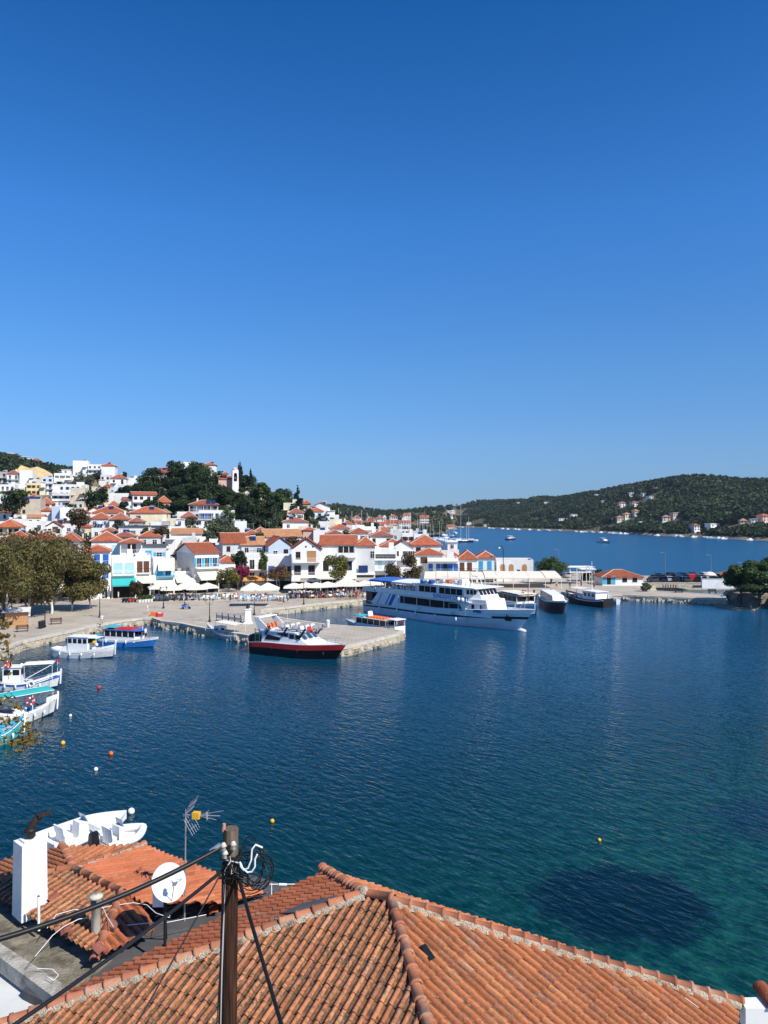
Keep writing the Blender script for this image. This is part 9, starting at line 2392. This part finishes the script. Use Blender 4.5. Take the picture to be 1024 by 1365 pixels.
# kiosk under the plane trees
p = atz(14, 836, 1.2); s = thing('market_stall', 'brown wooden stall with red board under the leftmost plane tree', 'stall', (p.x, p.y + 2, 1.2), .4)
m = MB(); m.box(-1.6, 1.6, -1, 1, 0, 2.1); m.build('counter', WOODL, s); m = MB(); m.hexa([(-2, -1.6, 2.2), (2, -1.6, 2.2), (2, 1.3, 2.6), (-2, 1.3, 2.6), (-2, -1.6, 2.28), (2, -1.6, 2.28), (2, 1.3, 2.68), (-2, 1.3, 2.68)]); m.build('roof', WPD, s)
p = atz(27, 832, 1.2); s = thing('notice_board', 'small red and white board leaning beside the wooden stall', 'board', (p.x, p.y, 1.2), .5); m = MB(); m.box(-.7, .7, -.03, .03, .2, 1.2); m.build('panel', RED, s); m = MB(); m.bar((-.5, .1, 0), (-.5, 0, 1.2), .03); m.bar((.5, .1, 0), (.5, 0, 1.2), .03); m.build('leg', WP, s)
for k, (px, base, lab) in enumerate(((205, 824, 'orange fish crate by the quay corner, left of two'), (213, 825, 'red orange fish crate by the quay corner, right of two'))):
 p = atz(px, base - 3, 1.2); s = thing('fish_crate', lab, 'crate', (p.x, p.y, 1.2), k * .6)
 m = MB(); m.box(-.5, .5, -.35, .35, 0, .06); m.box(-.5, .5, -.35, -.31, .06, .6); m.box(-.5, .5, .31, .35, .06, .6); m.box(-.5, -.46, -.31, .31, .06, .6); m.box(.46, .5, -.31, .31, .06, .6); m.build('crate', ORANGE if k == 0 else RED, s)
 m = MB(); m.ball((0, 0, .5), .36, 0, 8, .6); m.build('net', [ORANGE, WPD][k], s)
# parked scooter group and planters beside the shrub
def scooter(px, base, rz, label, mt):
 p = atz(px, base, 1.2); s = thing('scooter', label, 'scooter', (p.x, p.y, 1.2), rz)
 m = MB(); m.hexa([(-.7, -.16, .35), (.1, -.16, .3), (.1, .16, .3), (-.7, .16, .35), (-.75, -.14, .75), (-.05, -.14, .72), (-.05, .14, .72), (-.75, .14, .75)]); m.hexa([(.3, -.2, .3), (.45, -.2, .3), (.45, .2, .3), (.3, .2, .3), (.42, -.16, .95), (.52, -.16, .95), (.52, .16, .95), (.42, .16, .95)]); m.box(-.05, .4, -.15, .15, .28, .34); m.build('body', mt, s)
 m = MB(); m.box(-.7, 0, -.13, .13, .76, .86); m.build('seat', BLACK, s); m = MB(); m.bar((.5, -.3, 1.05), (.5, .3, 1.05), .025); m.bar((.45, 0, .6), (.5, 0, 1.05), .03); m.build('handlebar', IRON, s)
 for x in (-.55, .62): m = MB(); m.bar((x, -.06, .24), (x, .06, .24), .24, 0, 14); m.build('wheel', BLACK, s)
 return s
scooter(168, 803, .4, 'black scooter left of the reddish shrub', BLACK); scooter(172, 803, .5, 'dark scooter next to the reddish shrub', NAVY); scooter(176, 803, .6, 'red scooter closest to the reddish shrub', MATS['red_car'])
sc_ = scooter(248, 812, .2, 'blue scooter being ridden across the quay', BLUE); person((sc_.location.x - .25, sc_.location.y, 1.55), .2 + PI / 2, 'sit', 2, 2, 'rider in navy on the blue scooter crossing the quay')
for k, px in enumerate((186, 190, 194, 198, 202)):
 p = atz(px, 803 - k * .3, 1.2); s = thing('planter', 'white pot with leafy plant in the row by the teal awning', 'planter', (p.x, p.y, 1.2), 0, 'potted plants by the teal awning')
 m = MB(); m.lathe([(.22, 0), (.32, .5), (.34, .55), (.28, .55)], 0, 10); m.build('pot', WP, s)
 V_, F_ = leaf_cloud(120, [(0, 0, .95, .45, .45, .5)], .16, 800 + k); link('plant', np_mesh('plant', V_, F_, L_MID), s)
# parasols
def parasol_proto(w, h, m_):
 s = thing('parasol', 'x', 'parasol', (0, 0, 1.2))
 m = MB(); m.bar((0, 0, 0), (0, 0, h + .6), .045, 0, 8); m.build('pole', WP, s); m = MB(); m.box(-.4, .4, -.4, .4, 0, .1); m.build('base', LGREY, s)
 m = MB(); n = 8; a = w / 2
 ringp = []
 for k in range(8):
  t = 2 * PI * k / 8; cxk, cyk = math.cos(t), math.sin(t); mx_ = max(abs(cxk), abs(cyk)); ringp.append((cxk / mx_ * a, cyk / mx_ * a))
 lv = [(1.0, h), (.55, h + .38), (.08, h + .78)]
 vs = [(x * f, y * f, z - (.06 if f == 1.0 and k % 2 == 0 else 0)) for f, z in lv for k, (x, y) in enumerate(ringp)]
 m.add(vs, [(i * 8 + k, i * 8 + (k + 1) % 8, (i + 1) * 8 + (k + 1) % 8, (i + 1) * 8 + k) for i in range(2) for k in range(8)]); m.add(vs[16:], [tuple(range(8))])
 low = [(x, y, z - .22) for x, y, z in vs[:8]]; m.add(vs[:8] + low, [(k, 8 + k, 8 + (k + 1) % 8, (k + 1) % 8) for k in range(8)])
 m.add([(x, y, z - .03) for x, y, z in vs], [((i + 1) * 8 + k, (i + 1) * 8 + (k + 1) % 8, i * 8 + (k + 1) % 8, i * 8 + k) for i in range(2) for k in range(8)])
 m.build('canopy', m_, s)
 return s
pp_ = parasol_proto(4.2, 2.5, FABW); firstp = True
PAR = [(212, 799, 'white cafe parasol left of all, beside the planters'), (228, 801, 'white cafe parasol, second from the planters'), (245, 799, 'white cafe parasol, third from the planters'), (262, 800, 'white cafe parasol, fourth from the planters'), (277, 798, 'white cafe parasol before the gabled quay house'), (222, 795, 'rear white cafe parasol behind the second one from the planters'), (253, 795, 'rear white cafe parasol behind the third and fourth ones'),
       (336, 808, 'big white parasol on a tall pole by the bougainvillea, left of two'), (357, 808, 'big white parasol on a tall pole left of the rusty tree'), (392, 798, 'cream parasol right of the rusty tree'), (407, 797, 'cream parasol under the double gabled house'), (422, 797, 'cream parasol between double gables and olive yellow tree'), (437, 796, 'cream parasol just left of the olive yellow tree'), (455, 795, 'cream parasol in front of the olive yellow tree'), (470, 795, 'cream parasol right of the olive yellow tree'), (486, 794, 'cream parasol nearest the ship stern'), (498, 793, 'cream parasol partly hidden by the ship stern'), (462, 790, 'rear cream parasol under the veranda house')]
for px, base, lab in PAR:
 p = atz(px, base, 1.2); pos = (p.x, p.y, 1.2); rz = R(18 if px < 300 else 6) + rnd.uniform(-.1, .1)
 if firstp: o = pp_; o.location = pos; o.rotation_euler = (0, 0, rz); firstp = False
 else: o = copy_tree(pp_, None, pos, rz)
 if px in (336, 357): o.scale = (1, 1, 1.35)
 tag(o, lab, 'parasol', 'cafe parasols along the quay')
# cafe tables and chairs: one of each built, the rest copies
def table_proto(cl):
 s = thing('cafe_table', 'x', 'table', (0, 0, 1.2)); m = MB(); m.box(-.45, .45, -.45, .45, .72, .76); m.box(-.46, .46, -.46, -.451, .45, .72); m.build('tabletop', cl, s); m = MB(); m.bar((0, 0, .05), (0, 0, .72), .04); m.box(-.25, .25, -.25, .25, 0, .05); m.build('pedestal', IRON, s); return s
def chair_proto(mt):
 s = thing('cafe_chair', 'x', 'chair', (0, 0, 1.2)); m = MB(); m.box(-.23, .23, -.23, .23, .42, .47); m.build('seat', mt, s); m = MB(); m.box(-.23, .23, .2, .24, .5, .95); m.build('backrest', mt, s)
 for sx in (-.2, .2):
  for sy in (-.2, .2): m = MB(); m.box(sx - .025, sx + .025, sy - .025, sy + .025, 0, .42); m.build('leg', mt, s)
 return s
TP = [(table_proto(CLOTH[0]), 'white clothed'), (table_proto(CLOTH[1]), 'red clothed'), (table_proto(CLOTH[3]), 'light blue clothed')]
CPR = [(chair_proto(WP), 'white'), (chair_proto(WOODL), 'wooden'), (chair_proto(CLOTH[5]), 'pink')]
used = set()
ZONE = [(205, 290, 'under the white parasols by the planters', 800, 2), (300, 318, 'around the yellow green tree', 799, 2), (325, 382, 'by the rusty leaved tree', 801, 2), (386, 445, 'below the double gabled house', 797, 3), (448, 500, 'between the olive yellow tree and the ship', 796, 3)]
for (a, b, where, base, nr) in ZONE:
 for row in range(nr):
  px = a + 3 * row
  while px < b:
   py = base - 2.2 * row + rnd.uniform(-.6, .6); p = atz(px, py, 1.2)
   k = rnd.choice([0, 0, 1, 2] if a > 300 else [0, 0, 0, 2]); proto, nm = TP[k]
   if ('t', k) not in used: used.add(('t', k)); o = proto; o.location = (p.x, p.y, 1.2)
   else: o = copy_tree(proto, None, (p.x, p.y, 1.2), rnd.uniform(0, 1.5))
   tag(o, '%s cafe table %s' % (nm, where), 'table', 'cafe tables ' + where)
   for j in range(3):
    an = j * 2.1 + rnd.uniform(-.4, .4); k2 = rnd.choice([0, 0, 1, 2] if a > 380 else [0, 0, 0, 1])
    if ('c', k2) not in used: used.add(('c', k2)); o = CPR[k2][0]; o.location = (p.x + .8 * math.cos(an), p.y + .8 * math.sin(an), 1.2); o.rotation_euler = (0, 0, an - PI / 2)
    else: o = copy_tree(CPR[k2][0], None, (p.x + .8 * math.cos(an), p.y + .8 * math.sin(an), 1.2), an - PI / 2)
    tag(o, '%s cafe chair %s' % (CPR[k2][1], where), 'chair', 'cafe chairs ' + where)
   px += rnd.uniform(6.5, 9)
for kind, lst in (('t', TP), ('c', CPR)):
 for k, (proto, nm) in enumerate(lst):
  if (kind, k) not in used:
   for ch in list(proto.children): bpy.data.objects.remove(ch)
   bpy.data.objects.remove(proto)
# people on the quay
for k in range(34):
 px = rnd.uniform(452, 500); py = rnd.uniform(793, 800); p = atz(px, py, 1.2); t_ = rnd.randrange(9); b_ = rnd.randrange(9)
 person((p.x, p.y, 1.2), rnd.uniform(0, 6.28), rnd.choice(['stand', 'walk', 'walk', 'stand']), t_, b_, 'person in %s top in the crowd by the ship stern' % CN[t_], 'crowd waiting by the ship stern')
for k in range(26):
 a, b, where, base, nr = rnd.choice(ZONE[:4]); px = rnd.uniform(a, b); p = atz(px, base - rnd.uniform(0, 5), 1.2); t_ = rnd.randrange(9)
 person((p.x, p.y, 1.2), rnd.uniform(0, 6.28), 'sit', t_, rnd.randrange(9), 'seated guest in %s top %s' % (CN[t_], where), 'guests at the cafes')
for px, py, pose, t_, b_, lab in ((378, 806, 'walk', 4, 4, 'walker all in black by the inner basin, left of two'), (384, 804, 'walk', 6, 4, 'walker in sand top by the inner basin, right of two'), (307, 803, 'stand', 4, 2, 'person in black top beside the yellow green tree'), (158, 798, 'stand', 0, 0, 'person in white at the door under the teal awning'), (136, 833, 'stand', 0, 6, 'person in white at the quay edge near the blue water taxi'), (197, 818, 'stand', 0, 0, 'person in white near the orange fish crates'), (322, 800, 'stand', 3, 3, 'person in light blue by the bougainvillea'), (348, 802, 'walk', 5, 2, 'walker in pink top behind the tall parasols'), (775, 783, 'walk', 1, 2, 'walker in red top before the white shelters'), (792, 785, 'walk', 8, 4, 'walker in orange top near the dark excursion boat'), (742, 784, 'walk', 0, 2, 'walker in white top below the round green tree'), (760, 785, 'stand', 2, 6, 'person in navy top left of the white shelters'), (430, 800, 'walk', 1, 4, 'walker in red top on the quay under the olive yellow tree'), (245, 803, 'walk', 3, 0, 'walker in light blue top in front of the white parasols')):
 p = atz(px, py, 1.2); person((p.x, p.y, 1.2), rnd.uniform(0, 6.28), pose, t_, b_, lab)
# tables and posts in the small basin and on the sea wall
for k in range(6):
 p = atz(884 + k * 3.4, 788, 0); s = thing('mooring_post', 'dark wooden post standing in the small basin', 'post', (p.x, p.y, 0), 0, 'posts in the small basin'); m = MB(); m.bar((0, 0, -1), (0, 0, 1.6), .13, 0, 7); m.build('post', WOODB, s)
for i, (px, py) in enumerate(((690, 792), (700, 791), (712, 790), (722, 790), (735, 789))):
 p = atz(px, py, 1.2); s = thing('bollard', 'short iron mooring bollard on the quay behind the right boats', 'bollard', (p.x, p.y, 1.2), 0, 'bollards on the right quay'); m = MB(); m.lathe([(.2, 0), (.16, .4), (.26, .5), (.24, .62), (.02, .66)], 0, 10); m.build('bollard', IRON, s)
# the day's thin sea haze
hz = MB(); hz.box(-1600, 2000, -150, 2700, -4, 135)
hm = bpy.data.materials.new('haze'); hm.use_nodes = True; hn = hm.node_tree; hn.nodes.clear()
ho = hn.nodes.new('ShaderNodeOutputMaterial'); hv = hn.nodes.new('ShaderNodeVolumePrincipled'); hv.inputs['Density'].default_value = 0.00006; hv.inputs['Color'].default_value = (.62, .78, 1.0, 1); hv.inputs['Anisotropy'].default_value = .3
hn.links.new(hv.outputs[0], ho.inputs['Volume'])
tag(hz.build('haze', hm), kind='stuff')
